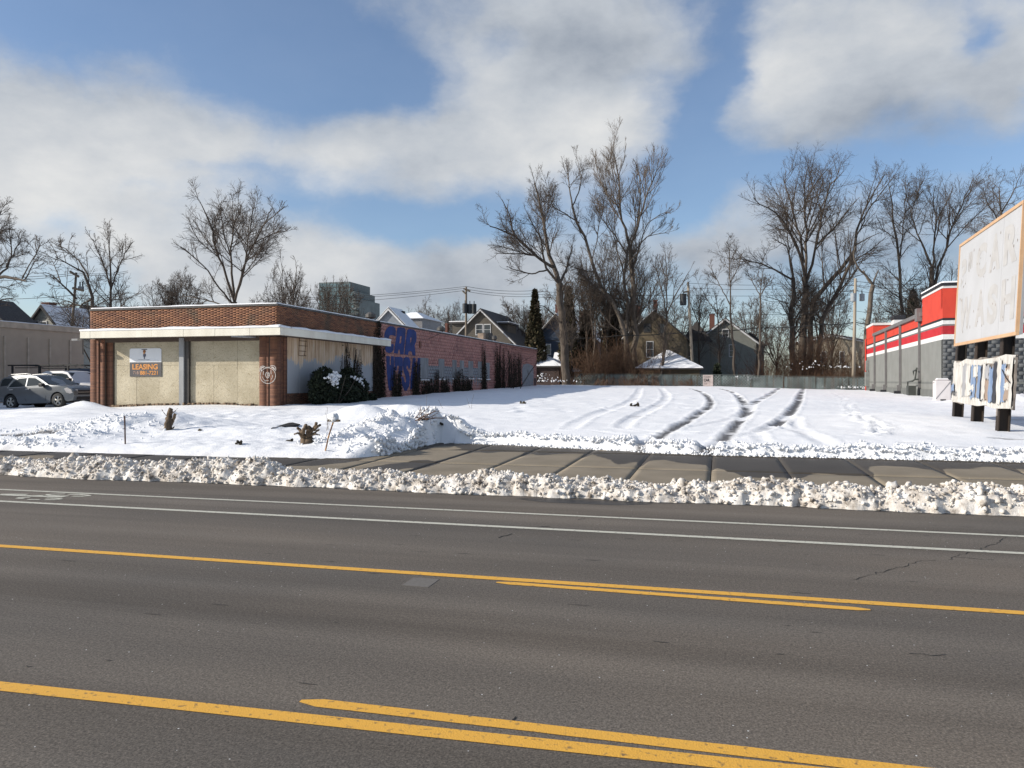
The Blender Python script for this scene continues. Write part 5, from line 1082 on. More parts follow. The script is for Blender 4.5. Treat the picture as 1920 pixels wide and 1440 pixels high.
def house(name, label, apex, d, wpx, rise, eave_y, depth, col, roofm=None, snow_sides=(1, 1), windows=(), chimneys=(), cat='house', base=None, over=.35, trimw=.22, snow_th=.10):
    """gable end towards the street: apex pixel, distance, gable width in px, wall pixel row of the eaves"""
    ax = P(apex[0], apex[1], d); w2 = wpx / 2 * d / F / CS * .97; ze = P(apex[0], eave_y, d).z; zg = base if base is not None else zat(ax.x, min(ax.y, 150)) - .3
    t = thing(name, label, cat, (ax.x, ax.y, zg)); m = siding(name + '_siding' + str(col), col); u, v = ax.x, ax.y; za = ax.z
    MB().prism([(u - w2, v, zg), (u + w2, v, zg), (u + w2, v, ze), (u, v, za - .05), (u - w2, v, ze)], (0, depth, 0)).obj('wall', m, t)
    sl = (za - ze) / w2
    for s in (-1, 1):
        e = w2 + over; th = .12
        prof = [(u, za), (u + s * e, za - sl * e), (u + s * e, za - sl * e + th), (u, za + th)]
        rf = MB().prism([(a, v - over, b) for a, b in prof], (0, depth + 2 * over, 0)).obj('roof', roofm or M_SHING, t)
        if snow_sides[0 if s < 0 else 1]:
            pr = [(u, za + th + .004), (u + s * e * .99, za - sl * e * .99 + th + .004), (u + s * e * .99, za - sl * e * .99 + th + snow_th), (u, za + th + snow_th)]
            MB().prism([(a, v - over * .85, b) for a, b in pr], (0, depth + 1.7 * over, 0)).obj('roof_snow', M_SNOW, rf)
        br = [(u, za - .02), (u + s * e, za - sl * e - .02), (u + s * e, za - sl * e - trimw), (u, za - trimw - .02)]
        MB().prism([(a, v - over - .03, b) for a, b in br], (0, .029, 0)).obj('barge_board', M_TRIM if trimw > .15 else M_SHING, rf)
    for (x0, y0, x1, y1, *fm) in windows:
        a = onv(x0, y1, v); b = onv(x1, y0, v); f = MB().box(a.x - .09, b.x + .09, v - .06, v - .002, a.z - .1, b.z + .1).obj('window', (M_TRIM if not fm else fm[0]), t)
        mid = (a.z + b.z) / 2
        MB().box(a.x, b.x, v - .075, v - .061, a.z, mid - .025).obj('pane', M_PANE, f); MB().box(a.x, b.x, v - .075, v - .061, mid + .025, b.z).obj('pane', M_PANE, f)
    for (x0, y0, x1, y1, dv) in chimneys:
        a = onv(x0, y1, v + dv); b = onv(x1, y0, v + dv); c = MB().box(a.x, b.x, v + dv, v + dv + (b.x - a.x), min(a.z, za - .5) - 1.0, b.z).box(a.x - .06, b.x + .06, v + dv - .06, v + dv + (b.x - a.x) + .06, b.z + .001, b.z + .12).obj('chimney', M_CHIM, t)
    return t, (u, v, za, ze, w2)
house('brown_house', 'brown gabled house with white double window behind the pink wall', (902, 580), 92, 128, 0, 642, 12, (.12, .105, .085), windows=((893, 609, 904, 627), (908, 609, 919, 627)), snow_sides=(0, 0), trimw=.2)
def dormer(parent_t, x0, x1, y0, y1, d, col):
    a = P(x0, y1, d); b = P(x1, y0, d); MB().box(a.x, b.x, a.y + 1, a.y + 5, a.z - 1.5, b.z).obj('dormer', siding('dormer_siding', col), parent_t); MB().box(a.x - .3, b.x + .3, a.y + .6, a.y + 5.2, b.z + .001, b.z + .2).obj('dormer_roof', M_SHING, parent_t); MB().box(a.x - .3, b.x + .3, a.y + .6, a.y + 5.2, b.z + .201, b.z + .3).obj('dormer_snow', M_SNOW, parent_t)
bt = [o for o in bpy.data.objects if o.name == 'brown_house'][0]; dormer(bt, 843, 866, 606, 625, 92, (.13, .115, .095)); dormer(bt, 927, 949, 607, 628, 92, (.13, .115, .095))
MB().box(P(834, 620, 93).x, P(839, 620, 93).x, P(836, 620, 93).y, P(836, 620, 93).y + .6, 3, P(836, 606, 93).z).obj('chimney', M_CHIM, bt)
house('grey_gable_house', 'pale grey gabled house peeking over the car wash roof', (730, 578), 105, 70, 0, 613, 4, (.22, .24, .27), snow_sides=(1, 1), trimw=.3)
q = P(765, 595, 112); hp = thing('hip_roof_house', 'snowy low hipped roof behind the car wash parapet', 'house', (q.x, q.y, 1)); MB().box(q.x - 2.8, q.x + 2.2, q.y, q.y + 8, 1, q.z - .2).obj('wall', siding('hip_siding', (.25, .25, .26)), hp)
MB().add([(q.x - 3.2, q.y - .4, q.z - .19), (q.x + 2.6, q.y - .4, q.z - .19), (q.x + 2.6, q.y + 8.4, q.z - .19), (q.x - 3.2, q.y + 8.4, q.z - .19), (q.x - .8, q.y + 3, q.z + 1.0), (q.x + .2, q.y + 3, q.z + 1.0), (q.x + .2, q.y + 5, q.z + 1.0), (q.x - .8, q.y + 5, q.z + 1.0)], [(0,3,2,1),(4,5,6,7),(0,1,5,4),(1,2,6,5),(2,3,7,6),(3,0,4,7)]).obj('roof_snow', M_SNOW, hp)
q2 = P(752, 596, 108); MB().box(q2.x - .5, q2.x + .3, q2.y, q2.y + .8, 1, P(752, 583, 108).z).obj('chimney', mat('dark_chimney', (.04, .04, .04), .8), hp)
house('blue_house', 'dark blue gabled house with snowy roof behind the thick bare trunk', (1043, 590), 98, 70, 0, 628, 14, (.045, .065, .10), windows=((1025, 646, 1032, 664),), chimneys=((1041, 573, 1045, 592, 3),), trimw=.12, over=.5)
house('second_blue_house', 'slate blue house with snow patches behind the leafless saplings', (1076, 594), 112, 90, 0, 640, 12, (.055, .07, .095), chimneys=((1087, 585, 1093, 596, 4),), trimw=.12)
house('olive_house', 'olive brown gabled house with red brick chimney and snow on one slope', (1228, 583), 94, 116, 0, 634, 13, (.17, .135, .085), windows=((1208, 608, 1219, 622, M_SHING), (1236, 608, 1246, 624, M_SHING), (1213, 641, 1224, 669)), snow_sides=(1, 0), chimneys=((1225, 564, 1232, 582, .6),), trimw=.1)
house('dark_roof_house', 'house with brown roof and broad chimney behind the tallest trees', (1180, 580), 118, 110, 0, 622, 14, (.10, .085, .07), snow_sides=(0, 0), chimneys=((1178, 574, 1200, 592, 1),), trimw=.1)
house('grey_house', 'weathered grey-green gabled house with small white windows behind the fence', (1360, 597), 102, 110, 0, 640, 16, (.21, .215, .19), windows=((1355, 618, 1365, 631), (1368, 647, 1377, 668), (1311, 669, 1316, 686)), snow_sides=(0, 0), chimneys=((1330, 590, 1340, 603, 3),), trimw=.25)
gt = [o for o in bpy.data.objects if o.name == 'grey_house'][0]; a = P(1282, 715, 100); b = P(1330, 640, 100); MB().box(a.x, b.x, a.y, a.y + 9, a.z, b.z).obj('wing', siding('wing_siding', (.17, .175, .16)), gt); MB().prism([(a.x - .4, a.y - .4, b.z), (b.x + .4, a.y - .4, b.z), ((a.x + b.x) / 2, a.y - .4, b.z + 2.6)], (0, 10, 0)).obj('wing_roof', M_SHING, gt)
for (x0, y0, x1, y1) in ((1287, 648, 1294, 668),):
    c0 = onv(x0, y1, a.y); c1 = onv(x1, y0, a.y); f = MB().box(c0.x - .1, c1.x + .1, a.y - .05, a.y - .002, c0.z - .1, c1.z + .1).obj('window', M_TRIM, gt); MB().box(c0.x, c1.x, a.y - .07, a.y - .051, c0.z, c1.z).obj('pane', M_PANE, f)
house('rear_gable_house', 'grey house with steep dark gable right of the weathered grey house', (1406, 624), 108, 50, 0, 645, 12, (.10, .10, .092), windows=((1401, 647, 1410, 658),), snow_sides=(0, 0), trimw=.1)
house('cream_house', 'pale cream house half hidden behind brown brush near the store', (1560, 628), 112, 110, 0, 640, 10, (.38, .33, .25), windows=((1540, 660, 1548, 680), (1575, 660, 1582, 680)), trimw=.2)
house('hillside_house', 'low dark roofed house between brush and the wooden pole', (1590, 640), 125, 60, 0, 655, 10, (.2, .19, .17), trimw=.2)
house('stucco_house', 'pale stucco house with dark red eaves and snow streaked roof above the taupe building', (82, 574), 66, 96, 0, 626, 14, (.42, .41, .36), windows=((60, 603, 72, 614), (77, 604, 87, 614)), snow_sides=(0, 1), chimneys=((78, 569, 92, 578, 4),), trimw=.12, snow_th=.05)
house('dark_gable_house', 'dark roofed house corner at the left edge of the picture', (-34, 562), 62, 170, 0, 625, 2.5, (.06, .07, .075), snow_sides=(0, 0), trimw=.12)
house('slate_roof_house', 'house with dark slate roof just left of the brick car wash', (158, 574), 72, 90, 0, 620, 12, (.10, .10, .11), snow_sides=(0, 0), chimneys=((132, 573, 137, 586, 2),), trimw=.1)
# garages and sheds
def hip_shed(name, label, xl, xr, apex, ey, d, depth, col, cat='garage', snow=True):
    a = P(xl, ey, d); b = P(xr, ey, d); v0 = (a.y + b.y) / 2; w2 = (b.x - a.x) / 2; u = (a.x + b.x) / 2; ze = (a.z + b.z) / 2; za = P(apex[0], apex[1], d + depth * .45).z
    zg = zat(u, v0) - .3; t = thing(name, label, cat, (u, v0, zg)); MB().box(u - w2 + .4, u + w2 - .4, v0 + .4, v0 + depth - .4, zg, ze - .03).obj('wall', siding(name + '_siding', col), t)
    ua = P(apex[0], apex[1], d + depth * .45).x; A = [(u - w2, v0, ze), (u + w2, v0, ze), (u + w2, v0 + depth, ze), (u - w2, v0 + depth, ze)]; tp = (ua, v0 + depth * .45, za)
    MB().add(A + [(x, y, z - .14) for x, y, z in A] + [(tp[0], tp[1], tp[2] - .03)], [(0, 1, 5, 4), (1, 2, 6, 5), (2, 3, 7, 6), (3, 0, 4, 7), (4, 5, 6, 7), (0, 8, 1), (1, 8, 2), (2, 8, 3), (3, 8, 0)]).obj('roof', M_SHING, t)
    S = [(x + (u - x) * .01, y, z + .005) for x, y, z in A]
    MB().add(S + [(x + (u - x) * .02, y + .02 * (v0 + depth / 2 - y), z + .12) for x, y, z in A] + [(tp[0] - .15, tp[1], tp[2] + .1), (tp[0] + .15, tp[1], tp[2] + .1)], [(0, 3, 2, 1), (0, 1, 5, 4), (1, 2, 6, 5), (2, 3, 7, 6), (3, 0, 4, 7), (4, 5, 9, 8), (5, 6, 9), (6, 7, 8, 9), (7, 4, 8)]).obj('roof_snow', M_SNOW, t)
    return t, u, v0, w2, ze, zg
t, u, v0, w2, ze, zg = hip_shed('garage', 'olive garage under a snow covered hip roof beyond the fence', 1189, 1319, (1252, 658), 690, 80.5, 7.0, (.10, .075, .045))
MB().box(u - w2 + .5, u - w2 + 1.9, v0 + .36, v0 + .399, zg, ze - .25).obj('plywood_panel', mat('ply', (.55, .38, .19), .8), t)
hip_shed('carport', 'snow topped carport at the end of the pink wall', 992, 1055, (1012, 664), 686, 82, 6.5, (.06, .04, .035), 'shed'); hip_shed('blue_garage', 'blue garage with snowy peaked roof beside the thick trunk', 1030, 1089, (1041, 662), 697, 86, 6.5, (.03, .045, .075))
# glass apartment tower far behind
tw = P(640, 560, 260); t = thing('apartment_tower', 'grey green glass apartment tower rising behind the car wash', 'building', (tw.x, tw.y, 1)); dT = 260
def TW(x, y): q = onv(x, y, tw.y); return q.x, q.z
M_CONC2 = mat('tower_concrete', (.115, .135, .135), .8, (.09, .105, .105), .3); M_TG = mat('tower_glass', (.12, .18, .19), .15, (.09, .14, .15), .4, spec=.6)
for (x0, x1, y0, nm) in ((598, 655, 530, 'upper_block'), (655.2, 664.5, 546, 'side_block'), (664.8, 674, 561, 'balcony_block')):
    a, z1 = TW(x0, y0); b, _ = TW(x1, y0); MB().box(a, b, tw.y, tw.y + 16, 0, z1).obj(nm, M_CONC2, t)
for i in range(10):
    for j in range(8):
        x0 = 599 + i * 6.5; y0 = 532 + j * 8
        if x0 > 652 and y0 < 548: continue
        if x0 > 658: continue
        a, z1 = TW(x0, y0); b, z0 = TW(x0 + 5.6, y0 + 6.2); MB().box(a, b, tw.y - .12, tw.y - .01, z0, z1).obj('window', M_TG, t)
for y in (561, 566, 578, 588):
    a, z1 = TW(663, y); b, z0 = TW(674.4, y + 3); MB().box(a, b, tw.y - 2.5, tw.y - .02, z0, z1).obj('balcony', M_CONC2, t)
a, z1 = TW(665, 549); b, z0 = TW(674, 561); MB().tube([(a, tw.y - 1, z1), (b, tw.y - 1, TW(674, 554)[1]), (b, tw.y - 1, z0)], .18, 5).obj('roof_rail', M_CONC2, t)
for x in (607, 625, 649, 658): a, z = TW(x, 528 if x < 655 else 543); MB().box(a - .5, a + .5, tw.y + 2, tw.y + 4, z - 3, z).obj('roof_unit', M_CONC2, t)

# ------------------------------------------------------------------ back fence
FV = P(1300, 720, 79).y; M_WIRE = mat('fence_wire', (.40, .44, .43), .5, (.16, .18, .17), 1.5); M_SLAT = mat('fence_slat', (.105, .14, .135), .7, (.04, .05, .046), 1.0, lo=.4, hi=.6, stretch=(1, 1, 1), island=.4); M_FPOST = mat('fence_post', (.14, .16, .15), .6)
fence = thing('slatted_chain_link_fence', 'grey-green slatted chain link fence along the back of the lot', 'fence', (onv(1330, 720, FV).x, FV, 1.0))
f0, f1 = onv(1078, 720, FV).x, onv(1640, 720, FV).x; u = f0; k = 0
while u < f1 - 1:
    un = min(u + 3.0, f1); zg = zat((u + un) / 2, FV) - .1; top = zg + 1.35; mb = MB(); a = u + .08
    while a < un - .08:
        if random.random() > .12: mb.box(a, a + .07, FV - .006 + random.uniform(-.004, .004), FV + .006, zg, top - random.uniform(.02, .10))
        a += .078
    mb.obj('slats', M_SLAT, fence)['kind'] = 'stuff'
    wr = MB(); st_ = .28; n = int((un - u) / st_)
    for i in range(-5, n + 1):
        for s in (1, -1):
            pts = []
            for j in range(0, 6):
                x = u + st_ * i + (j * .25 if s > 0 else (5 - j) * .25); 
                if u < x < un: pts.append((x, FV - .02 - .006 * (s > 0), zg + j * .25))
            if len(pts) > 1: wr.tube(pts, .016, 3, cap=False)
    wr.obj('mesh', M_WIRE, fence); MB().tube([(u, FV, zg - .3), (u, FV, top + .05)], .035, 8).obj('post', M_FPOST, fence); MB().tube([(u, FV - .03, top), (un, FV - .03, top)], .02, 6).obj('top_rail', M_FPOST, fence); u = un
fs = thing('fence_notice', 'peeling white notice board with black lettering on the back fence', 'sign', (onv(1328, 720, FV - .06).x, FV - .06, onv(1328, 726, FV - .06).z))
def FT(x, y): q = onv(x, y, FV - .06); return q.x, q.z
a, z1 = FT(1318, 703); b, z0 = FT(1337, 725); MB().box(a, b, FV - .07, FV - .05, z0, z1).obj('board', mat('notice_board', (.55, .48, .46), .85, (.4, .33, .3), 5), fs)
def ftext(s, x0, y0, x1, y1, bold, m): a, z0 = FT(x0, y1); b, z1 = FT(x1, y0); put_mesh('lettering', text_mesh(s, b - a, z1 - z0, lambda p, q_, d: Vector((a + p, FV - .074 - d, z0 + q_)), .003, bold), m, fs)
ftext('CAR', 1319.5, 710, 1331, 715.5, .05, M_SK); ftext('TOURS', 1319, 705, 1332, 708.5, .02, mat('faded_ink', (.16, .13, .12), .8)); ftext('LOT', 1320, 717.5, 1326, 720.5, .02, mat('faded_ink'))
# low dark board fence left part
f2 = thing('weathered_board_fence', 'low dark weathered board fence between pink wall and trees', 'fence', (onv(1050, 720, FV + .3).x, FV + .3, 1.0)); x = onv(1006, 720, FV + .3).x; M_OLD = mat('old_board', (.07, .055, .05), .9, (.14, .12, .11), 3, stretch=(1, 1, .3))
while x < onv(1082, 720, FV).x:
    MB().box(x, x + .16, FV + .28, FV + .31, .8, zat(x, FV) + random.uniform(.85, 1.0)).obj('plank', M_OLD, f2); x += .172

# ------------------------------------------------------------------ utility poles and wires
M_POLE = mat('pole_wood', (.20, .165, .125), .85, (.13, .105, .08), 3, stretch=(2, 2, .2)); M_POLE2 = mat('pole_wood_pale', (.36, .31, .24), .85, (.24, .2, .155), 3, stretch=(2, 2, .2)); M_XF = mat('transformer_grey', (.32, .35, .37), .5, (.25, .27, .29), 4); M_XF2 = mat('transformer_dark', (.03, .035, .04), .5); M_WR = mat('overhead_wire', (.03, .03, .03), .6)
def pole(label, bx, by, tx, ty, d, wpx, m, arms=(), tanks=(), tm=None):
    b = P(bx, by, d); tpt = P(tx, ty, d); r = wpx / 2 * d / F; zg = zat(b.x, min(b.y, 190)) - .5; k = (b - tpt); b = tpt + k * ((tpt.z - zg) / (tpt.z - b.z))
    t = thing('utility_pole', label, 'utility pole', (b.x, b.y, b.z), 'wooden utility poles'); MB().tube([b, b.lerp(tpt, .5), tpt], [r * 1.15, r, r * .8], 10).obj('pole', m, t, smooth=True)
    for (x0, y0, x1, y1) in arms: MB().tube([P(x0, y0, d - .25), P(x1, y1, d - .25)], .09, 4).obj('crossarm', M_POLE, t)
    for (x, y0, y1, w_, dd) in tanks:
        c = P(x, y1, d + dd); z1 = P(x, y0, d + dd).z; rr = w_ / 2 * d / F; hh = z1 - c.z
        tk = MB().lathe((c.x, c.y, c.z), [(rr * .8, -.02), (rr, .04), (rr, hh * .88), (rr * 1.05, hh * .9), (rr * .9, hh)], 14).obj('transformer', tm or M_XF, t, smooth=False); MB().tube([(c.x, c.y, c.z + hh), (c.x, c.y, c.z + hh + .35)], .05, 6).obj('bushing', M_XF2, tk)
    return t
pole('wooden utility pole with two dark transformers behind the pink wall', 874, 640, 874, 538, 90, 4.5, M_POLE, arms=((869, 541, 882, 546), (867, 545, 873, 551)), tanks=((872, 569, 587, 10, -.6), (881, 570, 588, 9, -.45), (889, 570, 588, 9, .2)), tm=M_XF2)
pole('wooden utility pole with one dark transformer by the olive house', 1299, 702, 1290, 529, 82, 5.5, M_POLE2, arms=((1282, 548, 1292, 546),), tanks=((1281, 551, 572, 12, .1),), tm=M_XF2)
pole('pale wooden utility pole with two grey transformers near the store', 1600, 721, 1604, 522, 78, 6.0, M_POLE2, tanks=((1600, 550, 565, 10, -.5), (1616, 551, 564, 10, .3)))
pole('wooden utility pole with crossarm above the taupe building at left', 135, 615, 143, 511, 58, 5.0, M_POLE, arms=((131, 509, 148, 519), (136, 540, 157, 545)), tanks=((150, 537, 544, 7, .2), (155, 537, 544, 5, .5)))
def wire(label, pts, r=.02, sag=.0):
    """pts: (x, y, depth) pixel knots"""
    q = [P(*p) for p in pts]; out = []
    for a, b in zip(q[:-1], q[1:]):
        for i in range(8): s = i / 8; p = a.lerp(b, s); p.z -= sag * 4 * s * (1 - s); out.append(p)
    out.append(q[-1]); o = MB().tube(out, r, 4).obj('overhead_wire', M_WR); tag(o, label, 'wire', 'overhead wires')
wire('topmost of the three thin lines meeting the pole behind the pink wall', [(560, 559, 95), (874, 537, 90), (1000, 545, 92), (1290, 553, 82)], .022, .25); wire('middle of the three thin lines meeting the pole behind the pink wall', [(560, 562, 95), (869, 541, 90), (1000, 551, 92), (1289, 560, 82)], .022, .25); wire('lowest of the three thin lines meeting the pole behind the pink wall', [(560, 570, 95), (868, 545, 90), (1000, 556, 92), (1288, 566, 82)], .022, .25)
wire('heavy low cable running from the board fence to the pale pole', [(1000, 640, 84), (1070, 634, 83), (1160, 629, 82), (1297, 622, 82), (1420, 615, 80), (1540, 608, 78), (1602, 604, 78), (1680, 612, 76)], .045, .12)
for y0, y1, nth in ((531, 527, 'topmost'), (540, 534, 'second highest'), (553, 545, 'third highest'), (585, 583, 'lowest')): wire(nth + ' thin line from the one-transformer pole to the pale pole', [(1291, y0, 82), (1604, y1, 78), (1760, y1 + 3, 76)], .018, .3)
for y0, y1, nth in ((520, 512, 'topmost'), (527, 515, 'middle'), (560, 553, 'lowest')): wire(nth + ' thin line on the pole above the taupe building', [(-60, y0, 60), (143, y1, 58), (240, y1 - 4, 70)], .018, .15)
# ------------------------------------------------------------------ bare trees: tapered limbs traced in space, twigs grown on them
def tubes_np(Pp, Rr, n):
    N_, K, _ = Pp.shape; T = np.gradient(Pp, axis=1); T /= np.linalg.norm(T, axis=2, keepdims=True) + 1e-9
    mean = np.abs(T[..., 2].mean(1)); ref = np.where((mean > .75)[:, None], np.array([[1., 0, 0]]), np.array([[0, 0, 1.]]))[:, None, :]
    A = np.cross(T, np.broadcast_to(ref, T.shape)); A /= np.linalg.norm(A, axis=2, keepdims=True) + 1e-9; B = np.cross(T, A)
    an = 2 * np.pi * np.arange(n) / n
    V = Pp[:, :, None] + Rr[:, :, None, None] * (np.cos(an)[None, None, :, None] * A[:, :, None] + np.sin(an)[None, None, :, None] * B[:, :, None])
    V = V.reshape(-1, 3); b = np.arange(N_)[:, None, None] * K * n; i = np.arange(K - 1)[None, :, None] * n; j = np.arange(n)[None, None, :]; j2 = (j + 1) % n
    Fq = np.stack([b + i + j, b + i + j2, b + i + n + j2, b + i + n + j], -1).reshape(-1, 4); return V, Fq
def resample(pts, rad, K):
    pts = np.array([p[:] for p in pts]); s = np.concatenate([[0], np.cumsum(np.linalg.norm(np.diff(pts, axis=0), axis=1))]); t = np.linspace(0, s[-1], K)
    return np.stack([np.interp(t, s, pts[:, k]) for k in range(3)], 1), np.interp(t, s, rad), s[-1]
def spawn(Pp, Rr, Ln, rng, n, tmin, ang, ratio, up, jit, K, rmin, tip=.35, droop=0.0):
    N_, K0, _ = Pp.shape; cnt = np.maximum(1, np.round(n * Ln / Ln.mean() * rng.uniform(.7, 1.3, N_))).astype(int); idx = np.repeat(np.arange(N_), cnt); M_ = len(idx)
    t = tmin + (1 - tmin) * rng.random(M_) ** .85; f = t * (K0 - 1); i0 = np.minimum(f.astype(int), K0 - 2); fr = (f - i0)[:, None]
    p0 = Pp[idx, i0] * (1 - fr) + Pp[idx, i0 + 1] * fr; tg = Pp[idx, i0 + 1] - Pp[idx, i0]; tg /= np.linalg.norm(tg, axis=1, keepdims=True) + 1e-9; r = Rr[idx, i0] * (1 - fr[:, 0]) + Rr[idx, i0 + 1] * fr[:, 0]
    q = rng.normal(size=(M_, 3)); q -= (q * tg).sum(1, keepdims=True) * tg; q /= np.linalg.norm(q, axis=1, keepdims=True) + 1e-9
    a = np.radians(rng.normal(ang, ang * .28, M_))[:, None]; d = np.cos(a) * tg + np.sin(a) * q
    L = Ln[idx] * ratio * (1.2 - .75 * t) * rng.uniform(.6, 1.25, M_); out = np.zeros((M_, K, 3)); out[:, 0] = p0; st = (L / (K - 1))[:, None]
    for k in range(1, K):
        d = d + np.array([[0, 0, up - droop * k]]) + rng.normal(0, jit, (M_, 3)); d /= np.linalg.norm(d, axis=1, keepdims=True); out[:, k] = out[:, k - 1] + d * st
    r0 = np.maximum(np.minimum(r * .62, L * .015), rmin); R2 = r0[:, None] * np.linspace(1, tip, K)[None]
    return out, np.maximum(R2, rmin * .7), L
def grow(limbs, rng, levels, name):
    """limbs: list of (points, radii); returns (trunk mesh, crown mesh)"""
    K = 12; Ps, Rs, Ls = [], [], []
    for pts, rad in limbs:
        a, b, l = resample(pts, rad, K); a[1:-1] += rng.normal(0, .010 * l, (K - 2, 3)) * .5; Ps.append(a); Rs.append(b); Ls.append(l)
    P0, R0, L0 = np.array(Ps), np.array(Rs), np.array(Ls); tv, tf = tubes_np(P0, R0, 8)
    vs, fs, off = [], [], 0; cp, cr, cl = P0, R0, np.minimum(L0, np.median(L0) * 1.6)
    for lv in levels:
        cp, cr, cl = spawn(cp, cr, cl, rng, **lv); v, f = tubes_np(cp, cr, 5 if cp.shape[1] > 6 else 3); vs.append(v); fs.append(f + off); off += len(v)
    return (tv, tf), (np.concatenate(vs), np.concatenate(fs))
M_BARK = mat('bark', (.105, .085, .068), .95, (.06, .048, .038), 5, bump=.6, bscale=20, stretch=(1, 1, .3)); M_BARKP = mat('bark_pale', (.145, .12, .096), .95, (.085, .068, .053), 5, bump=.6, bscale=20, stretch=(1, 1, .3)); M_TWIG = mat('twigs', (.095, .075, .06), .95, (.065, .05, .04), 2); M_TWIGP = mat('twigs_pale', (.165, .13, .10), .95, (.11, .085, .066), 2); M_TWIGR = mat('twigs_brown', (.13, .075, .045), .95, (.085, .05, .032), 2)
LV = lambda n1=7, n2=6, n3=6, a=38, up=.10, r3=.011, ratio=.46: [dict(n=n1, tmin=.2, ang=a, ratio=ratio, up=up, jit=.10, K=7, rmin=.022), dict(n=n2, tmin=.15, ang=a + 4, ratio=.53, up=up * .8, jit=.13, K=6, rmin=.015), dict(n=n3, tmin=.15, ang=a + 6, ratio=.58, up=up * .6, jit=.16, K=3, rmin=r3)]
def tree_obj(label, base, trunk, crown, mt, mc, group=None, name='bare_tree'):
    t = thing(name, label, 'tree', base, group); b = np.array(base)
    for nm, (v, f), m in (('trunk', trunk, mt), ('crown', crown, mc)):
        me = np_mesh(nm, v - b, f, True); me.materials.append(m); link(nm, me, t)
    return t
def px_tree(label, d, stems, levels, seed, mt=None, mc=None, group=None, rs=.68):
    """stems: (pixel polyline, r0, r1, drift in metres of depth from start to end)"""
    rng = np.random.default_rng(seed); limbs = []; first = None; tips = {}
    for k, (px, r0, r1, drift) in enumerate(stems):
        s0 = tips.get(px[0], 0.0); n = len(px); pts = []
        for i, (x, y) in enumerate(px):
            dd = s0 + drift * (i / (n - 1)) ** 1.2; pts.append(P(x, y, d + dd)); tips.setdefault((x, y), dd)
        rad_ = np.linspace(r0, r1, n) * rs
        if r1 <= .06 and n > 2:                      # leave room at the tips for the twigs
            a_, b_, _l = resample(pts, rad_, 20); m_ = 18 if k else 19; pts = [Vector(q_) for q_ in a_[:m_]]; rad_ = b_[:m_]
        limbs.append((pts, rad_))
        if first is None: first = limbs[0][0][0]
    b = Vector((first.x, first.y, zat(first.x, min(first.y, 190)) - .2)); limbs[0] = ([b] + limbs[0][0], np.concatenate([[limbs[0][1][0] * 1.25], limbs[0][1]])) if first.z > b.z + .3 else limbs[0]
    tr, cr = grow(limbs, rng, levels, label); return tree_obj(label, tuple(b), tr, cr, mt or M_BARK, mc or M_TWIG, group)
GC = 'tall bare trees at the back of the lot'
px_tree('thick dark-trunked bare tree at the end of the pink wall', 80, [
    ([(1062,722),(1059,660),(1055,600),(1050,545),(1049,532)], .52, .40, 0), ([(1049,532),(1036,501),(1028,470),(1021,428),(1013,387),(1005,350),(995,324)], .30, .05, 4), ([(1036,501),(1010,483),(984,460),(963,441),(932,428),(903,420)], .20, .04, -5), ([(963,441),(955,402),(937,366)], .10, .03, -2),
    ([(1049,532),(1026,506),(1018,480),(1017,454),(1000,423),(984,389)], .17, .04, -4), ([(1026,506),(995,514),(966,506),(942,496)], .10, .03, -3), ([(1052,548),(1062,530),(1074,530)], .14, .06, -2), ([(1049,532),(1062,506),(1068,480),(1075,455)], .17, .05, 4), ([(1056,610),(1040,592),(1022,575),(1005,570)], .12, .03, -4)], LV(10, 8, 7), 1, group=GC, rs=.88)
px_tree('bare tree leaning left with forked crown among the tall group', 83, [
    ([(1187,722),(1181,660),(1165,600),(1153,571),(1125,535),(1109,493),(1099,449),(1086,418),(1073,387)], .5, .22, 0), ([(1073,387),(1068,355),(1065,329),(1062,298)], .18, .04, 2), ([(1086,418),(1062,402),(1036,387),(1026,350),(1018,324)], .16, .03, -4), ([(1073,387),(1088,355),(1088,324),(1078,285)], .16, .03, 4), ([(1125,535),(1100,545),(1075,550)], .1, .03, -3), ([(1109,493),(1120,450),(1125,400),(1118,360)], .12, .03, 4)], LV(10, 8, 7), 2, M_BARKP, M_TWIG, group=GC, rs=.5)
px_tree('tallest bare tree with upswept pale limbs in the middle group', 85, [
    ([(1192,722),(1190,640),(1187,569),(1185,506),(1182,467)], .55, .36, 0), ([(1182,467),(1172,428),(1164,392),(1160,329),(1151,285),(1151,243)], .26, .03, 2), ([(1182,467),(1195,423),(1205,389),(1219,350),(1232,319),(1237,277)], .24, .03, -4), ([(1195,423),(1200,380),(1200,337),(1192,306),(1182,288)], .16, .03, 3),
    ([(1187,500),(1213,418),(1245,397),(1272,404)], .12, .03, -3), ([(1185,480),(1210,445),(1240,437),(1262,440)], .10, .03, 4), ([(1174,475),(1153,441),(1130,413),(1109,371)], .15, .03, -4), ([(1164,392),(1140,368),(1122,324),(1114,285)], .13, .03, 4), ([(1160,329),(1170,300),(1175,262)], .08, .03, 0)], LV(10, 8, 8, 26, .16), 3, M_BARKP, M_TWIGP, group=GC, rs=.6)
px_tree('second stem of the tall group curving up to the right', 84, [([(1176,722),(1175,640),(1174,569),(1170,506),(1176,470),(1185,440)], .34, .12, 0), ([(1172,520),(1160,480),(1150,440),(1140,410)], .14, .03, 3), ([(1170,506),(1190,480),(1215,455)], .12, .03, -3)], LV(8, 6, 6), 4, group=GC)
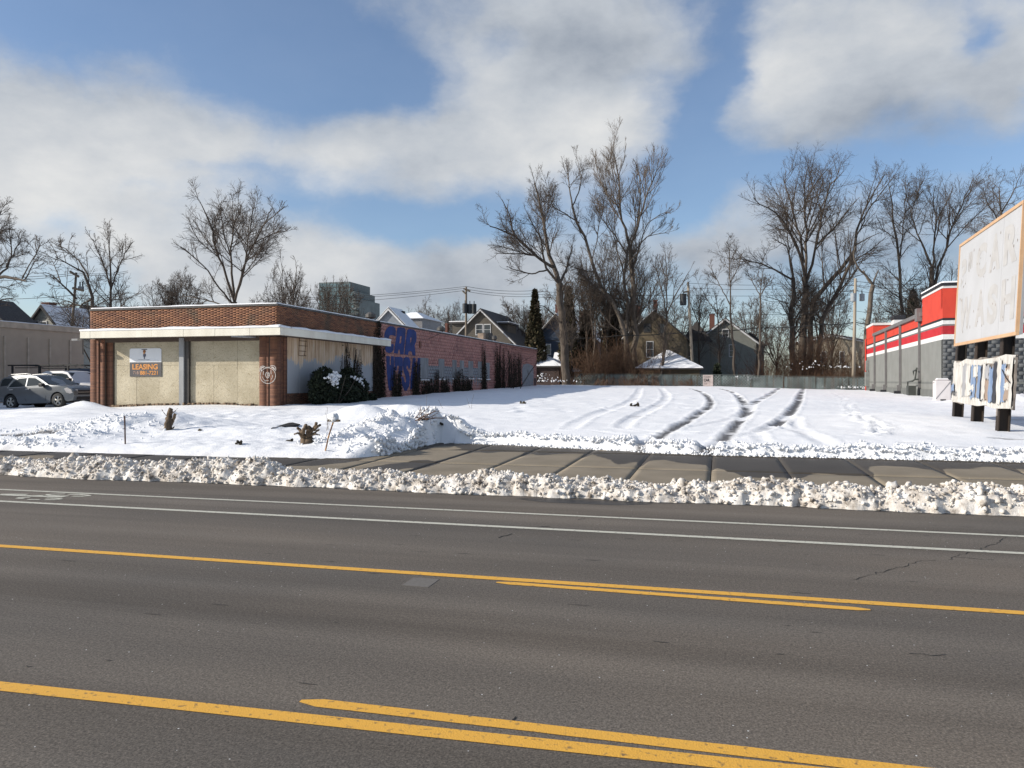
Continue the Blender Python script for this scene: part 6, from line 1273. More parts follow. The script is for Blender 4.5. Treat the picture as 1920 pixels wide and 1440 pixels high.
for i, (x0, x1, top, dd, r, lb) in enumerate(((1106, 1098, 470, 86, .2, 'slim bare tree left of the leaning one'), (1128, 1132, 440, 89, .2, 'slim bare tree inside the middle group'), (1146, 1150, 480, 92, .18, 'slender bare tree behind the leaning trunk'), (1086, 1090, 500, 90, .18, 'slender bare tree right of the thick dark trunk'), (1210, 1222, 500, 95, .16, 'slender bare tree right of the tallest one'), (1118, 1112, 455, 84, .18, 'slim bare tree between the leaning and slender ones'), (1138, 1140, 470, 86, .15, 'thin upright bare tree deep in the middle group'), (1160, 1156, 450, 88, .16, 'thin upright bare tree beside the tallest trunk'), (1074, 1072, 520, 85, .14, 'thin bare sapling just right of the thick dark trunk'))):
    px_tree(lb, dd, [([(x0, 722), ((x0 + x1) / 2 - 2, 640), ((x0 + x1) / 2 + 3, 560), (x1, top)], r, .03, 1), ([((x0 + x1) / 2 - 2, 640), (x0 - 12, 570), (x0 - 20, 520)], r * .5, .03, -2), ([((x0 + x1) / 2 + 3, 560), (x1 + 14, 520), (x1 + 20, 480)], r * .5, .03, 2)], LV(10, 7, 6, 40, .1), 20 + i, M_BARKP if i % 2 else M_BARK, group=GC)
GF = 'slender bare trees in front of the houses'
px_tree('slender forked bare tree in front of the garage', 81, [([(1241,702),(1246,640),(1250,590)], .22, .16, 0), ([(1250,590),(1241,545),(1232,510),(1225,480)], .11, .03, 2), ([(1250,590),(1268,550),(1285,520),(1298,500)], .11, .03, -2), ([(1250,590),(1250,540),(1248,490),(1246,458)], .11, .03, 1), ([(1246,640),(1225,600),(1215,565)], .07, .03, -2)], LV(9, 7, 5, 36, .1), 30, group=GF)
px_tree('slender bare tree with snowy lower branch by the grey house', 80, [([(1378,716),(1376,660),(1372,600),(1370,560),(1368,500),(1368,455)], .22, .03, 0), ([(1371,575),(1355,545),(1342,520),(1330,495)], .09, .03, 2), ([(1369,530),(1385,500),(1392,470)], .08, .03, -2), ([(1374,630),(1350,590),(1335,570)], .07, .03, 2)], LV(10, 7, 5, 36, .1), 31, group=GF)
px_tree('slender bare tree with spreading top in front of the steep dark gable', 79, [([(1421,716),(1424,660),(1426,600),(1425,555)], .2, .12, 0), ([(1425,555),(1412,530),(1400,508)], .08, .03, 2), ([(1425,555),(1428,525),(1430,505)], .08, .03, 0), ([(1425,555),(1440,530),(1448,512)], .08, .03, -2), ([(1424,660),(1440,635),(1450,630)], .05, .03, 0)], LV(9, 6, 5, 40, .1), 32, group=GF)
px_tree('thin bare tree left of the one by the grey house', 84, [([(1350,716),(1348,650),(1345,590),(1342,540)], .15, .03, 0), ([(1345,590),(1325,560),(1315,540)], .07, .03, 2), ([(1347,620),(1365,590),(1372,580)], .06, .03, -2)], LV(9, 6, 5, 40, .1), 33, group=GF)
px_tree('bare tree with fine twigs behind the one-transformer pole', 96, [([(1312,716),(1310,640),(1312,580),(1315,530)], .2, .04, 0), ([(1310,640),(1330,590),(1345,560)], .1, .03, 2), ([(1311,610),(1295,570),(1285,545)], .1, .03, -2)], LV(10, 7, 6, 40, .1), 34, group=GF)
GR = 'tall bare trees beside the store'
px_tree('broad bare tree with four upright stems left of the store', 92, [
    ([(1503,716),(1506,640),(1509,580),(1510,534)], .75, .5, 0), ([(1510,534),(1507,492),(1484,441),(1461,405),(1429,383),(1394,357)], .30, .04, -5), ([(1507,492),(1500,441),(1484,383),(1468,344),(1478,302)], .24, .03, 4), ([(1511,528),(1511,421),(1507,379),(1532,341),(1568,297)], .26, .03, 5), ([(1510,534),(1520,505),(1529,460),(1549,373),(1562,334),(1598,326)], .28, .03, -3), ([(1529,460),(1571,421),(1591,389),(1623,360)], .15, .03, -4), ([(1511,421),(1520,390),(1528,350),(1545,318)], .12, .03, -2), ([(1484,441),(1465,430),(1440,440)], .08, .03, -3)], LV(10, 8, 7, 40, .06), 40, group=GR)
px_tree('dark bare tree with long low limbs reaching left', 88, [([(1487,716),(1486,660),(1484,615),(1481,583),(1489,555),(1487,520)], .5, .32, 0), ([(1487,520),(1484,490),(1474,460),(1439,441)], .20, .04, -4), ([(1485,524),(1439,499),(1397,486),(1348,483)], .18, .03, -6), ([(1481,583),(1474,567),(1450,560),(1429,554)], .12, .03, -4), ([(1487,520),(1480,480),(1476,440),(1460,400)], .16, .03, 4)], LV(10, 8, 7, 42, .08), 41, group=GR)
px_tree('bare tree leaning right over the wooden pole', 90, [([(1516,716),(1517,640),(1520,576),(1558,525),(1597,483),(1605,450),(1610,421),(1639,357),(1671,308)], .55, .04, 3), ([(1530,716),(1542,596),(1568,550),(1591,502),(1600,470)], .42, .2, -3), ([(1604,460),(1630,445),(1655,434)], .13, .03, -3), ([(1610,421),(1655,357),(1684,321)], .14, .03, 4), ([(1570,525),(1600,520),(1625,512)], .10, .03, -3)], LV(10, 8, 7, 38, .1), 42, group=GR)
px_tree('bare tree with one straight leader and level side branches', 94, [([(1692,716),(1691,596),(1686,486),(1675,389),(1662,325)], .42, .03, 0), ([(1689,560),(1660,540),(1635,515)], .11, .03, -3), ([(1690,570),(1715,545),(1740,540)], .10, .03, 3), ([(1688,530),(1660,500),(1640,495)], .09, .03, 3), ([(1686,486),(1705,460),(1725,455)], .09, .03, -3), ([(1682,450),(1655,430),(1640,400)], .09, .03, -2), ([(1688,480),(1696,400),(1700,310)], .14, .03, 3)], LV(11, 8, 7, 50, .06), 43, group=GR)
px_tree('vase shaped bare tree rising behind the red parapet', 96, [([(1750,716),(1749,600),(1749,541),(1747,500)], .5, .4, 0), ([(1747,500),(1735,470),(1720,441),(1707,399),(1723,357),(1742,315)], .20, .03, 3), ([(1749,500),(1752,470),(1755,415),(1749,363),(1760,330)], .20, .03, -3), ([(1755,415),(1775,380),(1790,345)], .12, .03, -3), ([(1749,541),(1758,505),(1778,454),(1791,409),(1817,357),(1832,312)], .28, .03, 4), ([(1749,550),(1735,500),(1715,470)], .1, .03, -2)], LV(10, 8, 7, 34, .08), 44, group=GR)
px_tree('bare tree with fine level twigs above the signboard', 84, [([(1895,716),(1890,560),(1880,440),(1875,389),(1872,330)], .38, .04, 0), ([(1877,420),(1850,380),(1842,345)], .13, .03, -3), ([(1876,400),(1900,360),(1915,325)], .13, .03, 3), ([(1880,450),(1840,440),(1815,425)], .11, .03, -3), ([(1880,440),(1920,400),(1940,380)], .12, .03, 3)], LV(11, 8, 6, 52, .04), 45, group=GR)
px_tree('bare tree with pale trunk between store and leader tree', 98, [([(1725,716),(1722,600),(1700,560),(1665,540)], .2, .04, 0), ([(1722,600),(1730,560),(1745,540)], .12, .03, 2)], LV(10, 8, 7), 46, group=GR)
px_tree('snapped pale trunk with two broken tops beside the wooden pole', 80, [([(1622,716),(1622,660),(1628,600),(1633,560),(1637,535)], .48, .36, 0), ([(1637,535),(1625,517),(1608,503),(1600,480),(1604,462)], .22, .08, -1), ([(1632,530),(1622,515),(1619,508)], .2, .16, 1), ([(1637,535),(1640,522),(1647,507)], .18, .10, 1)], [dict(n=1, tmin=.6, ang=50, ratio=.25, up=.05, jit=.1, K=5, rmin=.02)], 47, M_BARKP, M_TWIG, group=GR, rs=.6)
GL = 'bare trees behind the car wash and cars'
px_tree('big round crowned bare tree rising over the car wash roof', 66, [
    ([(441,640),(441,600),(440,566)], .36, .30, 0), ([(440,566),(448,530),(460,490),(478,455),(505,440),(545,425)], .17, .03, -4), ([(440,566),(435,520),(432,480),(436,430),(450,395),(455,365)], .17, .03, 3), ([(440,566),(425,520),(405,470),(395,420),(380,390),(370,362)], .17, .03, -3), ([(440,566),(455,520),(462,470),(470,420),(480,370)], .15, .03, 4), ([(436,570),(410,540),(385,500),(350,470),(325,455)], .13, .03, -4), ([(432,480),(420,440),(415,405),(408,380)], .1, .03, -2), ([(478,455),(500,410),(510,385)], .1, .03, 3), ([(425,575),(395,565),(350,555),(330,560)], .1, .03, 4), ([(478,455),(495,420),(525,395),(540,380)], .09, .03, -2)], LV(10, 8, 7, 38, .06, .010), 50, group=GL)
px_tree('bare tree with twin stems left of the brick parapet', 58, [([(206,640),(208,580),(208,540),(207,500),(204,460),(208,425)], .16, .03, 0), ([(208,540),(196,500),(178,460),(172,440)], .09, .02, -2), ([(208,545),(222,500),(238,470),(255,445)], .09, .02, 2), ([(215,640),(214,590),(240,560),(270,545)], .10, .02, -2), ([(227,600),(228,575),(222,545),(218,520)], .08, .02, 2)], LV(9, 7, 5, 40, .08, .009), 51, group=GL)
px_tree('bare tree with limbs sweeping left over the taupe building', 54, [([(176,640),(175,600),(172,560),(166,520),(160,510),(143,503),(120,490),(92,475)], .2, .03, -3), ([(172,560),(150,575),(125,563),(110,570),(90,563)], .09, .02, 2), ([(143,560),(128,545),(113,530),(98,515),(75,508)], .12, .02, -3), ([(166,520),(150,490),(120,465),(98,455)], .09, .02, 2), ([(113,530),(107,510),(93,480)], .07, .02, 2)], LV(9, 7, 5, 40, .05, .009), 52, group=GL)
px_tree('large bare tree reaching in from the left picture edge', 56, [([(-70,640),(-60,560),(-40,530),(0,520),(20,518),(40,524),(58,530)], .32, .05, -3), ([(-40,530),(0,515),(15,498),(28,470),(45,440)], .16, .02, 3), ([(12,500),(22,480),(20,450),(15,420)], .10, .02, 2), ([(42,522),(52,500),(65,480),(80,450)], .08, .02, -2), ([(48,523),(62,495),(82,475)], .07, .02, 2), ([(-60,560),(-40,500),(-20,450),(0,400),(10,385)], .2, .02, 3), ([(-60,580),(-20,570),(10,560),(35,560)], .10, .02, 2)], LV(10, 8, 6, 40, .05, .009), 53, group=GL)
SMALL = []
def small_variant(seed):
    """a bushy bare tree 10 m tall standing at the origin"""
    rng = np.random.default_rng(seed); limbs = [([Vector((0, 0, -.2)), Vector((.1, 0, 3.4))], np.array([.13, .10]))]
    for k in range(8):
        a = k * 2.4 + rng.uniform(-.4, .4); r = rng.uniform(.6, 3.2); zt = 10 - r * .7 * rng.uniform(.8, 1.6)
        limbs.append(([Vector((.1, 0, 2.6 + .25 * (k % 4))), Vector((r * .45 * math.cos(a), r * .45 * math.sin(a), 5.4)), Vector((r * math.cos(a), r * math.sin(a), zt))], np.array([.07, .05, .015])))
    tr, cr = grow(limbs, rng, LV(8, 7, 5, 40, .08, .010), 'small'); ms = []
    for nm, (v, f) in (('trunk', tr), ('crown', cr)): ms.append(np_mesh(nm, v, f, True))
    ms[0].materials.append(M_BARK); ms[1].materials.append(M_TWIG); return ms
for k in range(5): SMALL.append(small_variant(200 + k))
for i, (x, top, d, w_, lb) in enumerate(((300, 520, 78, 40, 'bushy bare tree between the twin stem and round crowned trees'), (345, 505, 80, 45, 'bushy bare tree left under the round crown'), (540, 480, 74, 42, 'bare tree right of the round crowned tree'), (505, 540, 86, 40, 'low bare tree right under the round crown'), (575, 548, 90, 40, 'low bare tree left of the glass tower'), (623, 512, 80, 32, 'bare tree in front of the glass tower'), (645, 520, 84, 30, 'bare tree before the tower balconies'), (795, 562, 120, 32, 'distant bare tree over the grey gable'), (830, 572, 125, 28, 'small distant bare tree left of the dark transformers'), (855, 570, 128, 24, 'small distant bare tree beside the dark transformers'), (975, 560, 100, 40, 'bushy bare tree left of the tall narrow evergreen'), (1000, 575, 105, 40, 'bushy bare tree behind the tall narrow evergreen'), (1035, 560, 108, 35, 'bushy bare tree behind the thick dark trunk'), (1270, 560, 120, 40, 'distant bare tree between olive house and pole'), (1410, 560, 125, 40, 'distant bare tree above the steep dark gable'), (1455, 590, 120, 36, 'low bare tree left of the brush'), (1560, 540, 110, 40, 'bare tree behind the leaning one'), (1665, 560, 105, 40, 'bushy bare tree left of the leader tree'), (1850, 520, 110, 50, 'bushy bare tree behind the signboard'))):
    c = P(x, 716, d); zg = zat(c.x, min(c.y, 190)) - .1; H = P(x, top, d).z - zg; sc = H / 10; sw = w_ * 1.25 * d / F / 3.0
    t = thing('bare_tree', lb, 'tree', (c.x, c.y, zg), 'smaller bare trees behind', rot=(0, 0, i * 1.7)); t.scale = (sw, sw, sc)
    link('trunk', SMALL[i % 5][0], t); link('crown', SMALL[i % 5][1], t)

# ---- evergreens
M_EVG = mat('evergreen', (.042, .042, .02), .9, (.075, .055, .028), 3, island=.45); M_EVD = mat('dark_yew', (.014, .022, .012), .85, (.028, .035, .016), 5, island=.5)
def foliage(name, pos, nrm, size, m, parent, off, seed):
    rng = np.random.default_rng(seed); n = len(pos); a = rng.normal(size=(n, 3)); a /= np.linalg.norm(a, axis=1, keepdims=True); b = np.cross(nrm, a); b /= np.linalg.norm(b, axis=1, keepdims=True) + 1e-9; a = nrm * .8 + a * .6; a /= np.linalg.norm(a, axis=1, keepdims=True)
    s = (np.asarray(size) * rng.uniform(.6, 1.4, n))[:, None]; V = np.stack([pos - b * s * .45, pos + a * s, pos + b * s * .45, pos - a * s * .4], 1).reshape(-1, 3) - np.array(off)
    f = np.arange(n)[:, None] * 4 + np.arange(4)[None]; me = np_mesh(name, V, f); me.materials.append(m); return link(name, me, parent)
def conifer(label, x, top, base, d, wpx, seed, n=5200, m=None, shape=.7, snow=0, name='evergreen_tree'):
    b = P(x, base, d); t_ = P(x, top, d); zg = zat(b.x, min(b.y, 190)) - .1; H = t_.z - zg; W = wpx / 2 * d / F; rng = np.random.default_rng(seed); t = thing(name, label, 'tree', (b.x, b.y, zg), 'evergreens beyond the fence')
    MB().tube([(b.x, b.y, zg), (b.x, b.y, zg + H * .9)], [.18, .03], 7).obj('trunk', M_BARK, t)
    h = rng.random(n) ** .85; an = rng.uniform(0, 2 * np.pi, n); env = np.minimum(1, (1 - h) ** shape * 1.15) * np.clip(h * 12 + .3, 0, 1); env = env * (1 + .28 * fbm(an * 2.2, h * 9, seed, 3)); rr = W * env * np.sqrt(rng.uniform(.35, 1, n))
    pos = np.stack([b.x + rr * np.cos(an), b.y + rr * np.sin(an), zg + .2 + h * (H - .2)], 1); nr = np.stack([np.cos(an), np.sin(an), np.full(n, .8)], 1); nr /= np.linalg.norm(nr, axis=1, keepdims=True)
    foliage('crown', pos, nr, np.full(n, .32), m or M_EVG, t, (b.x, b.y, zg), seed)
    if snow:
        k = rng.choice(n, snow); ps = pos[k] + nr[k] * .1; o = chunks('snow_clumps', ps - np.array([[b.x, b.y, zg]]), 0.05 + .07 * rng.random(snow), M_SNOW, seed=seed, parent=t); o['kind'] = 'stuff'
conifer('tall narrow arborvitae with snow flecks beside the pink wall', 1003, 545, 690, 84, 52, 1, snow=26, shape=1.0); conifer('narrow arborvitae hidden behind the thick dark trunk', 1066, 540, 716, 87, 38, 2); conifer('dense arborvitae left of the leaning tree', 1100, 585, 716, 88, 46, 3, m=M_EVG); conifer('pointed evergreen inside the middle tree group', 1148, 560, 716, 90, 44, 4)
conifer('dark spruce behind the store parapet', 1712, 545, 716, 100, 52, 5, m=M_EVD, n=4200); conifer('small dark evergreen at the base of the grey house', 1345, 685, 716, 80, 14, 6, n=700, m=M_EVD)
# ---- brush behind the fence: one tangled mass
def brush(name, label, spots, seed, m, snow=True):
    rng = np.random.default_rng(seed); Ps = []; Ls = []
    for (x, d, hgt, spread, n) in spots:
        c = P(x, 716, d); zg = zat(c.x, min(c.y, 190)) - .1
        for k in range(n):
            o = rng.normal(0, spread, 2); l = hgt * rng.uniform(.5, 1.1); dr = np.array([rng.normal(0, .28), rng.normal(0, .28), 1.]); dr /= np.linalg.norm(dr); p = np.array([c.x + o[0], c.y + abs(o[1]) * .7, zg]); pts = [p]
            for j in range(6): dr = dr + rng.normal(0, .12, 3); dr /= np.linalg.norm(dr); p = p + dr * l / 6; pts.append(p)
            Ps.append(pts); Ls.append(l)
    Pp = np.array(Ps); Ls = np.array(Ls); Rr = np.linspace(1, .4, 7)[None] * (.012 + .012 * rng.random((len(Ps), 1))); a = tubes_np(Pp, Rr, 3); s1 = spawn(Pp, Rr, Ls, rng, n=5, tmin=.2, ang=42, ratio=.42, up=.08, jit=.18, K=5, rmin=.012); b = tubes_np(s1[0], s1[1], 3)
    me = np_mesh(name, np.concatenate([a[0], b[0]]), np.concatenate([a[1], b[1] + len(a[0])])); me.materials.append(m); o = link(name, me); tag(o, label, 'brush', kind='stuff'); return o
brush('tangled_brush', 'tangled brown brush and vines behind the fence left of the store', [(1450, 80, 3.2, 1.6, 70), (1480, 81, 4.8, 1.6, 90), (1510, 82, 6.0, 1.8, 120), (1540, 82, 5.5, 1.8, 100), (1560, 79.5, 2.6, 1.5, 80), (1590, 79, 2.8, 1.2, 80), (1615, 80, 4.0, 1.2, 90), (1500, 78.5, 1.3, 2.5, 90), (1430, 84, 3.5, 2, 60), (1640, 86, 5, 2, 60)], 5, M_TWIGR)
brush('tangled_brush', 'tangled brush among the trunks of the middle tree group', [(1090, 81, 3.6, 1.5, 60), (1120, 82, 4.6, 1.5, 80), (1150, 82, 5.2, 1.6, 100), (1175, 81, 4.4, 1.4, 80), (1200, 80, 2.4, 1.2, 60), (1165, 79.4, 1.3, 3, 90), (1260, 79.3, .9, 4, 60), (1370, 79.2, .9, 3, 50)], 6, M_TWIGR)
brush('roadside_weeds', 'dry brown weeds growing through the slatted fence', [(1180, 78.3, 1.2, 1.6, 60), (1215, 78.4, .9, 1.0, 40), (1285, 78.4, 1.0, .5, 40), (1362, 78.4, 1.2, .6, 40), (1405, 78.3, 1.0, 1.5, 40), (1450, 78.2, 1.3, 1.5, 60), (1490, 78.0, 1.6, 1.5, 50), (1530, 77.8, 1.7, 1.5, 50), (1565, 77.8, 1.9, 1.3, 60), (1600, 78.0, 1.9, 1.2, 50), (1630, 78.2, 2.2, .8, 40), (1110, 78.4, .9, 1.5, 40)], 8, M_TWIGR)
brush('distant_woods', 'hazy brown twigs of the far tree belt behind the houses', [(x, 170 + 30 * ((x * 7) % 5) / 5, 11, 6, 11) for x in range(-150, 2100, 75)] + [(x, 112 + 20 * ((x * 3) % 7) / 7, 8 + ((x * 5) % 4), 3, 9) for x in range(960, 1720, 28)], 7, M_TWIGP)
# snow lying on shrubs near the fence
def snow_patch(label, x, y, d, n, sx, sz_, seed):
    c = P(x, y, d); rng = np.random.default_rng(seed); pos = np.stack([c.x + rng.normal(0, sx, n), c.y + rng.normal(0, .3, n), c.z + rng.normal(0, sz_, n)], 1); o = chunks('snow_patch', pos, .03 + .06 * rng.random(n) ** 2, M_SNOW, sub=2, seed=seed); tag(o, label, 'snow', kind='stuff')
snow_patch('snow caught on low shrubs before the slatted fence', 1400, 708, 78.4, 60, .8, .12, 1); snow_patch('snow caught on brush beside the board fence', 1030, 714, 78.6, 60, 1.4, .06, 2); snow_patch('snow on brush at the foot of the carport', 1018, 706, 79, 30, .5, .2, 3); snow_patch('snow patches on the brown brush', 1520, 687, 79, 24, 1.2, .25, 4); snow_patch('snow lying on bent brush by the pale pole', 1585, 688, 78.6, 26, .8, .06, 5); snow_patch('snow lumps at the foot of the pale pole', 1595, 726, 75, 40, 1.0, .05, 6)

# ------------------------------------------------------------------ plants, vines and litter near the car wash
def yew():
    c = onu(632, 755, BU + 1.1); zg = zs(c.x, c.y); t = thing('yew_shrub', 'dark overgrown evergreen shrub with snow beside the brick corner', 'shrub', (c.x, c.y, zg)); rng = np.random.default_rng(3); pos = []; nr = []
    for (x, y0, rx, n) in ((595, 700, .35, 900), (610, 690, .55, 2300), (630, 696, .55, 2300), (655, 692, .5, 2000), (672, 708, .45, 1500), (640, 720, .8, 2600), (608, 722, .5, 1500), (690, 738, .4, 800), (668, 735, .5, 1200)):
        q = onu(x, 740, BU + .9); top = onu(x, y0, BU + .9).z; h = top - zg; k = rng.normal(size=(n, 3)); k /= np.linalg.norm(k, axis=1, keepdims=True); r = rng.uniform(.5, 1, n) ** .4
        lump = 1 + .3 * fbm(k[:, 0] * 3 + x, k[:, 2] * 3, 8, 3); p = np.stack([q.x + k[:, 0] * rx * r * lump, q.y + k[:, 1] * rx * 1.3 * r * lump, zg + h * .5 + k[:, 2] * h * .52 * r * lump], 1); ok = p[:, 2] > zg - .05; pos.append(p[ok]); nr.append(k[ok])
    pos = np.concatenate(pos); nr = np.concatenate(nr); foliage('foliage', pos, nr, np.full(len(pos), .085), M_EVD, t, (c.x, c.y, zg), 4)
    br = MB()
    for k in range(14): a = random.uniform(0, 6.28); br.tube([(c.x, c.y, zg - .1), (c.x + .5 * math.cos(a), c.y + .9 * math.sin(a), zg + .6), (c.x + .8 * math.cos(a), c.y + 1.3 * math.sin(a), zg + 1.2)], [.03, .02, .01], 5)
    br.obj('stems', M_BARK, t)
    sp = []; ss = []
    for (x, y, n, sx, sz_) in ((626, 712, 70, .07, .13), (628, 705, 30, .12, .04), (664, 708, 9, .08, .05), (677, 716, 8, .04, .08), (612, 707, 4, .05, .04)):
        q = onu(x, y, BU + 1.45); sp.append(np.stack([q.x + rng.normal(0, .08, n), q.y + rng.normal(0, sx * 1.4, n), q.z + rng.normal(0, sz_, n)], 1)); ss.append(.035 + .035 * rng.random(n))
    o = chunks('snow_clumps', np.concatenate(sp) - np.array([[c.x, c.y, zg]]), np.concatenate(ss), M_SNOW, sub=2, seed=5, parent=t); o['kind'] = 'stuff'
yew()
M_VINE = mat('dead_vine', (.022, .02, .014), .95, (.04, .03, .018), 4, island=.4); M_VINE2 = mat('vine_stem', (.04, .028, .02), .95)
def vine(label, x, y0, y1, wpx, n, seed, leaves=1.0, off=.03):
    va, vb = sv(x - wpx / 2), sv(x + wpx / 2); zt = szz(x, y0); zb_ = szz(x, y1); rng = np.random.default_rng(seed); t = thing('wall_vine', label, 'vine', (BU + off, (va + vb) / 2, zb_)); st = MB()
    for k in range(n):
        v = rng.uniform(va, vb); h = (zt - zb_) * (.45 + .55 * rng.random() ** .6); pts = []
        for j in range(9): v += rng.normal(0, .05); pts.append((BU + off + .02 + rng.uniform(0, .04), v, zb_ + h * j / 8))
        st.tube(pts, [.018 * (1 - j / 11) + .004 for j in range(9)], 4, cap=False)
    st.obj('stems', M_VINE2, t); m = int(leaves * (zt - zb_) * (vb - va) * 420)
    if m > 5:
        k_ = rng.integers(0, n, m); top = .35 + .65 * np.random.default_rng(seed + 50).random(n) ** .8; cen = np.random.default_rng(seed + 60).uniform(va - .1, vb + .1, n); hh = rng.random(m) ** 1.3 * top[k_]; z = zb_ + hh * (zt - zb_); v = cen[k_] + rng.normal(0, .5, m) * (.30 * (1 - hh) ** 1.5 + .05) + .08 * np.sin(z * 4 + k_); pos = np.stack([BU + off + .03 + .06 * rng.random(m), v, z], 1); nr = np.tile([.7, 0, -.7], (m, 1)); foliage('leaves', pos, nr, np.full(m, .065), M_VINE, t, (BU + off, (va + vb) / 2, zb_), seed)
vine('dense dark ivy column between brick and pink wall', 708, 620, 752, 15, 26, 1, 1.7); vine('dark ivy climbing over the first blue letters', 742, 686, 748, 14, 18, 2, 1.3); vine('dark ivy beside the last blue letter', 778, 672, 746, 11, 16, 3, .9); vine('low dead ivy under the first boarded window', 800, 708, 744, 20, 22, 4, 1.3); vine('dead ivy between the first two boarded windows', 818, 690, 742, 7, 10, 5, .7); vine('dead ivy under the second boarded window', 832, 706, 741, 14, 16, 6, 1.2)
vine('thin dead ivy strands on the middle windows', 858, 690, 737, 18, 20, 7, .6); vine('dead ivy cluster below the middle windows', 874, 704, 735, 16, 18, 8, .9); vine('dead ivy strands rising past the wall top', 905, 640, 732, 9, 14, 9, .5); vine('ivy tangle beside the wall conduit', 936, 648, 728, 18, 26, 10, .35); vine('ivy strands left of the painted door', 962, 655, 726, 24, 34, 11, .25, .12); vine('tall ivy strip at brick and block joint above the canopy', 709, 598, 628, 5, 6, 12, 1.2); vine('dark ivy between the side boards', 668, 650, 740, 12, 12, 13, .7, .0); vine('thin ivy strands on the peeled side boards', 648, 640, 720, 14, 14, 14, .25, .0)
def twiggy(name, label, cat, base, n, hgt, lean, m, seed, spread=.1, rad=.012, sub=4):
    rng = np.random.default_rng(seed); Ps = []
    for k in range(n):
        d = np.array([rng.normal(lean[0], .5), rng.normal(0, .4), lean[1]]); d /= np.linalg.norm(d); p = np.array([base.x + rng.normal(0, spread), base.y + rng.normal(0, spread * .7), base.z - .03]); pts = [p]; l = hgt * rng.uniform(.6, 1.2)
        for j in range(6): d = d + rng.normal(0, .16, 3); d /= np.linalg.norm(d); p = p + d * l / 6; pts.append(p)
        Ps.append(pts)
    Pp = np.array(Ps); Rr = np.linspace(1, .4, 7)[None] * np.full((n, 1), rad); a = tubes_np(Pp, Rr, 5); s = spawn(Pp, Rr, np.full(n, hgt), rng, n=sub, tmin=.3, ang=45, ratio=.35, up=.05, jit=.15, K=4, rmin=rad * .4); b = tubes_np(s[0], s[1], 3)
    me = np_mesh(name, np.concatenate([a[0], b[0]]), np.concatenate([a[1], b[1] + len(a[0])])); me.materials.append(m); o = link(name, me); tag(o, label, cat)
q = onu(955, 724, BU + .8); twiggy('leafless_shrub', 'dark leafless shrub with snow against the far pink wall', 'shrub', Vector((q.x, q.y, zs(q.x, q.y))), 26, 3.2, (0, 1.4), M_VINE2, 1, .5, .02, 6)
q = GS(785, 786); twiggy('cut_branch', 'pile of cut brown twigs lying on the snow mound', 'branch', q, 12, .55, (.9, .35), mat('cut_twig', (.13, .075, .05), .9), 2, .08, .014, 3)
q = GS(612, 806); twiggy('dry_weed', 'thin dry weed stem behind the antler stump', 'weed', q, 3, .75, (0, 1.6), M_TWIGP, 3, .04, .006, 3); q = GS(840, 765); twiggy('dry_weed', 'thin dry weeds by the pink wall snow', 'weed', q, 4, .5, (0, 1.6), M_TWIGP, 4, .5, .006, 2)
# tree stumps
M_STUMP = mat('stump_wood', (.15, .105, .065), .9, (.055, .04, .03), 7, bump=.8, bscale=30, stretch=(1, 1, .4))
def stump(label, base_px, stems, seed):
    b = GS(*base_px); d = b.length; dd = (Vector((b.x, b.y, 0)).dot(Vector((-SN, CS, 0)))); t = thing('tree_stump', label, 'stump', tuple(b), 'cut stumps in the snow'); rng = random.Random(seed)
    for k, (pts, r0, r1) in enumerate(stems):
        q = [P(x, y, dd + (rng.uniform(-.12, .12) if i else 0)) for i, (x, y) in enumerate(pts)]; q[0] = q[0] - Vector((0, 0, .1)) if k == 0 else q[0]
        n = 5; fine = []
        for a, c in zip(q[:-1], q[1:]):
            for j in range(n): fine.append(a.lerp(c, j / n) + Vector((rng.uniform(-.012, .012), rng.uniform(-.012, .012), 0)))
        fine.append(q[-1]); MB().tube(fine, [r0 + (r1 - r0) * i / (len(fine) - 1) + rng.uniform(-.006, .006) for i in range(len(fine))], 9).obj('stem', M_STUMP, t, smooth=True)
stump('single leaning stump with cut top on the left snow mound', (317, 806), [([(316, 808), (315, 795), (318, 778), (321, 766)], .11, .055), ([(318, 800), (324, 790), (328, 776)], .05, .03), ([(320, 795), (327, 783), (330, 777)], .035, .02), ([(316, 784), (308, 774), (303, 767)], .015, .006), ([(322, 776), (328, 771), (333, 766)], .012, .006), ([(320, 806), (327, 800), (319, 820)], .012, .006)], 1)
stump('many-pronged antler shaped stump in front of the car wash', (575, 832), [([(573, 834), (570, 824), (567, 812)], .10, .07), ([(578, 834), (579, 822), (580, 806), (578, 801)], .10, .06), ([(568, 814), (562, 806), (558, 802)], .045, .03), ([(568, 812), (571, 802), (574, 797)], .05, .035), ([(566, 816), (558, 812), (552, 814)], .03, .02), ([(580, 810), (590, 803), (593, 793)], .05, .035), ([(589, 806), (595, 800), (600, 797)], .04, .025), ([(582, 814), (590, 812), (598, 805)], .03, .02), ([(583, 816), (592, 814), (600, 816)], .02, .012)], 2)
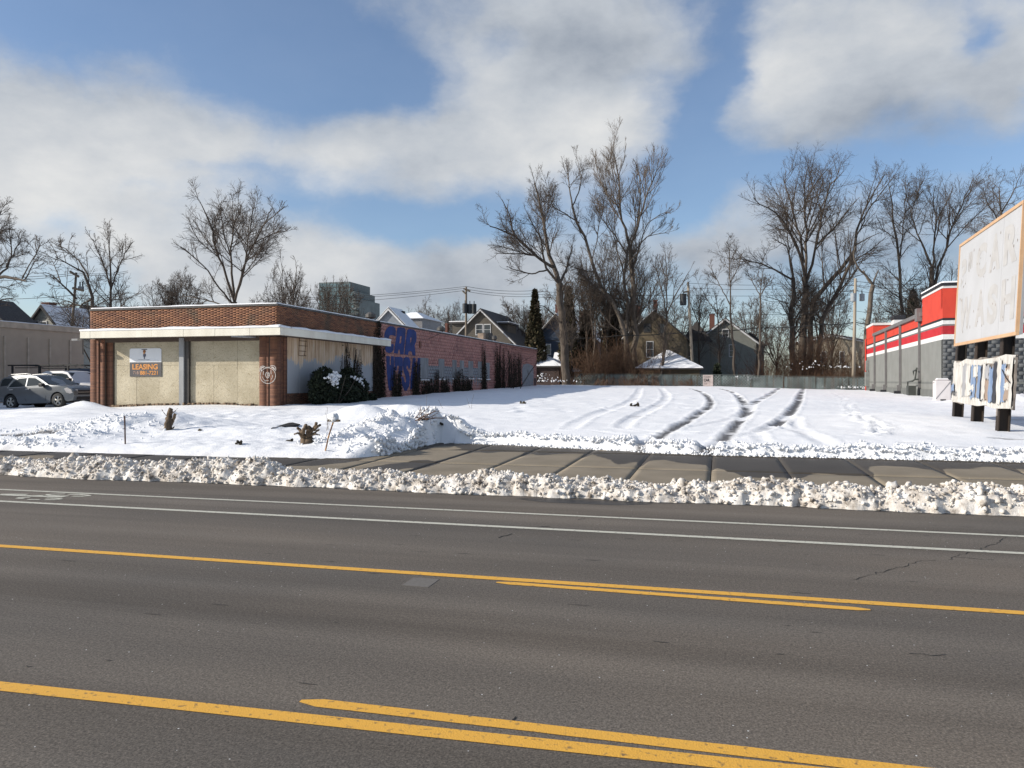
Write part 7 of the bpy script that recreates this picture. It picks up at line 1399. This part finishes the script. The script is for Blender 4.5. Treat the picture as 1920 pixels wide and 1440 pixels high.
# stakes
def stake(label, bx, by, tx, ty, r, m, cap=False):
    b = GS(bx, by); dd = Vector((b.x, b.y, 0)).dot(Vector((-SN, CS, 0))); tp = P(tx, ty, dd); t = thing('marker_stake', label, 'stake', tuple(b), 'marker stakes'); MB().tube([b - Vector((0, 0, .15)), b.lerp(tp, .5), tp], r, 7).obj('shaft', m, t)
    if cap: MB().box(tp.x - .13, tp.x + .13, tp.y - .05, tp.y + .05, tp.z - .03, tp.z + .015).obj('head', M_STUMP, t); o = chunks('snow_cap', np.array([[tp.x + k * .05, tp.y, tp.z + .05] for k in (-1.5, -.5, .5, 1.2)]) - np.array([b[:]]), [.06, .08, .08, .05], M_SNOW, sub=2, seed=2, parent=t)
stake('thin rusty upright stake at the left snow edge', 235, 832, 233.5, 780, .018, mat('rust', (.10, .05, .035), .8, (.05, .03, .025), 12)); stake('slanted orange handled broom stuck in the snow', 607, 846, 626, 788, .016, mat('orange_handle', (.42, .20, .035), .6, (.16, .08, .04), 5, lo=.45, hi=.55), True)
# small litter
def clump(label, x, y, s, seed, cat='debris', name='debris_clump'):
    q = GS(x, y); o = chunks(name, np.array([[q.x + random.uniform(-s, s), q.y + random.uniform(-s * .5, s * .5), q.z + random.uniform(0, s * .6)] for _ in range(9)]), [s * random.uniform(.25, .5) for _ in range(9)], M_VINE, seed=seed); tag(o, label, cat)
clump('small dark clod on the snow right of the left stump', 375, 808, .07, 1); clump('dark leafy clod poking from snow near the pavement', 448, 833, .10, 2); clump('dark twig clod left of the antler stump', 543, 828, .08, 3); clump('dark root clod under the cut twigs', 824, 796, .09, 4); clump('small brown clods in the tyre rutted snow', 1190, 762, .16, 5); clump('small dark tuft in the shaded snow', 982, 757, .14, 6)
qa, qb = GS(503, 804), GS(556, 799); b = MB().prism([qa + Vector((0, 0, -.06)), qa + Vector((.1, 0, .03)), qb + Vector((-.25, 0, .10)), qb + Vector((0, 0, .05)), qb + Vector((0, 0, -.06))], (.03, .16, 0)).obj('timber', mat('black_timber', (.015, .013, .012), .9)); tag(b, 'dark timber half buried in snow before the car wash', 'timber')
b = GS(405, 768); lb = onu(590, 756, BU + .75)
t = thing('leaning_panel', 'pale blue grey panel leaning behind the dark shrub', 'panel', tuple(lb)); a = [onu(581, 700, BU + .35), onu(590, 700, BU + .35), onu(601, 762, BU + .55), onu(586, 762, BU + .7)]
MB().prism([tuple(p) for p in a], (-.03, 0, 0)).obj('sheet', mat('panel_blue', (.16, .18, .21), .7, (.10, .115, .135), 3), t)
print('triangles', sum(len(o.data.loop_triangles) or sum(max(0, p.loop_total - 2) for p in o.data.polygons) for o in bpy.data.objects if o.type == 'MESH'))
